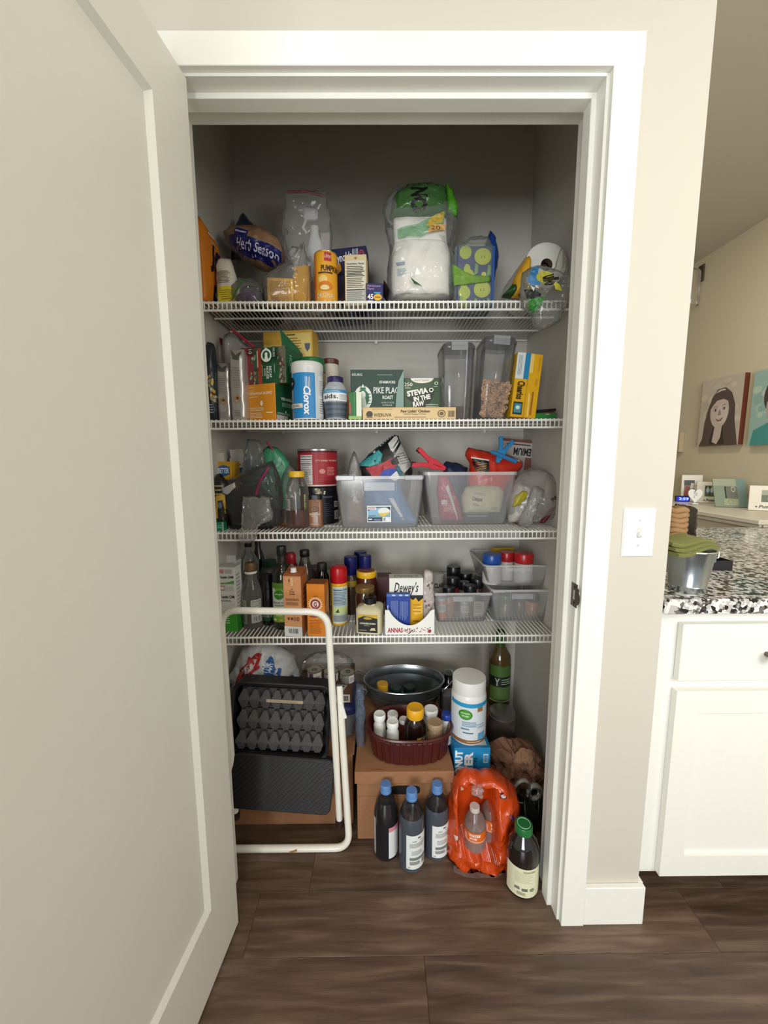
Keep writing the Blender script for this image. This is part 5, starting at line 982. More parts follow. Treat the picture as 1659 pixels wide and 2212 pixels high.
# spray can
t, R, h = vessel('cooking_spray', 'yellow cooking spray can with domed red cap, fourth shelf', 'spray can', 714, 751, 1222, 1.40, z, [('can_body', M('e0b01c', .3), [(.94, 0), (1, .01), (1, .70), (.97, .73)]), ('cap', M('b3141c', .28), [(.97, .72), (.99, .73), (.99, .90), (.92, .97), (.7, 1)])])
pr = Pr(); pr.R(0, 0, 1, .99, 'd9a41c').R(.24, .04, .96, .96, 'dfe0c4').R(.28, .10, .92, .94, 'b9cfd6').R(.28, .28, .92, .46, 'cfe09a').R(.28, .08, .92, .26, 'a9b3b5').L(.30, .5, .90, .84, 9, '4a5a78', .35).T('Nutrition Facts', .3, .86, .9, .91, '2a3450', bold=.02).P([(.38, .32), (.50, .42), (.54, .32)], '3c4a2c').L(.3, .1, .9, .24, 4, '7c8688').D(.12, .40, .09, .08, '8a5a2c').R(.0, .0, .2, .3, 'a89048')
pr.build('can_label', t, cyl(R, .003, h*.70, -80, 80))
# three blue capped bottles at the back
for i, (a, b_, top, Y, lb) in enumerate(((741, 775, 1202, 1.50, 'leftmost of the three salad dressing bottles with navy caps'), (762, 796, 1191, 1.60, 'rearmost of the three salad dressing bottles with navy caps'), (774, 806, 1199, 1.50, 'rightmost of the three salad dressing bottles with navy caps'))):
    vessel('dressing_bottle', lb+', fourth shelf', 'bottle', a, b_, top, Y, z, [('bottle_body', M('4a3a30', .25, var=.1), [(.9, 0), (1, .03), (1, .62), (.7, .70)]), ('cap', M('191d5c', .3), [(.66, .67), (.76, .69), (.82, .95), (.80, .99), (.72, 1)]), ('neck_label', M('a58a2c', .4), [(1.01, .5), (1.01, .6)])], group='dressing bottles with navy caps')
def lidjar(name, label, a, b_, top, Y, bodyc, lidc, lid2, z=z, group=None, lz=.88, glass=False, neck=.9, w=None):
    return vessel(name, label, 'jar', a, b_, top, Y, z, [('jar_body', bodyc, [(.92, 0), (1, .03), (1, .70), (.96, .80), (neck*.97, lz-.01), (neck*.97, lz)]), ('lid', lidc, [(neck, lz-.01), (neck*1.03, lz), (neck*1.03, .985), (neck*.98, 1)]), ('lid_top', lid2, [(neck*.9, .999), (neck*.9, 1.004), (neck*.85, 1.006)])], group=group, w=w)
lidjar('honey_jar', 'brown sauce jar with bright yellow lid ring, back of the fourth shelf', 769, 815, 1232, 1.46, M('4c1c0e', .12, spec=.8, var=.05), M('e0b01e', .35), M('8a5234', .5))
lidjar('sauce_jar', 'dark brown jar with gold lid, just behind the creamy squeeze bottle', 766, 811, 1266, 1.385, M('38170e', .12, spec=.8, var=.05), M('9a8246', .3, metal=.7), M('7a5c3c', .5))
# creamy bottle
X, w, h = fit(773, 826, 1290, 1.33, z)
t = thing('squeeze_bottle', 'square cream coloured sauce bottle with black cap and black label, fourth shelf', 'bottle', (X, 1.335, z+.0005), (0, 0, -.16))
R = w/2*.93; add('bottle_body', lathe([(R*1.0, 0), (R*1.12, .004), (R*1.12, h*.70), (R*.95, h*.76), (R*.5, h*.80), (R*.5, h*.83)], 44, 6), M('d3cba8', .3, var=.02), t, True)
add('cap', lathe([(R*.54, h*.81), (R*.57, h*.82), (R*.57, h*.99), (R*.5, h)], 28), blackplas, t, True)
pr = Pr(w, h*.6); pr.R(0, 0, 1, 1, '1f1c16').P([(0, .78), (.3, .92), (1, .80), (1, 1), (0, 1)], 'c9a92c').D(.5, .80, .28, .10, '2a2618').D(.5, .80, .22, .07, 'b59a3c').T('HORSERADISH', .1, .46, .9, .56, 'e0dcc8', bold=.03).L(.3, .36, .7, .42, 1, 'b5b09a').P([(.60, .12), (.92, .14), (.85, .28), (.68, .26)], 'd6c9a0').T('NET WT 9.5 OZ', .05, .1, .45, .16, 'b5b09a'); pr.build('bottle_label', t, face(w*.78, h*.52, -R*1.12, z=h*.08))
# biscuit tray with packs
t, w, h, d = carton('bakery_box', 'tall white and yellow bakery box lettered in black script, standing in the tray', 'box', 841, 914, 1250, 1.345, z, .05, 'e8e8e2')
t.location.z += .0015
pr = Pr(w, h); pr.R(0, .0, 1, .60, 'e0ab1e').P([(.62, .60), (.7, .56), (.78, .61), (.86, .53), (1, .60), (1, .66), (.62, .66)], '1c1a16').T("Dewey's", .14, .66, .86, .92, '201d18', shear=.3, bold=.01).T('BAKERY', .18, .66, .46, .70, '5a564c', bold=.01).P([(.68, .40), (.95, .46), (.98, .30), (.75, .26)], 'ecc654').L(.70, .12, .95, .16, 1, '8a5a14').L(.7, .3, .95, .5, 3, 'c98a1c'); pr.build('print', t, face(w, h, -d/2))
pr = Pr(w, d); pr.R(0, 0, 1, 1, 'c9c9bd').T("Dewey's", .14, .2, .86, .8, '4a483c', shear=.3); pr.build('top_print', t, face(w, h, side='top', d=d))
t, w, h, d = carton('blue_cookie_pack', 'royal blue cookie pack leaning in the white tray before the bakery box', 'pack', 835, 886, 1284, 1.318, z, .018, '223f94'); t.location.z += .0015
pr = Pr(w, h); pr.L(.18, .28, .48, .82, 8, '8fa0cf', .3, vert=True).L(.55, .28, .9, .8, 7, '8fa0cf', .3, vert=True).R(0, .93, 1, 1, '4a6ab0').T('SWEDISH', .02, .3, .09, .7, 'c9d0e6', rot=90).D(.3, .965, .08, .02, 'c9d0e0').D(.6, .965, .08, .02, 'c9d0e0').D(.85, .965, .08, .02, 'c9d0e0'); pr.build('print', t, face(w, h, -d/2))
a = onY(832, 1372, 1.292); b_ = onY(938, 1372, 1.292); w = b_.x-a.x; hh = onY(885, 1318, 1.292).z-z
t = thing('display_tray', 'white card display tray printed with red lettering and berries, fourth shelf front', 'tray', ((a.x+b_.x)/2, 1.292, z+.0008))
bm = bmesh.new(); N = 24; top = []
for i in range(N+1):
    u = i/N; k = 1. if (u < .10) else (1.0 if u > .93 else (.92-.55*sin(PI*min(1, max(0, (u-.10)/.80)))**.8 if u < .90 else .95))
    top.append(max(.36, k))
rows = [[Vector((-w/2+w*i/N, y, zz_)) for i in range(N+1)] for y, zz_ in ((0, 0),)]
fr = [bm.verts.new((-w/2+w*i/N, 0, 0)) for i in range(N+1)]; ft = [bm.verts.new((-w/2+w*i/N, 0, hh*top[i])) for i in range(N+1)]
br = [bm.verts.new((-w/2+w*i/N, .0012, 0)) for i in range(N+1)]; bt_ = [bm.verts.new((-w/2+w*i/N, .0012, hh*top[i])) for i in range(N+1)]
for i in range(N):
    bm.faces.new((fr[i], fr[i+1], ft[i+1], ft[i])); bm.faces.new((br[i+1], br[i], bt_[i], bt_[i+1])); bm.faces.new((ft[i], ft[i+1], bt_[i+1], bt_[i]))
bm.faces.new((fr[0], ft[0], bt_[0], br[0])); bm.faces.new((fr[N], br[N], bt_[N], ft[N]))
cardm = M('ecece6', .55, var=.01); add('front_panel', bm, cardm, t)
add('tray_body', BX((0, .055, .0006), (w, .108, .0012)), cardm, t); add('side_panel', BX((-w/2, .055, hh*.45), (.0012, .11, hh*.9)), cardm, t); add('side_panel', BX((w/2, .055, hh*.5), (.0012, .11, hh)), cardm, t)
pr = Pr(w, hh); pr.T('ANNAS', .05, .08, .36, .28, 'a3262c', bold=.03); rnd = random.Random(6)
for i in range(26): pr.D(.40+.52*rnd.random(), .10+.22*rnd.random(), .008+.008*rnd.random(), .02, rnd.choice(['a3262c', '6a5a4c', 'c4565a', '3a3a34']), 7)
pr.D(.90, .16, .035, .07, 'a3262c', 8).P([(.46, .06), (.56, .22), (.57, .20), (.48, .05)], '5a4a3c').O(.39, .20, .02, .05, '5a5a54', .25); pr.build('print', t, face(w, hh, 0))
t, w, h, d = carton('brown_box', 'dark maroon box behind the white tray, fourth shelf', 'box', 815, 846, 1246, 1.47, z, .06, '4c2426')
t, b, x, zz = pxbag('flowered_packet', 'thin flower-patterned clear packet right of the bakery box, fourth shelf', 'packet', [(914, 1340), (932, 1344), (938, 1290), (934, 1225), (918, 1222), (912, 1260)], 1.36, .02, M('b5aca6', .35, var=.1), z=z, cr=.004, seed=5)
pr = Pr(); rnd = random.Random(2)
for i in range(16): pr.D(rnd.random(), .3+.7*rnd.random(), .12, .03, rnd.choice(['6a4a4c', 'cfcac4', '8a7a7a']), 7)
pr.build('print', t, onto(b, -.015, .01, .015, .17))
# bins with spices
Yb = 1.385; t, w, h, d = bin_('storage_bin', 'clear bin of black lidded spice jars, left of the three bins on the fourth shelf', 936, 1066, 1282, 1348, 1.375, .27, z, .84)
Yb2 = 1.385; t, w2, h2, d2 = bin_('storage_bin', 'lower right clear bin under the stacked bin, fourth shelf', 1062, 1198, 1275, 1345, 1.380, .27, z, .84)
t3, w3, h3, d3 = bin_('storage_bin', 'clear bin of blue and red lidded jars, stacked on the lower right bin', 1046, 1197, 1222, 1275, 1.40, .26, z+h2+.002, .84, rot=.0)
spice = [M('8a5a34', .3, var=.1), M('5a4a2c', .3, var=.1), M('3c2a1e', .3, var=.1), M('b07a48', .3, var=.1), M('6a6a4a', .3, var=.1)]
def spicejar(label, px, py, Y, r, h, zb, body, lidm, group='spice jars in the clear bin', lid=.72):
    p = onY(px, py, Y)
    return vessel('spice_jar', label, 'spice jar', 0, 1, 0, Y, zb, [('jar_body', body, [(.92, 0), (1, .03), (1, .66), (.85, lid)]), ('lid', lidm, capprof(.98, lid, 1.))], group=group, w=2*r, h=h, x=p.x)
bl_ = M('15151a', .3); names = ['black-lidded spice jar standing tallest in the left spice bin', 'black-lidded spice jar at the right back of the left spice bin', 'black-lidded spice jar leaning at the front right of the left spice bin', 'spice jar with a red label in the middle of the left spice bin', 'black-lidded spice jar at the front left of the left spice bin']
zz_ = z+.003
for i, (px, top, Y, r, lb) in enumerate(((979, 1223, 1.585, .029, 'tallest black-lidded spice jar at the back of the left spice bin'), (1005, 1237, 1.60, .028, 'black-lidded spice jar at the right back corner of the left spice bin'), (1031, 1249, 1.52, .027, 'black-lidded spice jar on the right side of the left spice bin'), (978, 1247, 1.50, .024, 'red-labelled spice jar in the middle of the left spice bin'), (1003, 1256, 1.52, .022, 'small black-lidded spice jar in the centre of the left spice bin'), (970, 1268, 1.44, .024, 'black-lidded spice jar behind the orange jar, left spice bin front'), (1016, 1264, 1.455, .025, 'black-lidded spice jar at the right front of the left spice bin'))):
    spicejar(lb, px, 1270, Y, r, onY(px, top, Y).z-zz_, zz_, spice[i % 5] if i != 3 else M('8a1f30', .3), bl_)
t, R, h_ = vessel('label_tin', 'white lidded tin lettered in black at the left back of the left spice bin', 'tin', 0, 1, 0, 1.60, zz_, [('tin_body', M('c9c8c2', .3), [(.95, 0), (1, .02), (1, .98), (.9, 1)])], w=.066, h=.125, x=onY(942, 1260, 1.60).x)
pr = Pr(); pr.T('CLARK', .35, .58, .95, .74, '26262a', bold=.04); pr.build('print', t, cyl(R, 0, h_, -70, 70))
for lb, px, Y, r, hgt, mm in (('orange spice jar with pale label at the front left of the left spice bin', 953, 1.418, .018, .085, 'c97f4a'), ('small clear shaker in the front middle of the left spice bin', 1003, 1.425, .018, .07, '9a9286')):
    t, R, h_ = vessel('spice_jar', lb, 'spice jar', 0, 1, 0, Y, zz_, [('jar_body', M(mm, .25, var=.1), [(.9, 0), (1, .05), (1, .8), (.85, .86)]), ('lid', M('a9b0b5', .3), capprof(.9, .85, 1))], group='spice jars in the clear bin', w=2*r, h=hgt, x=onY(px, 1330, Y).x)
    pr = Pr(); pr.R(0, 0, 1, 1, 'b9bcb4').L(.2, .2, .8, .8, 3, '7a7c74'); pr.build('jar_label', t, cyl(R, h_*.4, h_*.75, -60, 60))
t, w_, h_, d_ = carton('spice_packet', 'small boxed spice packet at the front right of the left spice bin', 'packet', 1022, 1046, 1300, 1.43, zz_, .01, '9a8a7c', rz=-.1)
pr = Pr(w_, h_); pr.L(.2, .5, .8, .9, 3, '6a5c54'); pr.R(.1, .05, .9, .3, 'b0a499'); pr.build('print', t, face(w_, h_, -d_/2))
for i, (lb, px, Y, r, hgt, bm_, lm) in enumerate((('green-lidded spice jar at the left of the lower right bin', 1092, 1.44, .026, .088, spice[4], M('5a6a4c', .35)), ('brown spice jar in the middle of the lower right bin', 1122, 1.46, .022, .082, spice[1], M('4a3c34', .4)), ('black-lidded spice jar at the right of the lower right bin', 1150, 1.44, .026, .088, spice[3], bl_), ('dark jar at the front left of the lower right bin', 1098, 1.415-.0, .0, 0, None, None))):
    if r: spicejar(lb, px, 1290, Y, r, hgt, zz_, bm_, lm, group='spice jars in the lower right bin')
# jars in the stacked bin
zt = t3.location.z+.003
for i, (lb, px, Y, r, top, lc) in enumerate((('white jar with blue lid in the stacked clear bin', 1063, 1.455, .036, 1196, '1f4fa0'), ('white jar with red lid in the middle of the stacked clear bin', 1095, 1.50, .028, 1192, 'a81c1e'), ('white jar with red lid at the right of the stacked clear bin', 1132, 1.46, .036, 1194, 'b01c20'))):
    p = onY(px, top, Y); hh_ = p.z-zt
    t, R, h_ = vessel('spice_tub', lb, 'jar', 0, 1, 0, Y, zt, [('jar_body', M('cfc9c4', .35), [(.92, 0), (.97, .03), (.97, .64), (.9, .68)]), ('lid', M(lc, .3), capprof(1., .67, 1.))], w=2*r, h=hh_, x=p.x)
t, w_, h_, d_ = carton('yellow_lid_box', 'flat yellow lid standing at the back of the stacked clear bin', 'lid', 1062, 1110, 1184, 1.58, zt, .012, 'c9a01c')
# ================================================================ pantry floor
z = SH[5]
kraft = M('966a48', .75, var=.05, bump=.1, scale=90, name='brown cardboard'); kraftd = M('8a5c38', .78, var=.05, name='brown cardboard inside')
# big box behind the stool
x0, x1 = -.60+.03, -.105; Yb, bh, bd = 1.20, .262, .42
t = thing('cardboard_box', 'large plain brown cardboard box on the floor behind the step stool', 'cardboard box', ((x0+x1)/2, Yb+bd/2, z))
add('box_body', BX((0, 0, bh/2), (x1-x0, bd, bh), .002), kraft, t); add('box_flap', BX((-.11, 0, bh+.0012), ((x1-x0)/2-.002, bd, .0022), .0004), kraft, t); add('box_flap', BX((.123, 0, bh+.0012), ((x1-x0)/2-.002, bd, .0022), .0004), kraft, t)
zb1 = z+bh+.003
# blue-lidded tub on it
def PX(px, py, Y): return onY(px, py, Y)
a = PX(640, 1560, 1.27).x; b_ = PX(772, 1560, 1.27).x; th_ = .125
t = thing('storage_tub', 'clear grey storage tub with navy blue lid on the brown box, beside the stool leg', 'storage tub', ((a+b_)/2, 1.245+.12, zb1))
w = b_-a; add('tub_body', lathe([(w/2*.84, 0), (w/2*.88, .004), (w/2*.95, th_*.78)], 48, 7, 1, .9), film('a9b0b4', .3, .15, .3), t, True); add('tub_contents', lathe([(w/2*.80, .003), (w/2*.85, th_*.6)], 40, 7, 1, .88), M('5a5f62', .6, var=.2), t, True)
add('tub_lid', lathe([(w/2*.98, th_*.74), (w/2*1.0, th_*.76), (w/2*1.0, th_*.90), (w/2*.93, th_*.97), (w/2*.85, th_)], 48, 7, 1, .9), M('1c2358', .3), t, True)
zt = zb1+th_+.001
# small carton with cat food cans
a = PX(640, 1520, 1.29).x; b_ = PX(760, 1520, 1.29).x; ch = PX(740, 1488, 1.29).z-zt
t = thing('cardboard_carton', 'dark brown carton with a white printed label standing on the blue-lidded tub', 'cardboard box', ((a+b_)/2, 1.29+.09, zt))
add('box_body', BX((0, 0, ch/2), (b_-a, .18, ch), .0015), M('5c4030', .75, var=.05), t)
pr = Pr(.05, .03); pr.R(0, 0, 1, 1, 'dcdcd6').R(.12, .22, .86, .80, '3a3c3e').R(.18, .30, .80, .72, '9a9c98').B(.2, .32, .7, .7, 8); pr.build('shipping_label', t, face(.052, .030, -.09, x=(b_-a)/2-.032, z=.004)); pr = Pr(); pr.P([(.1, .1), (.5, .3), (.9, .9), (.6, .95), (.3, .5)], '9a948c').P([(.2, .6), (.45, .7), (.4, .9)], '15140f'); pr.build('torn_label', t, face(.04, .035, -.09, x=(b_-a)/2-.030, z=.038))
zc = zt+ch+.001; cans = []
for i, (px, Y, lb) in enumerate(((678, 1.335, 'leftmost of the small pet food cans on the dark carton'), (714, 1.325, 'second from left of the small pet food cans on the dark carton'), (749, 1.315, 'rightmost of the small pet food cans, right of the stool leg'))):
    p = PX(px, 1487, Y); R = .027; hc = .034
    t = thing('pet_food_can', lb, 'can', (p.x, Y+R, zc), (0, 0, i*.9), 'small pet food cans')
    add('can_body', lathe([(R*.96, 0), (R, .002), (R, hc-.002), (R*.97, hc-.001)], 32), M('c9c9c4', .3, metal=.6), t, True); add('can_top', lathe([(R*.98, hc-.003), (R*1.02, hc-.001), (R*1.02, hc+.001), (R*.96, hc), (R*.90, hc-.002), (.001, hc-.002)], 32), M('a9925a', .3, metal=.75, var=.08), t, True)
    add('pull_ring', lathe([(R*.28, hc), (R*.36, hc), (R*.36, hc+.0014), (R*.28, hc+.0014)], 16, ay=.8, c=(0, -.004, 0), cap0=False, cap1=False), M('8a7648', .3, metal=.8), t, True)
    pr = Pr(); pr.R(0, 0, 1, 1, 'd9d6d4').R(.3, 0, .48, 1, '6a4a6c').R(.60, .1, .8, .6, '9a9096').L(.05, .2, .28, .8, 4, '8a888c').L(.85, .2, .98, .8, 4, '8a888c'); pr.build('can_label', t, cyl(R, .003, hc-.004, -85, 85))
t = thing('loose_film_bag', 'loose clear plastic bag slumped around the pet food cans', 'plastic bag', (PX(705, 1480, 1.40).x, 1.42, zc))
add('bag_film', crumple(puff([(-.10, .002), (.09, .002), (.10, .04), (.06, .065), (0, .07), (-.06, .062), (-.10, .03)], .06), .007, 22, 5), clear2, t, 'all')
t = thing('bubble_sheet', 'hanging bluish clear plastic sheet between the carton and the metal tub', 'plastic sheet', (PX(778, 1560, 1.27).x, 1.26, z))
zz0 = PX(778, 1650, 1.26).z-z; zz1 = PX(778, 1478, 1.26).z-z
bm = crumple(puff([(-.014, .002), (.012, .002), (.014, zz0), (.018, zz1*.8), (.012, zz1), (-.010, zz1), (-.016, zz1*.8), (-.010, zz0)], .03), .004, 26, 3); add('sheet', bm, film('8fa9c4', .16, .08, .35, 1.), t, 'all')
# white grocery bag
Yg = 1.40; pts = [(497, 1500), (640, 1500), (643, 1465), (632, 1430), (610, 1405), (585, 1392), (560, 1385), (545, 1390), (530, 1405), (512, 1440), (495, 1465)]
t, b, x, zz = pxbag('grocery_bag', 'white plastic grocery bag printed in blue and red, behind the stool top', 'grocery bag', pts, Yg, .16, M('c4c6c8', .4, var=.03, bump=.4, scale=25), cr=.018, seed=4, sc=13, rings=18, n=90); t.location.z = zb1
for v in b.data.vertices: v.co.z += (zz-zb1) if v.co.z > .05 else (zz-zb1)*max(0, v.co.z/.05)
s_ = lambda px, py: ((onY(px, py, Yg).x-x), (onY(px, py, Yg).z-zb1))
p0, p1 = s_(500, 1500), s_(645, 1385)
def S5(px, py): q_ = s_(px, py); return ((q_[0]-p0[0])/(p1[0]-p0[0]), (q_[1]-p0[1])/(p1[1]-p0[1]))
Q = lambda *p: [S5(a, b_) for a, b_ in p]; pr = Pr(.14, .11)
pr.P(Q((580, 1417), (590, 1406), (604, 1420), (617, 1428), (613, 1455), (600, 1464), (592, 1470), (586, 1440)), '2a5c9c').T('COR', *S5(582, 1432), *S5(596, 1412), 'd9e0e8', rot=75, bold=.03).L(*S5(597, 1455), *S5(612, 1428), 4, 'a9bcd6')
pr.P(Q((528, 1440), (533, 1425), (562, 1398), (576, 1396), (570, 1420), (548, 1438), (524, 1452)), 'b0262c').P(Q((533, 1436), (537, 1426), (562, 1401), (568, 1402), (562, 1420), (545, 1434)), 'c9c6c4').T('A', *S5(546, 1418), *S5(560, 1402), 'b0262c', rot=35, bold=.05).T('USA', *S5(532, 1436), *S5(546, 1422), '8a2a30', rot=35, bold=.03).P(Q((524, 1452), (535, 1440), (573, 1414), (576, 1418), (536, 1446), (526, 1456)), 'a8262c').D(*S5(634, 1452), .035, .045, '2a5c9c')
pr.build('print', t, onto(b, p0[0], p0[1], p1[0], p1[1]), gap=.0005)
# step stool
cream_ = M('efece0', .3, var=.02, name='cream enamel'); blkr = M('1b1b1d', .45, var=.06, bump=.2, scale=200, name='black ribbed plastic')
st = thing('step_stool', 'folded step stool with cream tube frame and black ribbed treads, leaning inside the pantry', 'step stool', (-.33, 1.12, z))
o = st.location; lc = lambda px, py, Y: onY(px, py, Y)-o
tr = lc(708, 1322, 1.15); tl = lc(476, 1318, 1.15); br = lc(734, 1778, 1.135); bl = lc(509, 1762, 1.135); R_ = .0125
hoop = [bl, tl+Vector((0, 0, 0)), tr, br]; hoop = arc(hoop, .055, 8)
add('handle_frame', tube(hoop, R_*.88, 14), cream_, st, True)
for p in (bl, br): add('rubber_foot', tube([p+Vector((0, 0, -.006)), p+Vector((0, -.001, .016))], R_*1.12, 14), M('2a1512', .6), st, True)
pv = lc(733, 1480, 1.165); pvl = lc(489, 1480, 1.165); fr_ = lc(755, 1828, 1.105); fl_ = lc(476, 1806, 1.105); fr_.z = fl_.z = R_
add('front_frame', tube(arc([pvl, fl_, fr_, pv], .05, 8), R_*.88, 14), cream_, st, True)
add('paint_chip', BX((lc(632, 1826, 1.09).x, fr_.y-R_*.9, R_+.001), (.026, .002, .006), .0006, rot=Matrix.Rotation(-.3, 3, 'Y')), M('a5813c', .7), st)
add('hinge_plate', BX(lc(741, 1535, 1.15), (.012, .008, .055), .002, rot=Matrix.Rotation(-.25, 3, 'Y')), whiteplas, st)
for p in (pv, pvl): add('rivet', lathe([(.006, -.016), (.006, .016)], 12, rot=Matrix.Rotation(PI/2, 3, 'Y'), c=p), M('3a3a3c', .4, metal=.6), st, True)
# lower tread
c4 = [lc(498, 1742, 1.112), lc(722, 1758, 1.112), lc(716, 1640, 1.150), lc(500, 1622, 1.150)]
def slab(c4, th, r=.02, seg=6):
    c = sum(c4, Vector())/4; u = ((c4[1]-c4[0])+(c4[2]-c4[3])).normalized(); v = ((c4[3]-c4[0])+(c4[2]-c4[1])).normalized(); n = u.cross(v).normalized(); v = n.cross(u)
    w = ((c4[1]-c4[0]).length+(c4[2]-c4[3]).length)/2; h = ((c4[3]-c4[0]).length+(c4[2]-c4[1]).length)/2
    return c, u, v, n, w, h
c, u, v, n, w, h = slab(c4, .02)
def rr(w, h, r, seg=6): return [(sx_*(w/2-r)+r*cos(a0+PI/2*i/seg), sy_*(h/2-r)+r*sin(a0+PI/2*i/seg)) for sx_, sy_, a0 in ((1, 1, 0), (-1, 1, PI/2), (-1, -1, PI), (1, -1, 1.5*PI)) for i in range(seg+1)]
if n.y > 0: n = -n
def lay3(p, d): return c+u*p[0]+v*p[1]+n*d
bm = bmesh.new(); ringgrid(bm, [[lay3(p, -.014) for p in rr(w, h, .022)], [lay3(p, .008) for p in rr(w, h, .022)], [lay3(p, .011) for p in rr(w-.006, h-.006, .02)]]); bmesh.ops.recalc_face_normals(bm, faces=bm.faces); add('lower_tread', bm, blkr, st, True)
bm = bmesh.new()
for i in range(-12, 17):
    x_ = i*.0165; a_ = Vector((x_-h*.42, -h*.44)); b2 = Vector((x_+h*.42, h*.44)); d_ = b2-a_
    t0 = max(0, (-w/2+.012-a_.x)/d_.x); t1 = min(1, (w/2-.012-a_.x)/d_.x)
    if t1-t0 < .08: continue
    p, q_ = a_+d_*t0, a_+d_*t1; s2 = Vector((-d_.y, d_.x)).normalized()*.0016
    ringgrid(bm, [[lay3(k, .0105) for k in (p-s2, p+s2, q_+s2, q_-s2)], [lay3(k, .0135) for k in (p-s2*.5, p+s2*.5, q_+s2*.5, q_-s2*.5)]])
bmesh.ops.recalc_face_normals(bm, faces=bm.faces); add('tread_ribs', bm, M('3a3633', .5), st, kind='stuff')
# upper tread: open-fronted shell holding egg cartons
c4 = [lc(512, 1634, 1.150), lc(716, 1640, 1.150), lc(703, 1492, 1.185), lc(487, 1476, 1.185)]
c, u, v, n, w, h = slab(c4, .02)
if n.y > 0: n = -n
bm = bmesh.new(); D_ = .072
ringgrid(bm, [[lay3(p, -D_) for p in rr(w, h+.012, .03)], [lay3(p, .0) for p in rr(w+.008, h+.02, .035)], [lay3(p, .002) for p in rr(w+.002, h+.012, .032)], [lay3(p, -.002) for p in rr(w-.010, h-.006, .028)], [lay3(p, -D_+.004) for p in rr(w-.014, h-.008, .026)]])
bmesh.ops.recalc_face_normals(bm, faces=bm.faces); add('upper_tread', bm, M('1a1a1c', .5, var=.05), st, True)
pulp = M('4f4c4d', .9, var=.12, bump=.4, scale=120, name='dark grey moulded pulp')
cu, cv, cn, cc = u, v, n, c
mz = Matrix((cu, -cn, cv)).transposed()
def pyr(bm, x_, z_, y_, bw, tw, hh, dp, up=1):
    s_ = up; ringgrid(bm, [[Vector((x_+a*bw, y_+b2*dp, z_)) for a, b2 in ((-.5, -.5), (.5, -.5), (.5, .5), (-.5, .5))], [Vector((x_+a*tw, y_+b2*dp*.5, z_+s_*hh)) for a, b2 in ((-.5, -.5), (.5, -.5), (.5, .5), (-.5, .5))]])
ew = w-.030; nb = 8
for k, lb in enumerate(('lowest of the three grey egg cartons in the black stool shell', 'middle of the three grey egg cartons in the black stool shell', 'topmost of the three grey egg cartons in the black stool shell, with a tan label')):
    eh = (h-.026)/3; base = -h/2+.010+k*eh
    t = thing('egg_carton', lb, 'egg carton', o+cc+cv*base-cn*.036, (0, 0, 0), 'grey egg cartons in the stool shell'); t.rotation_euler = mz.to_euler()
    bm = bmesh.new(); box(bm, (0, 0, eh*.50), (ew, .060, eh*.16), .002); box(bm, (0, .010, eh*.25), (ew*.96, .03, eh*.45)); box(bm, (0, .010, eh*.75), (ew*.96, .03, eh*.40))
    add('tray', crumple(bm, .0008, 60, k), pulp, t)
    for r2 in range(nb): 
        bm = bmesh.new(); x_ = -ew/2+ew*(r2+.5)/nb; pyr(bm, x_, eh*.56, -.009, ew/nb*.95, ew/nb*.30, eh*.38, .042); bmesh.ops.recalc_face_normals(bm, faces=bm.faces); add('cup', bm, pulp, t)
        bm = bmesh.new(); pyr(bm, x_, eh*.44, -.009, ew/nb*.95, ew/nb*.45, eh*.38, .042, -1); bmesh.ops.recalc_face_normals(bm, faces=bm.faces); add('cup', bm, pulp, t)
    if k == 2:
        pr = Pr(); pr.R(0, 0, 1, 1, 'a99a80').L(.1, .2, .9, .8, 2, '8a7c64'); pr.build('tan_label', t, face(ew*.42, eh*.14, -.0305, x=.01, z=eh*.43))
# bankers box with lid
x0 = onY(767, 1750, 1.13).x; x1 = onY(980, 1750, 1.13).x; lid_z = onY(870, 1671, 1.125).z-z; w = x1-x0; 
bb = thing('lidded_carton', 'brown cardboard file box with lid and dark hand hole, behind the three bottles', 'cardboard box', ((x0+x1)/2, 1.335, z)); d = .40; lw = w
add('box_body', BX((0, .003, (lid_z-.004)/2), (w-.012, d-.012, lid_z-.006), .0015), kraft, bb)
lm = onY(870, 1696, 1.125).z-z; bm = BX((0, 0, (lid_z+lm)/2), (lw, d+.008, lid_z-lm), .0015); add('lid', bm, kraft, bb)
hz = onY(870, 1711, 1.135).z-z; hx0 = onY(843, 1707, 1.135).x-bb.location.x; hx1 = onY(908, 1707, 1.135).x-bb.location.x
bm = lathe([(.0005, 0), (1, 0), (1, .0012)], 36, 4, (hx1-hx0)/2, .0155, rot=Matrix.Rotation(PI/2, 3, 'X'), c=((hx0+hx1)/2, -d/2+.0085, hz)); add('hand_hole', bm, M('0d0a08', .9), bb)
for q_ in (-.28, .30): add('lid_slot', BX((w*q_, -d/2+.004, lid_z+.0004), (.042, .005, .0012), .0003), kraftd, bb)
add('seam', BX((0, -d/2+.0085, lid_z*.62), (w-.014, .0006, .0012)), kraftd, bb)
zl = z+lid_z+.0015
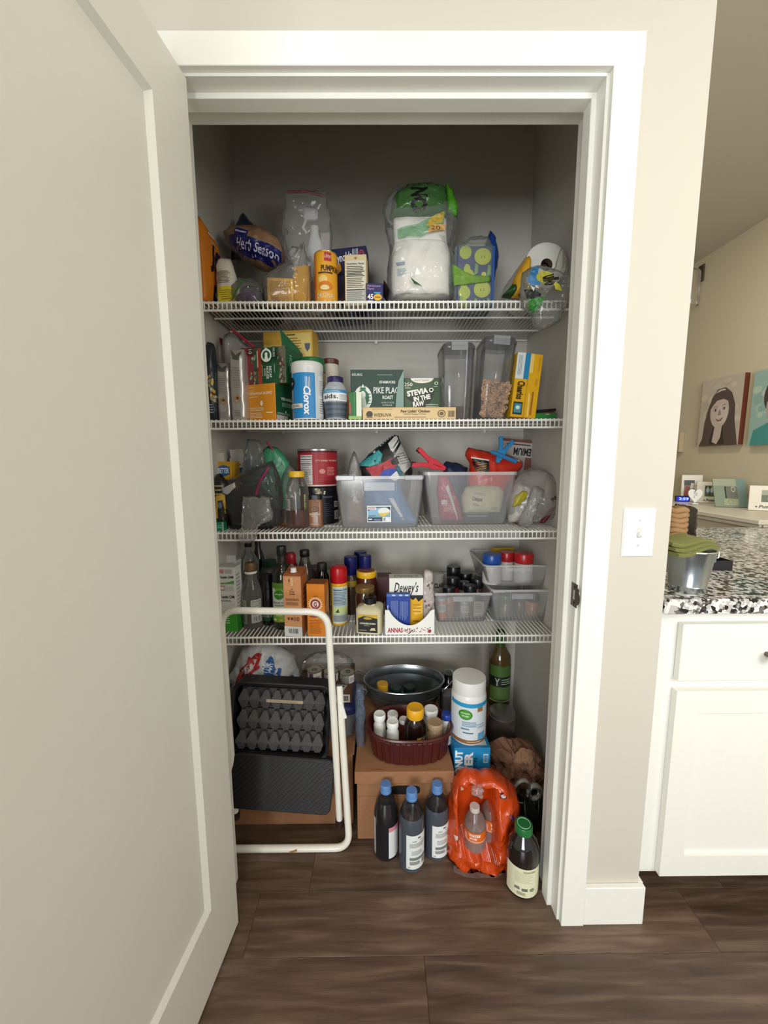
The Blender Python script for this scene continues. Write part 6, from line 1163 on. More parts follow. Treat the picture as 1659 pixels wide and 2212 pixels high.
# maroon oval basket
pf = onZ(870, 1660, zl); Ri = .142
bk = thing('oval_basket', 'dark maroon oval basket of vitamin bottles standing on the lidded box', 'basket', (onY(884, 1600, 1.24).x, 1.235, zl)); rz_ = onY(884, 1596, 1.15).z-zl
mar = M('4a1a17', .32, var=.12, spec=.6, name='maroon woven plastic'); ay = .66
prof = [(Ri*.80, 0), (Ri*.86, .004), (Ri*.97, rz_*.88), (Ri*1.03, rz_*.90), (Ri*1.05, rz_*.95), (Ri*1.03, rz_), (Ri*.98, rz_), (Ri*.93, rz_*.88), (Ri*.80, .006), (.001, .006)]
add('basket_shell', lathe(prof, 64, 2.4, 1, ay), mar, bk, True)
for i in range(26):
    a = 2*PI*i/26; k = sq(a, 2.4); x_, y_ = k[0]*Ri, k[1]*Ri*ay; an = math.atan2(y_/(ay*ay), x_)
    bm = BX((0, 0, 0), (.004, .020, rz_*.84), .0012); bmesh.ops.transform(bm, matrix=Matrix.Translation((x_*.925, y_*.925, rz_*.455)) @ Matrix.Rotation(an, 4, 'Z') @ Matrix.Rotation(.13, 4, 'Y'), verts=bm.verts); add('stave', bm, mar, bk)
bm = bmesh.new()
for i in range(52):
    a = 2*PI*(i+.5)/52; k = sq(a, 2.4); an = math.atan2(k[1]/ay, k[0]); b2 = box(bm, (k[0]*Ri*1.0, k[1]*Ri*ay*1.0, rz_*(.84+.03*(i % 2))), (.008, .017, .009), .002, Matrix.Rotation(an, 3, 'Z'))
add('braided_band', bm, mar, bk, kind='stuff')
zi = zl+.008
def pill(label, px, py, Y, r, capm, body, label2=None, k=.17, capr=.93, grp='vitamin bottles in the maroon basket'):
    p = onY(px, py, Y); h = p.z-zi
    t, R, h = vessel('vitamin_bottle', label, 'bottle', 0, 1, 0, Y, zi, [('bottle_body', body, [(.9, 0), (1, .03), (1, 1-k-.16), (.72, 1-k-.02), (.70, 1-k)]), ('cap', capm, [(capr*.97, 1-k), (capr, 1-k+.02), (capr, .97), (capr*.9, 1), (capr*.80, .992), (capr*.2, .992)])], w=2*r, h=h, x=p.x, group=grp)
    return t, R, h
wc = M('e9e9e6', .4, var=0); wb = M('d9d9d4', .4)
pill('white-capped pill bottle at the far left of the maroon basket', 820, 1541, 1.235, .021, wc, wb, capr=.97)
pill('white-capped pill bottle, second from left at the back of the maroon basket', 848, 1540, 1.275, .020, wc, wb, capr=.97)
pill('white-capped pill bottle, left of centre at the front of the maroon basket', 848, 1557, 1.205, .021, wc, wb, capr=.97)
pill('half-hidden white-capped bottle left of the yellow capped bottle in the basket', 872, 1552, 1.265, .018, wc, M('5a2a1c', .3))
t, R, h = pill('large dark brown bottle with yellow cap in the maroon basket', 897, 1527, 1.225, .037, M('e3a81a', .35), M('1c0f0c', .12, spec=.8), k=.22, capr=.80)
pr = Pr(); pr.R(0, 0, 1, 1, '6a6048').R(0, .2, .35, .9, 'd9b32c').R(.55, .3, .95, .7, '9a9a8a'); pr.build('bottle_label', t, cyl(R, h*.30, h*.42, 5, 70))
pill('white ribbed-capped bottle right behind the yellow capped bottle', 931, 1530, 1.28, .026, wc, wb, capr=.97)
pill('tan-capped bottle at the front right of the maroon basket', 940, 1559, 1.20, .027, M('9c8468', .45), M('8a735a', .4), capr=.97)
t, R, h = pill('small blue-capped eye drop style bottle at the right of the basket', 965, 1541, 1.25, .0175, M('1f3f9c', .3), wb, capr=1.0)
t['label'] = 'small blue-capped white bottle at the right end of the maroon basket'
# galvanised tub
gal = M('8f979a', .28, metal=.85, var=.12, scale=30, name='galvanised steel')
rz2 = onY(872, 1497, 1.385).z-zl
gt = thing('metal_tub', 'oval galvanised metal tub with wire handles behind the maroon basket', 'metal tub', (onY(872, 1460, 1.50).x, 1.485, zl)); Ra = .165; ag = .66
gt.scale = (1, 1, 1); Ym = 1.485
add('tub_shell', lathe([(Ra*.74, 0), (Ra*.76, .002), (Ra*.90, rz2*.55), (Ra*.91, rz2*.57), (Ra*.90, rz2*.60), (Ra*.925, rz2*.68), (Ra*.93, rz2*.70), (Ra*.925, rz2*.72), (Ra*.98, rz2*.97), (Ra*1.0, rz2), (Ra*.985, rz2*1.005), (Ra*.965, rz2*.97), (Ra*.91, rz2*.72), (Ra*.915, rz2*.70), (Ra*.91, rz2*.68), (Ra*.885, rz2*.58), (Ra*.74, .006), (.001, .006)], 72, 2, 1, ag), gal, gt, True)
add('rolled_rim', tube([Vector((Ra*cos(a)*.99, Ra*ag*sin(a)*.99, rz2)) for a in [2*PI*i/64 for i in range(64)]], .0032, 8, closed=True), M('b9c0c2', .22, metal=.9), gt, True)
for s in (-1, 1):
    pts = [Vector((s*Ra*.90, -.055, rz2*.80)), Vector((s*Ra*1.02, -.055, rz2*.98)), Vector((s*Ra*1.22, -.035, rz2*1.18)), Vector((s*Ra*1.22, .035, rz2*1.18)), Vector((s*Ra*1.02, .055, rz2*.98)), Vector((s*Ra*.90, .055, rz2*.80))]
    add('wire_handle', tube(arc(pts, .02, 5), .0028, 8), M('c4c9c8', .25, metal=.9), gt, True)
    for y_ in (-.055, .055): add('handle_mount', BX((s*Ra*.93, y_, rz2*.82), (.006, .012, .02), .002), gal, gt)
def intub(label, px, py, Y, r, capm, body):
    p = onY(px, py, Y); h = p.z-(zl+.008)
    return vessel('jar', label, 'jar', 0, 1, 0, Y, zl+.008, [('jar_body', body, [(.92, 0), (1, .03), (1, .6), (.85, .7)]), ('lid', capm, capprof(.95, .68, 1))], w=2*r, h=max(.04, h), x=p.x, group='jars in the metal tub')
intub('jar with yellow lid at the left inside the metal tub', 826, 1476, 1.46, .024, M('d9a428', .4), M('8a6a3a', .3))
intub('jar with dark teal lid, left of the two in the metal tub', 856, 1484, 1.49, .022, M('1c3c38', .4), dkg); intub('jar with dark green lid, right of the two in the metal tub', 884, 1482, 1.50, .024, M('14302a', .4), dkg)
# dark bottle and small grey box right of the tub
t, R, h = vessel('dark_bottle', 'squat black bottle between the metal tub and the white jar', 'bottle', 950, 986, 1455, 1.55, z, [('bottle_body', dk, [(.9, 0), (1, .02), (1, .82), (.8, .92), (.5, .97), (.48, 1)])])
t, w_, h_, d_ = carton('grey_box', 'plain grey box glimpsed between the basket and the white jar', 'box', 950, 990, 1502, 1.42, z, .05, '77777a', w=.05, x=.262)
# coconut water box and protein jar
t, w, h, d = carton('drink_box', 'bright blue coconut water box standing under the white jar', 'drink box', 980, 1057, 1616, 1.180, z, .115, '1a84bc', rz=.0)
pr = Pr(w, h); pr.T('COCONUT', .02, .46, .24, .97, 'e9eff2', rot=90, bold=.05).T('WATER', .28, .46, .52, .95, 'e9eff2', rot=90, bold=.06).T('HYDRATION', .52, .50, .64, .88, '123a6a', rot=90, bold=.02).T('PACK', .66, .55, .78, .76, '123a6a', rot=90, bold=.02).R(.80, .82, .94, .93, 'a9d2e2').R(.82, .84, .92, .91, '1a84bc').T('12', .84, .85, .90, .90, 'd9e8ee')
for k in range(5): pr.D(.87, .73-.10*k, .075, .022, '123f78').P([(.84, .72-.10*k), (.88, .725-.10*k), (.90, .745-.10*k), (.86, .74-.10*k)], 'cfe2ea')
pr.build('print', t, face(w, h, -d/2)); pr = Pr(w, d); pr.R(0, 0, 1, 1, '1676aa').R(.35, .1, .92, .8, 'b9bfc0').L(.4, .2, .85, .7, 4, '8f999c').D(.22, .3, .06, .05, 'a9d2e2'); pr.build('top_print', t, face(w, h, side='top', d=d)); zj = z+h+.001
R0 = .0525; ptop = onY(1012, 1460, 1.195).z
t, R, h = vessel('powder_jar', 'large white plastic powder jar with wide lid and blue band, on the blue box', 'jar', 975, 1049, 1460, 1.242, zj, [('jar_body', M('dfe0dd', .35, var=.01), [(.90, 0), (.97, .02), (1, .06), (1, .70), (.98, .76), (.90, .80)]), ('lid', M('dcdcd8', .4, var=.01), [(.90, .795), (.95, .80), (.95, .985), (.92, 1)])])
pr = Pr(); pr.R(0, 0, 1, 1, 'd5dde2').R(0, .90, 1, 1, '2a94c4').R(0, .0, 1, .09, '8a6038').T('chocolate', .4, .03, .7, .065, 'd9c4a8').D(.36, .72, .14, .125, '2f7a24', 28).D(.36, .72, .12, .105, '4c9a38', 28).T('simple', .27, .73, .45, .78, 'dfeed6', bold=.02).T('truth', .29, .67, .43, .72, 'dfeed6', bold=.02).R(.60, .80, .72, .90, '9a7048').L(.30, .42, .60, .56, 3, '8aa9c0').T('whey', .28, .34, .44, .40, '5a8aa8').T('PROTEIN', .32, .25, .52, .30, '3c7a9c', bold=.02).R(.62, .10, .78, .26, '5aa4cc').L(.60, .38, .78, .50, 2, 'a9bfd0'); pr.build('jar_label', t, cyl(R, h*.05, h*.70, -80, 80))
# low brown box, mixer bottle and glass jar behind
t, w_, h_, d_ = carton('low_brown_box', 'low brown box in the back right corner, carrying the green bottle', 'cardboard box', 1040, 1120, 1545, 1.44, z, .20, '6a4c38', w=.14, x=.455)
t, R, h = vessel('mixer_bottle', 'tall green-necked bottle with lime label in the back right pantry corner', 'bottle', 1056, 1102, 1362, 1.52, z+h_, [('glass', M('4a3a1a', .12, spec=.7, var=.06), [(.92, 0), (1, .02), (1, .62), (.95, .68), (.60, .76), (.46, .80)]), ('neck', M('2c4a1c', .25, var=.15), [(.50, .74), (.44, .82), (.40, .99), (.36, 1)])])
pr = Pr(); pr.R(0, 0, 1, 1, '4c6630').R(0, .70, 1, 1, '44642a').R(0, .42, 1, .70, '151a14').T('Y', .22, .45, .40, .66, 'a9b89c', bold=.02).L(.46, .48, .92, .66, 3, '8fa08a').R(0, .0, 1, .03, 'a9b48a'); pr.build('bottle_label', t, cyl(R, h*.10, h*.58, -70, 70))
t, R, h = vessel('mason_jar', 'large dark glass canning jar in front of the green-necked bottle', 'jar', 1054, 1112, 1532, 1.40, z, [('glass', film('5c544e', .42, .06, .5), [(.92, 0), (1, .03), (1, .78), (.88, .87), (.84, .89)]), ('contents', M('3a2c26', .6, var=.25), [(.85, .01), (.93, .04), (.93, .62)]), ('lid', M('8a8682', .28, metal=.8), [(.88, .88), (.90, .885), (.90, .925), (.94, .93), (.90, .935), (.90, .98), (.84, .985)])])
# crumpled paper bag
t, b, x, zz = pxbag('paper_bag', 'crumpled brown paper bag in the right pantry corner beside the blue box', 'paper bag', [(1060, 1735), (1150, 1745), (1178, 1720), (1176, 1690), (1160, 1650), (1148, 1618), (1120, 1612), (1080, 1606), (1058, 1612), (1052, 1670)], 1.28, .11, M('7a5640', .85, var=.08, bump=.4, scale=40), cr=.034, seed=31, sc=12, rings=15, n=64)
t.location.z = z; 
for v in b.data.vertices: v.co.z += (zz-z)*min(1, max(0, v.co.z)/.10)
bagpart('torn_fold', t, [(1108, 1640), (1128, 1622), (1150, 1628), (1160, 1655), (1176, 1672), (1170, 1684), (1130, 1660), (1112, 1662)], 1.24, .04, M('8f684c', .85, var=.08, bump=.3), x, z, -.03, .010, 22, 4)
for o_ in [k for k in bpy.data.objects if k.parent == t]:
    for p_ in o_.data.polygons: p_.use_smooth = False
# jug with grey loop handle, dark green bottle
p = onY(1138, 1720, 1.15)
t = thing('juice_jug', 'dark juice jug with translucent loop handle behind the green-capped bottle', 'jug', (p.x, 1.175, z)); hz_ = p.z-z
gh = film('84847a', .80, .2, .2)
add('jug_body', lathe([(.041, 0), (.045, .006), (.045, hz_*.55), (.036, hz_*.72), (.020, hz_*.84), (.018, hz_*.92)], 36, 2), M('10150e', .15, spec=.8), t, True)
lp = [Vector((-.014+.027*cos(a)+.008*sin(a), -.006, hz_*.98+.044*sin(a))) for a in [2*PI*i/28 for i in range(28)]]; add('loop_handle', tube(lp, .0075, 12, closed=True), gh, t, True)
add('loop_handle', tube([Vector((.032+.020*cos(a), -.004, hz_*.97+.024*sin(a))) for a in [2*PI*i/24 for i in range(24)]], 0.0095, 12, closed=True), gh, t, True); add('neck_ring', tube([Vector((-.012+.020*cos(a), .02*sin(a), hz_*.80)) for a in [2*PI*i/24 for i in range(24)]], .003, 8, closed=True), gh, t, True)
# three seltzer bottles
def seltz(label, px, ptop, pbase, Yc, wpx, full, rz, pink=False):
    p = onY(px, (ptop+pbase)/2, Yc); R = (onY(px+wpx/2, 1780, Yc).x-onY(px-wpx/2, 1780, Yc).x)/2; h = onY(px, ptop, Yc).z-z
    t = thing('soda_bottle', label, 'bottle', (p.x, Yc, z+.0005), (0, 0, rz), 'soda bottles with light blue caps')
    add('bottle_shell', lathe([(R*.80, 0), (R*.95, .004), (R, .014), (R, h*.60), (R*.97, h*.66), (R*.74, h*.78), (R*.44, h*.88), (R*.38, h*.91)], 44), film('4a4c52', .06, .03, .35), t, True)
    lq = M('150c10', .06, spec=.9, var=.02, coat=.6) if full else M('1c1e22', .06, spec=.9, var=.03, coat=.6)
    add('drink', lathe([(R*.78, .003), (R*.93, .006), (R*.97, .015), (R*.97, h*(.60 if full else .58)), (R*.93, h*.66)]+([(R*.70, h*.78)] if full else []), 40), lq, t, True)
    if not full: add('bottle_sleeve', lathe([(R*1.003, h*.012), (R*1.008, h*.30), (R*1.006, h*.60), (R*.975, h*.665), (R*.90, h*.70)], 44, cap0=False, cap1=False), film('5f6873', .50, .05, .1), t, True)
    add('cap', lathe([(R*.42, h*.885), (R*.46, h*.89), (R*.46, h*.915), (R*.43, h*.92), (R*.44, h*.985), (R*.40, h)], 36), M('5c86bf', .35, var=.02), t, True)
    return t, R, h
t, R, h = seltz('leftmost of the three blue-capped bottles, dark drink, white label with a pink corner', 834, 1692, 1868, 1.103, 51, True, 0)
pr = Pr(); pr.R(0, 0, 1, .86, 'dfe3e2').R(0, .86, .85, 1, 'd48a9c').R(.85, .9, 1, 1, '2a1a1c').L(.5, .02, .95, .06, 1, '8f9492').L(.93, .1, .99, .8, 14, '5a5c5c', .5, 0); pr.build('bottle_label', t, cyl(R*1.002, h*.06, h*.50, 12, 88)); pr = Pr(); pr.R(0, 0, 1, 1, 'b5b9b8').L(.2, .1, .5, .9, 12, '8f9492'); pr.build('bottle_label', t, cyl(R*1.002, h*.06, h*.58, -120, -58))
for lb, px, pt_, pb_, Y in (('middle of the three blue-capped bottles, standing nearest the doorway', 889, 1706, 1886, 1.072), ('rightmost of the three blue-capped bottles, next to the orange bag', 943, 1692, 1866, 1.105)):
    t, R, h = seltz(lb, px, pt_, pb_, Y, 54 if px < 900 else 51, False, 0)
    pr = Pr(); pr.R(0, 0, 1, 1, 'e2e6e5').T('K', .5, .88, .64, .95, '3a3e40', shear=.3, bold=.03).L(.26, .81, .5, .85, 1, '6a6e70').L(.6, .82, .8, .86, 1, '9a9e9e').L(.15, .64, .9, .78, 5, 'a9adac').L(.22, .42, .8, .56, 4, 'b5b9b8').R(.15, .28, .9, .35, '8f9393').L(.15, .27, .95, .36, 3, '6a6e6e').L(.15, .14, .6, .24, 3, '7c8080').B(.68, .12, .9, .26, 8).L(.08, .05, .2, .08, 1, '9a9e9e')
    pr.build('bottle_label', t, cyl(R*1.010, h*.06, h*.52, -28, 78))
# orange bag of bottled water
pts = [(985, 1905), (1030, 1908), (1090, 1905), (1106, 1880), (1102, 1840), (1108, 1800), (1114, 1750), (1104, 1705), (1088, 1680), (1060, 1670), (1030, 1674), (1000, 1668), (984, 1690), (975, 1740), (968, 1800), (972, 1860)]
t, b, x, zz = pxbag('orange_bag', 'glossy orange plastic bag slumped around clear water bottles on the floor', 'plastic bag', pts, 1.105, .135, M('c44411', .20, var=.08, spec=.7, bump=.5, scale=30, name='orange plastic'), cr=.019, seed=17, sc=13, rings=22, n=110, flat=3.)
t.location.z = z
for v in b.data.vertices:
    v.co.z = max(.001, v.co.z+(zz-z))
ob_ = b
q0, q1 = onY(994, 1886, 1.06), onY(1078, 1712, 1.06)
for v in b.data.vertices:   # the torn opening is hollow, the bottle stands in it
    X_, Z_ = v.co.x+x, v.co.z+z
    if v.co.y < 0 and Z_ > .05:
        k = max(0, min(1, (X_-q0.x+.012)/.014, (q1.x-.004-X_)/.014))*max(0, min(1, (q1.z+.01-Z_)/.02, (Z_-q0.z-.01)/.016)); v.co.y += k*(.040-v.co.y)
sf = lambda px, py: (onY(px, py, 1.105).x-x, onY(px, py, 1.105).z-z)
p0, p1 = sf(970, 1908), sf(1114, 1668)
def S6(px, py): q_ = sf(px, py); return ((q_[0]-p0[0])/(p1[0]-p0[0]), (q_[1]-p0[1])/(p1[1]-p0[1]))
Q = lambda *p: [S6(a, b_) for a, b_ in p]; pr = Pr()
brn = film('5c4840', .80, .12, .1)
pr.P(Q((999, 1706), (1005, 1706), (1007, 1728), (1001, 1730)), 'd9c4a8').D(*S6(1076, 1690), .06, .022, '3a1224').D(*S6(1076, 1690), .035, .012, 'c9a9ac').P(Q((1014, 1700), (1022, 1696), (1040, 1706), (1036, 1712)), 'd6b0b0').O(*S6(1048, 1694), .045, .03, 'e2dcd8', .5).P(Q((1086, 1722), (1096, 1726), (1100, 1738), (1092, 1740), (1088, 1732)), '4a2c5c').P(Q((974, 1770), (984, 1768), (986, 1778), (978, 1784)), 'd0b4ac').T('EX', *S6(970, 1840), *S6(982, 1830), '2a1612', bold=.04, rot=-35).P(Q((1076, 1826), (1084, 1822), (1090, 1824), (1082, 1834)), 'e0b0a4')
pr.build('print', t, onto(b, p0[0], p0[1], p1[0], p1[1]), gap=.0005)
bagpart('clear_hem', t, [(976, 1880), (1000, 1895), (1050, 1900), (1096, 1888), (1098, 1905), (1060, 1915), (1010, 1914), (982, 1905)], 1.05, .05, film('d8ccc8', .20, .10, .3, .5, 22), x, z, -.060, .005, 22, 3)
for v in bpy.data.objects[[o.name for o in bpy.data.objects if o.parent == t and o.name.startswith('clear_hem')][0]].data.vertices: v.co.z = max(v.co.z, .001)
bagpart('film_twist', t, [(1016, 1700), (1018, 1688), (1030, 1682), (1038, 1690), (1036, 1706), (1026, 1702)], 1.08, .02, clear2, x, z, -.05, .006, 40, 3)
Yw = 1.085
p = onY(1027, 1810, Yw); R = .0335; hb_ = onY(1026, 1740, Yw).z-z-.012
t = thing('water_bottle', 'clear water bottle with orange label showing through the torn orange bag', 'water bottle', (p.x, Yw, z+.012), (0, -.03, 0))
pe = film('c9bdb6', .10, .04, .5, .0)
rib = []
for i in range(12): rib += [(R*(.99 if i % 2 else .94), .006+hb_*.38*i/12)]
add('bottle_shell', lathe([(R*.8, 0)]+rib+[(R, hb_*.40), (R, hb_*.62), (R*.98, hb_*.70), (R*.72, hb_*.82), (R*.42, hb_*.90), (R*.40, hb_*.92)], 40), pe, t, True)
add('water', lathe([(R*.75, .002), (R*.90, .01), (R*.93, hb_*.68), (R*.8, hb_*.76)], 32), film('8a7a72', .35, .05, .4), t, True); add('cap', lathe([(R*.42, hb_*.91), (R*.46, hb_*.915), (R*.46, hb_*.99), (R*.42, hb_)], 28), film('d6d2cc', .8, .3, .1), t, True)
pr = Pr(); pr.R(0, 0, 1, 1, 'd9681c').R(0, .0, 1, .15, 'e8a07a').T('WATER', .20, .58, .62, .86, 'f0e2d6', bold=.05).T('JOE', .22, .26, .48, .52, 'f0e2d6', bold=.05).P([(.0, .2), (.14, .2), (.12, .7), (0, .85)], 'e0a49a').L(.3, .18, .6, .23, 1, 'f0d0b8'); pr.build('bottle_label', t, cyl(R*1.01, hb_*.42, hb_*.62, -75, 75))
copytree(t, (t.location.x+.048, t.location.y+.030, t.location.z), (0, .10, .5), 'second clear water bottle, half hidden at the right inside the torn orange bag')
# big juice bottle by the jamb
p = onZ(1134, 1948, z); R = .0465; Yj = p.y+R+.001; pj = onY(1137, 1870, Yj); hj = onY(1138, 1782, Yj-.005).z-z
t = thing('juice_bottle', 'big dark juice bottle with green cap and cream label, nearest the right jamb', 'juice bottle', (min(pj.x, XJ-.012-R-.006), Yj, z+.0005), (0, 0, 0))
add('bottle_body', lathe([(R*.85, 0), (R*.97, .004), (R, .010), (R, hj*.58), (R*.97, hj*.66), (R*.80, hj*.78), (R*.55, hj*.86), (R*.48, hj*.89)], 48), M('120c0a', .07, spec=.9, var=.02, coat=.5), t, True)
add('cap', lathe([(R*.50, hj*.885), (R*.54, hj*.89), (R*.54, hj*.98), (R*.50, hj), (R*.42, hj*1.0), (R*.40, hj*.995), (.001, hj*.995)], 40), M('1f6a34', .35, var=.03), t, True)
add('cap_ring', tube([Vector((R*.38*cos(a), R*.38*sin(a), hj+.0004)) for a in [2*PI*i/36 for i in range(36)]], .0011, 6, closed=True), M('8fc49a', .4), t, True)
pr = Pr(); pr.R(0, 0, 1, 1, 'e0e0bf').L(.22, .50, .62, .86, 7, 'b9bb98', .3).R(.84, .55, .94, .95, '8a8c78').B(.85, .57, .93, .93, 10, '3c3c34', True).P([(.22, .26), (.34, .26), (.33, .36), (.23, .34)], '7a7c6c').R(.38, .24, .50, .33, '6a6c60').D(.60, .28, .055, .055, '8a8c7a').L(.28, .08, .5, .2, 4, 'b0b294').T('JUICE', .40, .88, .66, .94, '9a9c80'); pr.build('bottle_label', t, cyl(R, hj*.05, hj*.50, -80, 80))
t, R, h = vessel('green_bottle', 'dark green glass bottle standing behind the juice bottle in the corner', 'bottle', 1145, 1180, 1700, 1.19, z, [('glass', M('10180e', .1, spec=.9), [(.92, 0), (1, .02), (1, .70), (.5, .85), (.42, .98), (.38, 1)])])
# ================================================================ kitchen side
gran = bpy.data.materials.new('speckled granite'); gran.use_nodes = True; nt = gran.node_tree; b = nt.nodes['Principled BSDF']; L = nt.links.new
tc = nt.nodes.new('ShaderNodeTexCoord'); v1 = nt.nodes.new('ShaderNodeTexVoronoi'); v1.inputs['Scale'].default_value = 110; n1 = nt.nodes.new('ShaderNodeTexNoise'); n1.inputs['Scale'].default_value = 55; n1.inputs['Detail'].default_value = 3
L(tc.outputs['Object'], v1.inputs['Vector']); L(tc.outputs['Object'], n1.inputs['Vector'])
bw = nt.nodes.new('ShaderNodeRGBToBW'); L(v1.outputs['Color'], bw.inputs[0]); ma = nt.nodes.new('ShaderNodeMath'); ma.operation = 'MULTIPLY_ADD'; ma.inputs[1].default_value = .55; L(bw.outputs[0], ma.inputs[0]); m2 = nt.nodes.new('ShaderNodeMath'); m2.operation = 'MULTIPLY'; m2.inputs[1].default_value = .45; L(n1.outputs['Fac'], m2.inputs[0]); L(m2.outputs[0], ma.inputs[2])
r = nt.nodes.new('ShaderNodeValToRGB'); L(ma.outputs[0], r.inputs[0]); r.color_ramp.interpolation = 'CONSTANT'; e = r.color_ramp.elements; e[0].position = 0; e[0].color = (*srgb('1c1b1b'), 1); e[1].position = .40; e[1].color = (*srgb('6f6a66'), 1); k = e.new(.47); k.color = (*srgb('b9b5b0'), 1); k = e.new(.57); k.color = (*srgb('e4e2de'), 1); k = e.new(.36); k.color = (*srgb('3e3c3c'), 1)
L(r.outputs[0], b.inputs['Base Color']); b.inputs['Roughness'].default_value = .14; b.inputs['Specular IOR Level'].default_value = .6
cabm = M('ecece4', .4, var=.01, name='white cabinet paint')
X0 = WC+.002; X1 = 2.05; YCF = .950; YCB = 1.86
cb = thing('kitchen_cabinet', 'white base cabinet with one drawer above one door, right of the pantry wall', 'kitchen cabinet', (X0, YCF, .004)); cw = 1.02
def cbx(name, x0, x1, y0, y1, z0, z1, m=cabm, par=cb, bev=.001): return add(name, BX(((x0+x1)/2, (y0+y1)/2, (z0+z1)/2), (x1-x0, y1-y0, z1-z0), bev), m, par)
cbx('cabinet_body', .0, cw, .02, .60, .10, .87); cbx('toe_kick', .0, cw, .09, .60, .0, .10, M('241c16', .8))
cbx('face_frame', .0, cw, 0, .02, .10, .87)
xd = onY(1425, 1883, YCF-.02).x-X0; xe = cw-.05
zt_ = onY(1500, 1344, YCF-.02).z-.004; zm_ = onY(1500, 1471, YCF-.02).z-.004; zn_ = onY(1500, 1493, YCF-.02).z-.004
dr = cbx('drawer', xd, xe, -.02, -.001, zm_, zt_-.006, bev=.0015)
add('drawer_knob', lathe([(.006, 0), (.006, .012), (.013, .02), (.014, .026), (.008, .030)], 20, rot=Matrix.Rotation(PI/2, 3, 'X'), c=(onY(1655, 1412, YCF-.02).x-X0, -.021, onY(1655, 1412, YCF-.02).z-.004)), nick, dr, True)
z0_, z1_ = .108, zn_; dd = bpy.data.objects.new('door', None); C.objects.link(dd); dd.parent = cb
bm = bmesh.new(); fr = .062
for q_ in ((xd, xd+fr, z0_, z1_), (xe-fr, xe, z0_, z1_), (xd+fr, xe-fr, z0_, z0_+fr), (xd+fr, xe-fr, z1_-fr, z1_)): bx2(bm, q_[0], q_[1], -.02, -.001, q_[2], q_[3])
add('door_frame', bm, cabm, dd); add('door_panel', BX(((xd+xe)/2, -.007, (z0_+z1_)/2), (xe-xd-2*fr+.002, .008, z1_-z0_-2*fr+.002)), cabm, dd)
cbx('side_panel', .0, 1.36, .60, .618, .0, .87)
ct = S('countertop', (X0, X1, .9035, 1.922, .876, .914), m=gran, bev=.003); ct['kind'] = 'thing'; tag(ct, 'speckled black and white granite countertop running back from the pantry wall', 'countertop')
cb2 = thing('island_base', 'white panelled base under the rear of the granite countertop', 'cabinet', (X0, 1.580, .004)); add('base_panel', BX((.66, .14, .436), (1.32, .28, .868), .001), cabm, cb2); add('base_trim', BX((.66, -.002, .05), (1.32, .004, .10), .001), cabm, cb2)
zc = .9145
# galvanised pail with napkins
pb = thing('metal_pail', 'small galvanised pail holding folded green napkins on the granite counter', 'pail', (onY(1487, 1250, .975).x, .978, zc)); hp = .108; Rp = .054
gl2 = M('a9afb2', .22, metal=.9, var=.15, scale=18, bump=.15, name='crackled galvanised steel')
add('pail_shell', shell([(Rp*.72, 0), (Rp*.74, .003), (Rp*.76, hp*.12), (Rp*.78, hp*.14), (Rp*.76, hp*.16), (Rp*.98, hp*.97), (Rp*1.0, hp)], .0015, 56), gl2, pb, True)
add('rolled_rim', tube([Vector((Rp*1.0*cos(a), Rp*1.0*sin(a), hp)) for a in [2*PI*i/56 for i in range(56)]], .0028, 8, closed=True), M('c9ccca', .2, metal=.9), pb, True)
add('pail_handle', tube(arc([Vector((Rp*.97, -.015, hp*.82)), Vector((Rp*1.14, -.015, hp*.80)), Vector((Rp*1.20, -.012, hp*1.0)), Vector((Rp*1.10, .02, hp*1.06)), Vector((Rp*.97, .03, hp*.90))], .012, 4), .0022, 8), M('c4c8c6', .2, metal=.9), pb, True); add('handle_mount', BX((Rp*.97, -.012, hp*.80), (.006, .014, .022), .002), gl2, pb)
nap = M('7a7c46', .85, var=.05, bump=.15, scale=150, name='sage green cloth')
for k in range(3):
    yy = hp+.003+k*.0095
    t = thing('napkin', ('lowest', 'middle', 'topmost')[k]+' of the folded sage green napkins resting in the metal pail', 'napkin', (pb.location.x-.022, pb.location.y-.004+.004*k, zc+yy), (0, -.10+.04*k, .12-.10*k), 'folded green napkins in the pail')
    bm = bmesh.new(); W2, D2 = .056-.003*k, .045
    sec = [(-D2, .0), (-D2+.003, -.004), (D2, -.004), (D2, .004), (-D2+.003, .0045), (-D2-.001, .002)]
    ringgrid(bm, [[Vector((x_, y_, z_+.006*sin(3*x_/W2))) for y_, z_ in sec] for x_ in [-W2+2*W2*i/14 for i in range(15)]]); bmesh.ops.recalc_face_normals(bm, faces=bm.faces); add('cloth', crumple(bm, .0012, 30, k), nap, t, True)
# black tray
p = onZ(1530, 1238, zc); t = thing('black_box', 'low open black box on the counter right behind the metal pail', 'box', (onY(1552, 1225, 1.15).x, 1.15+.05, zc+.0005), (0, 0, .0)); 
hbk = onY(1560, 1212, 1.15).z-zc; bw_ = onY(1583, 1225, 1.15).x-onY(1522, 1225, 1.15).x
bm = shell([(1, 0), (1, hbk)], .03, 40, 30, bw_/2, .055); bm.free(); bm = bmesh.new()
for q_ in ((-bw_/2, bw_/2, -.05, -.047, 0, hbk), (-bw_/2, bw_/2, .047, .05, 0, hbk), (-bw_/2, -bw_/2+.003, -.047, .047, 0, hbk), (bw_/2-.003, bw_/2, -.047, .047, 0, hbk), (-bw_/2+.003, bw_/2-.003, -.047, .047, 0, .003)): bx2(bm, *q_)
add('box_body', bm, M('14141c', .5, var=.05), t)
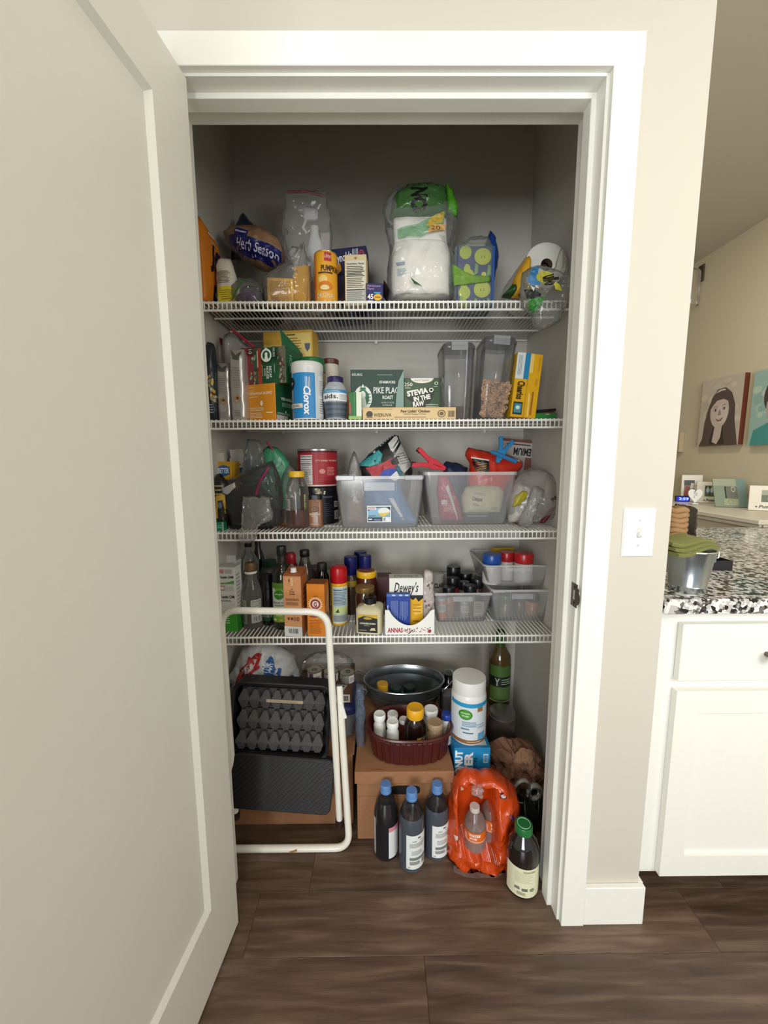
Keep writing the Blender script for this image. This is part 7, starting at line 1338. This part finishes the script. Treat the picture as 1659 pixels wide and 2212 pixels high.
# bag and buns at the back of the counter
Yk = 1.62; t, b_, x, zz = pxbag('black_food_bag', 'tall dark glossy food bag standing behind the pail on the counter', 'bag', [(1478, 1166), (1500, 1166), (1502, 1130), (1503, 1098), (1480, 1093), (1458, 1090), (1462, 1140)], Yk, .05, M('1d120f', .2, var=.2, spec=.7), z=zc, cr=.004, seed=3)
t = thing('coil_basket', 'tan coiled stack glimpsed between the pantry wall and the dark food bag', 'basket', (onY(1462, 1130, 1.57).x, 1.57, zc)); 
for k in range(7): add('coil', tube([Vector((.029*cos(a)*(1+.04*(k % 2)), .024*sin(a), .012+.0205*k+.003*sin(3*a+k))) for a in [2*PI*i/28 for i in range(28)]], .0115, 10, closed=True), M('a8835a', .8, var=.1, bump=.3), t, True)
add('coil_core', lathe([(.02, 0), (.02, .15)], 20), M('8a6844', .8), t)
# white console against the far right wall
XC = 1.93; ZC_ = .944
cn = thing('console_shelf', 'white panelled console with picture frames along the far right wall', 'console', (XR, 2.2, .004)); wm_ = M('e3dccb', .45, var=.01, name='cream white paint')
ya, yb2 = 1.94-2.2, 3.30-2.2; dp = XR-XC
add('console_top', BX((-dp/2-.006, (ya+yb2)/2, ZC_-.015), (dp+.012, yb2-ya, .026), .004), wm_, cn); add('console_body', BX((-dp/2+.01, (ya+yb2)/2, (ZC_-.028)/2), (dp-.024, yb2-ya-.02, ZC_-.030), .001), wm_, cn); add('top_molding', BX((-dp+.004, (ya+yb2)/2, ZC_-.040), (.014, yb2-ya-.01, .022), .004), wm_, cn)
for y_ in (.74, .35, -.10): add('stile', BX((-dp+.016, y_, .45), (.014, .07, .82), .002), wm_, cn)
for z_ in (.05, .86): add('panel_rail', BX((-dp+.016, (ya+yb2)/2, z_), (.012, yb2-ya-.02, .07), .002), wm_, cn)
zc2 = ZC_+.003
S('baseboard_right', (XR-.014, XR, -1.5, 1.93, .004, .12), m=trimm)
# frames on the console
def dispX(px, py, X): return onX(px, py, X)
wfr = M('e9e4d4', .5, var=.01)
def pframe(label, x, y, w, h, lean, rz, draw, fm=wfr, b=.018, img=(.22, .30, .82, .86)):
    t = thing('picture_frame', label, 'picture frame', (x, y, zc2+.001), (lean, 0, rz), None); 
    bm = BX((0, 0, h/2), (w, .012, h), .002); add('frame', bm, fm, t)
    pr = Pr(w, h); draw(pr); pr.build('photo', t, face(w, h, -.006)); add('easel_back', BX((0, .03, h*.28) if lean > -.3 else (0, .035, h*.45), (.03, .05 if lean > -.3 else .03, h*.5 if lean > -.3 else h*.4), .001, rot=Matrix.Rotation(.3, 3, 'X')), M('2a2622', .7), t); return t
def d1(p): p.R(.12, .12, .62, .80, '8a8478').R(.12, .60, .62, .80, '3a3c34').P([(.14, .12), (.40, .12), (.42, .55), (.20, .60)], '9a3a28').P([(.40, .40), (.58, .35), (.60, .68), (.46, .70)], 'd9d4c8').T('ME', .70, .55, .90, .63, '2c2a24')
def d2(p):
    p.R(.25, .30, .78, .82, '3c5a2c').L(.25, .30, .78, .5, 4, '5a7a3c', .5, 0)
    for k in range(4): p.D(.34+.12*k, .60, .05, .13, 'c4d2e0').D(.34+.12*k, .76, .022, .035, 'b58f74').R(.31+.12*k, .40, .37+.12*k, .50, '6a7a9a')
    p.T('Puzzle', .30, .08, .62, .20, '4a463c', shear=.2, bold=.02).D(.25, .13, .025, .03, '4a463c')
def d4(p):
    p.R(.30, .34, .90, .82, '5a6a4c').R(.30, .62, .90, .82, '9aa08a').D(.5, .5, .05, .12, 'c9b9b0').D(.62, .5, .05, .12, '6a4a54').D(.74, .5, .05, .12, 'd9d4d0').T('Puzzle', .25, .10, .66, .22, '4a463c', shear=.2, bold=.02).D(.19, .15, .025, .03, '4a463c')
def on(px, py): return onZ(px, py, zc2)
a = on(1493, 1083); pframe('tall narrow white photo frame behind the heart, left end of the console', min(a.x, 2.30), min(a.y, 2.93), .125, .195, -.10, -.45, d1)
a = on(1538, 1087); pframe('white frame with a family photo on grass, captioned Puzzle, middle of the console', a.x, a.y, .185, .150, -.12, -.50, d2)
def d3(p): p.R(.0, 0, 1, 1, '8c9a86').P([(0, .75), (.7, .75), (.7, 1), (0, 1)], 'a5ad94').P([(.72, 0), (1, 0), (1, 1), (.72, 1)], '7a948e').R(.36, .30, .72, .72, '77786c').P([(.34, .30), (.38, .30), (.38, .72), (.34, .72)], '2a2c26').O(.6, .62, .06, .10, 'c4c6b8', .3).R(.28, .05, .72, .27, 'a9ae90').O(.48, .17, .09, .07, '8a8c70', .2)
a = on(1580, 1096); pframe('grey-green decorated frame leaning back between the two white frames', a.x, a.y, .17, .20, -.50, -.40, d3, fm=M('8c9a86', .6, var=.08), b=.02)
a = on(1660, 1104); pframe('white frame with a small outdoor photo at the right edge of the picture', a.x, a.y, .185, .150, -.12, -.55, d4)
# heart
a = on(1500, 1090); t = thing('heart_stand', 'white heart-shaped plaque with floral drawing on a small stand, left end of the console', 'ornament', (a.x, a.y, zc2+.001), (-.05, 0, -.35)); hs_ = .043
pts = [(hs_*.0625*16*sin(a)**3, hs_*.0625*(13*cos(a)-5*cos(2*a)-2*cos(3*a)-cos(4*a))) for a in [2*PI*i/40 for i in range(40)]]
bm = bmesh.new(); ringgrid(bm, [[Vector((x_*.95, y_, z_*1.3+.064)) for x_, z_ in pts] for y_ in (-.005, .005)]); bmesh.ops.recalc_face_normals(bm, faces=bm.faces); add('heart', bm, M('f0f0ea', .4), t)
add('heart_base', BX((0, 0, .005), (.035, .035, .009), .002), M('f0f0ea', .4), t)
pr = Pr(); pr.L(.3, .55, .5, .8, 4, '8a94a8').L(.5, .4, .75, .7, 4, '8a8a94').D(.4, .8, .06, .06, '7a8ac0').L(.3, .2, .45, .45, 3, 'a9adb8', vert=True); pr.build('drawing', t, face(.05, .075, -.005, z=.028))
# clock
t = thing('digital_clock', 'small black digital clock with glowing blue digits, left end of the console', 'clock', (*on(1473, 1083).xy, zc2+.0005), (0, 0, -.45))
add('clock_body', BX((0, 0, .020), (.088, .035, .040), .004), M('0d0d1c', .3), t); pr = Pr(); gl = M('2a3cff', .4, var=0, emit=('5a6cff', 5.)); gs = M('0a0a50', .4, var=0, emit=('0a14ff', .6)); pr.it = []; pr._a([(.04, .1), (.96, .1), (.96, .9), (.04, .9)], [(0, 1, 2, 3)], gs); 
V, F = textmesh('2:59', .03, 0.); pr._a([(.22+.70*a, .2+.6*b2) for a, b2 in V], F, gl); pr.build('display', t, face(.084, .036, -.0175, z=.002))
# canvases
def hair(p, bg, hairc, skin, long_, x=.52, y=.52, shirt=None):
    rnd = random.Random(7)
    for k in range(26): p.D(.05+.9*rnd.random(), .35+.6*rnd.random(), .05+.07*rnd.random(), .03+.04*rnd.random(), bg[k % len(bg)], 9)
    if long_: p.P([(.04, .0), (.12, .12), (.14, .35), (.20, .55), (.30, .74), (.42, .84), (.60, .85), (.76, .76), (.86, .58), (.88, .36), (.95, .14), (.99, .0)], hairc)
    else: p.D(x, y+.12, .31, .27, hairc, 24)
    if shirt: p.P([(x-.50, 0), (x-.45, .20), (x-.15, .30), (x+.2, .30), (x+.4, .2), (x+.5, 0)], shirt)
    else: p.P([(.30, .02), (.34, .18), (.40, .30), (.62, .30), (.64, .16), (.70, .02)], '3c3634').P([(.38, .06), (.42, .30), (.60, .30), (.58, .12), (.50, .02)], skin)
    p.D(x-.02, y-.01, .225, .245, skin, 32).D(x+.05, y-.05, .13, .15, 'd3c5bc' if long_ else 'c6b0a8', 24)
    p.P([(x-.26, y+.02), (x-.24, y+.20), (x-.12, y+.28), (x+.08, y+.30), (x+.22, y+.20), (x+.26, y+.0), (x+.19, y+.12), (x+.06, y+.165), (x-.10, y+.155), (x-.19, y+.09)], hairc)
    if long_: p.P([(x-.16, y+.265), (x-.06, y+.31), (x+.06, y+.315), (x+.10, y+.29), (x, y+.29)], 'cfc6c0')
    for s, o_ in ((-1, 0), (1, .012)):
        ex = x-.02+s*.105; ey = y+.015+o_; p.D(ex, ey, .050, .022, '8a7b78', 14).D(ex, ey, .042, .014, 'd4cac6', 12).D(ex+.004, ey, .018, .016, '2a2426', 12).P([(ex-.055, ey+.034), (ex, ey+.052), (ex+.055, ey+.040), (ex+.05, ey+.046), (ex, ey+.060), (ex-.055, ey+.042)], '5a4a48')
    p.P([(x-.035, y+.0), (x+.0, y+.02), (x+.02, y-.03), (x+.035, y-.062), (x-.01, y-.075), (x-.055, y-.062)], 'a2938d').P([(x-.10, y-.115), (x-.03, y-.125), (x+.01, y-.122), (x+.085, y-.105), (x+.04, y-.155), (x-.04, y-.158)], '85595a').P([(x-.07, y-.122), (x, y-.130), (x+.06, y-.116), (x+.02, y-.136), (x-.03, y-.138)], 'cfc4be')
def canvas(label, ya_, yb_, z0_, z1_, paint, base, edge):
    t = thing('canvas_painting', label, 'painting', (XR-.001, (ya_+yb_)/2, (z0_+z1_)/2), (0, 0, -PI/2)); w = abs(ya_-yb_); h = z1_-z0_
    b = add('canvas', BX((0, -.019, 0), (w, .036, h), .001), [M(base, .8, var=.05), M(edge, .8, var=.1)], t)
    for p in b.data.polygons:
        if abs(p.normal.x) > .8: p.material_index = 1
    pr = Pr(w, h); paint(pr); pr.it = [([(min(1, max(0, a)), min(1, max(0, b2))) for a, b2 in V], F, c, l) for V, F, c, l in pr.it]
    g_ = face(w, h, -.0375, z=-h/2); pr.build('painting', t, g_, base=.0003, gap=.00005); return t
canvas('grey-brown painted portrait of a long-haired girl on the far right wall', 2.93, 2.60, 1.352, 1.815, lambda p: hair(p.R(0, 0, 1, 1, 'c2b7a8'), ['c9bfae', 'b9ad9c', 'cfc5b2'], '5a4c47', 'c9b8ae', True), 'b0a294', '6a3018')
canvas('turquoise painted portrait of a short-haired child at the right edge of the picture', 2.53, 2.20, 1.345, 1.80, lambda p: hair(p.R(0, 0, 1, 1, '9ab8ae'), ['a9c2b4', '8fb0a8', 'b5c9ba'], '4a4440', 'b9a298', False, x=.55, shirt='4a9490'), '9ab8ae', '8aa89c')
t = thing('small_canvas', 'near end of a small cream canvas on the far wall beside the pantry wall edge', 'canvas', (XR-.001, onX(1473, 955, XR-.02).y+.13, onX(1473, 955, XR-.02).z), (0, 0, -PI/2)); add('canvas', BX((0, -.020, 0), (.26, .038, .155), .002), M('b8a888', .8), t)
# wall sconce glass
p = onX(1497, 622, XR-.06); t = thing('wall_sconce', 'small clear glass wall sconce high on the far wall by the pantry wall edge', 'wall lamp', (XR-.001, p.y, p.z), (0, 0, -PI/2))
add('sconce_shade', lathe([(.050, -.130), (.052, -.128), (.052, .10), (.03, .13)], 28, c=(0, -.07, 0), cap0=False, cap1=False), film('e9dfc8', .12, .06, .4), t, True); add('wall_plate', BX((0, -.006, .10), (.05, .012, .12), .003), nick, t); add('sconce_arm', tube([(0, -.01, .13), (0, -.07, .135)], .006, 8), nick, t, True)
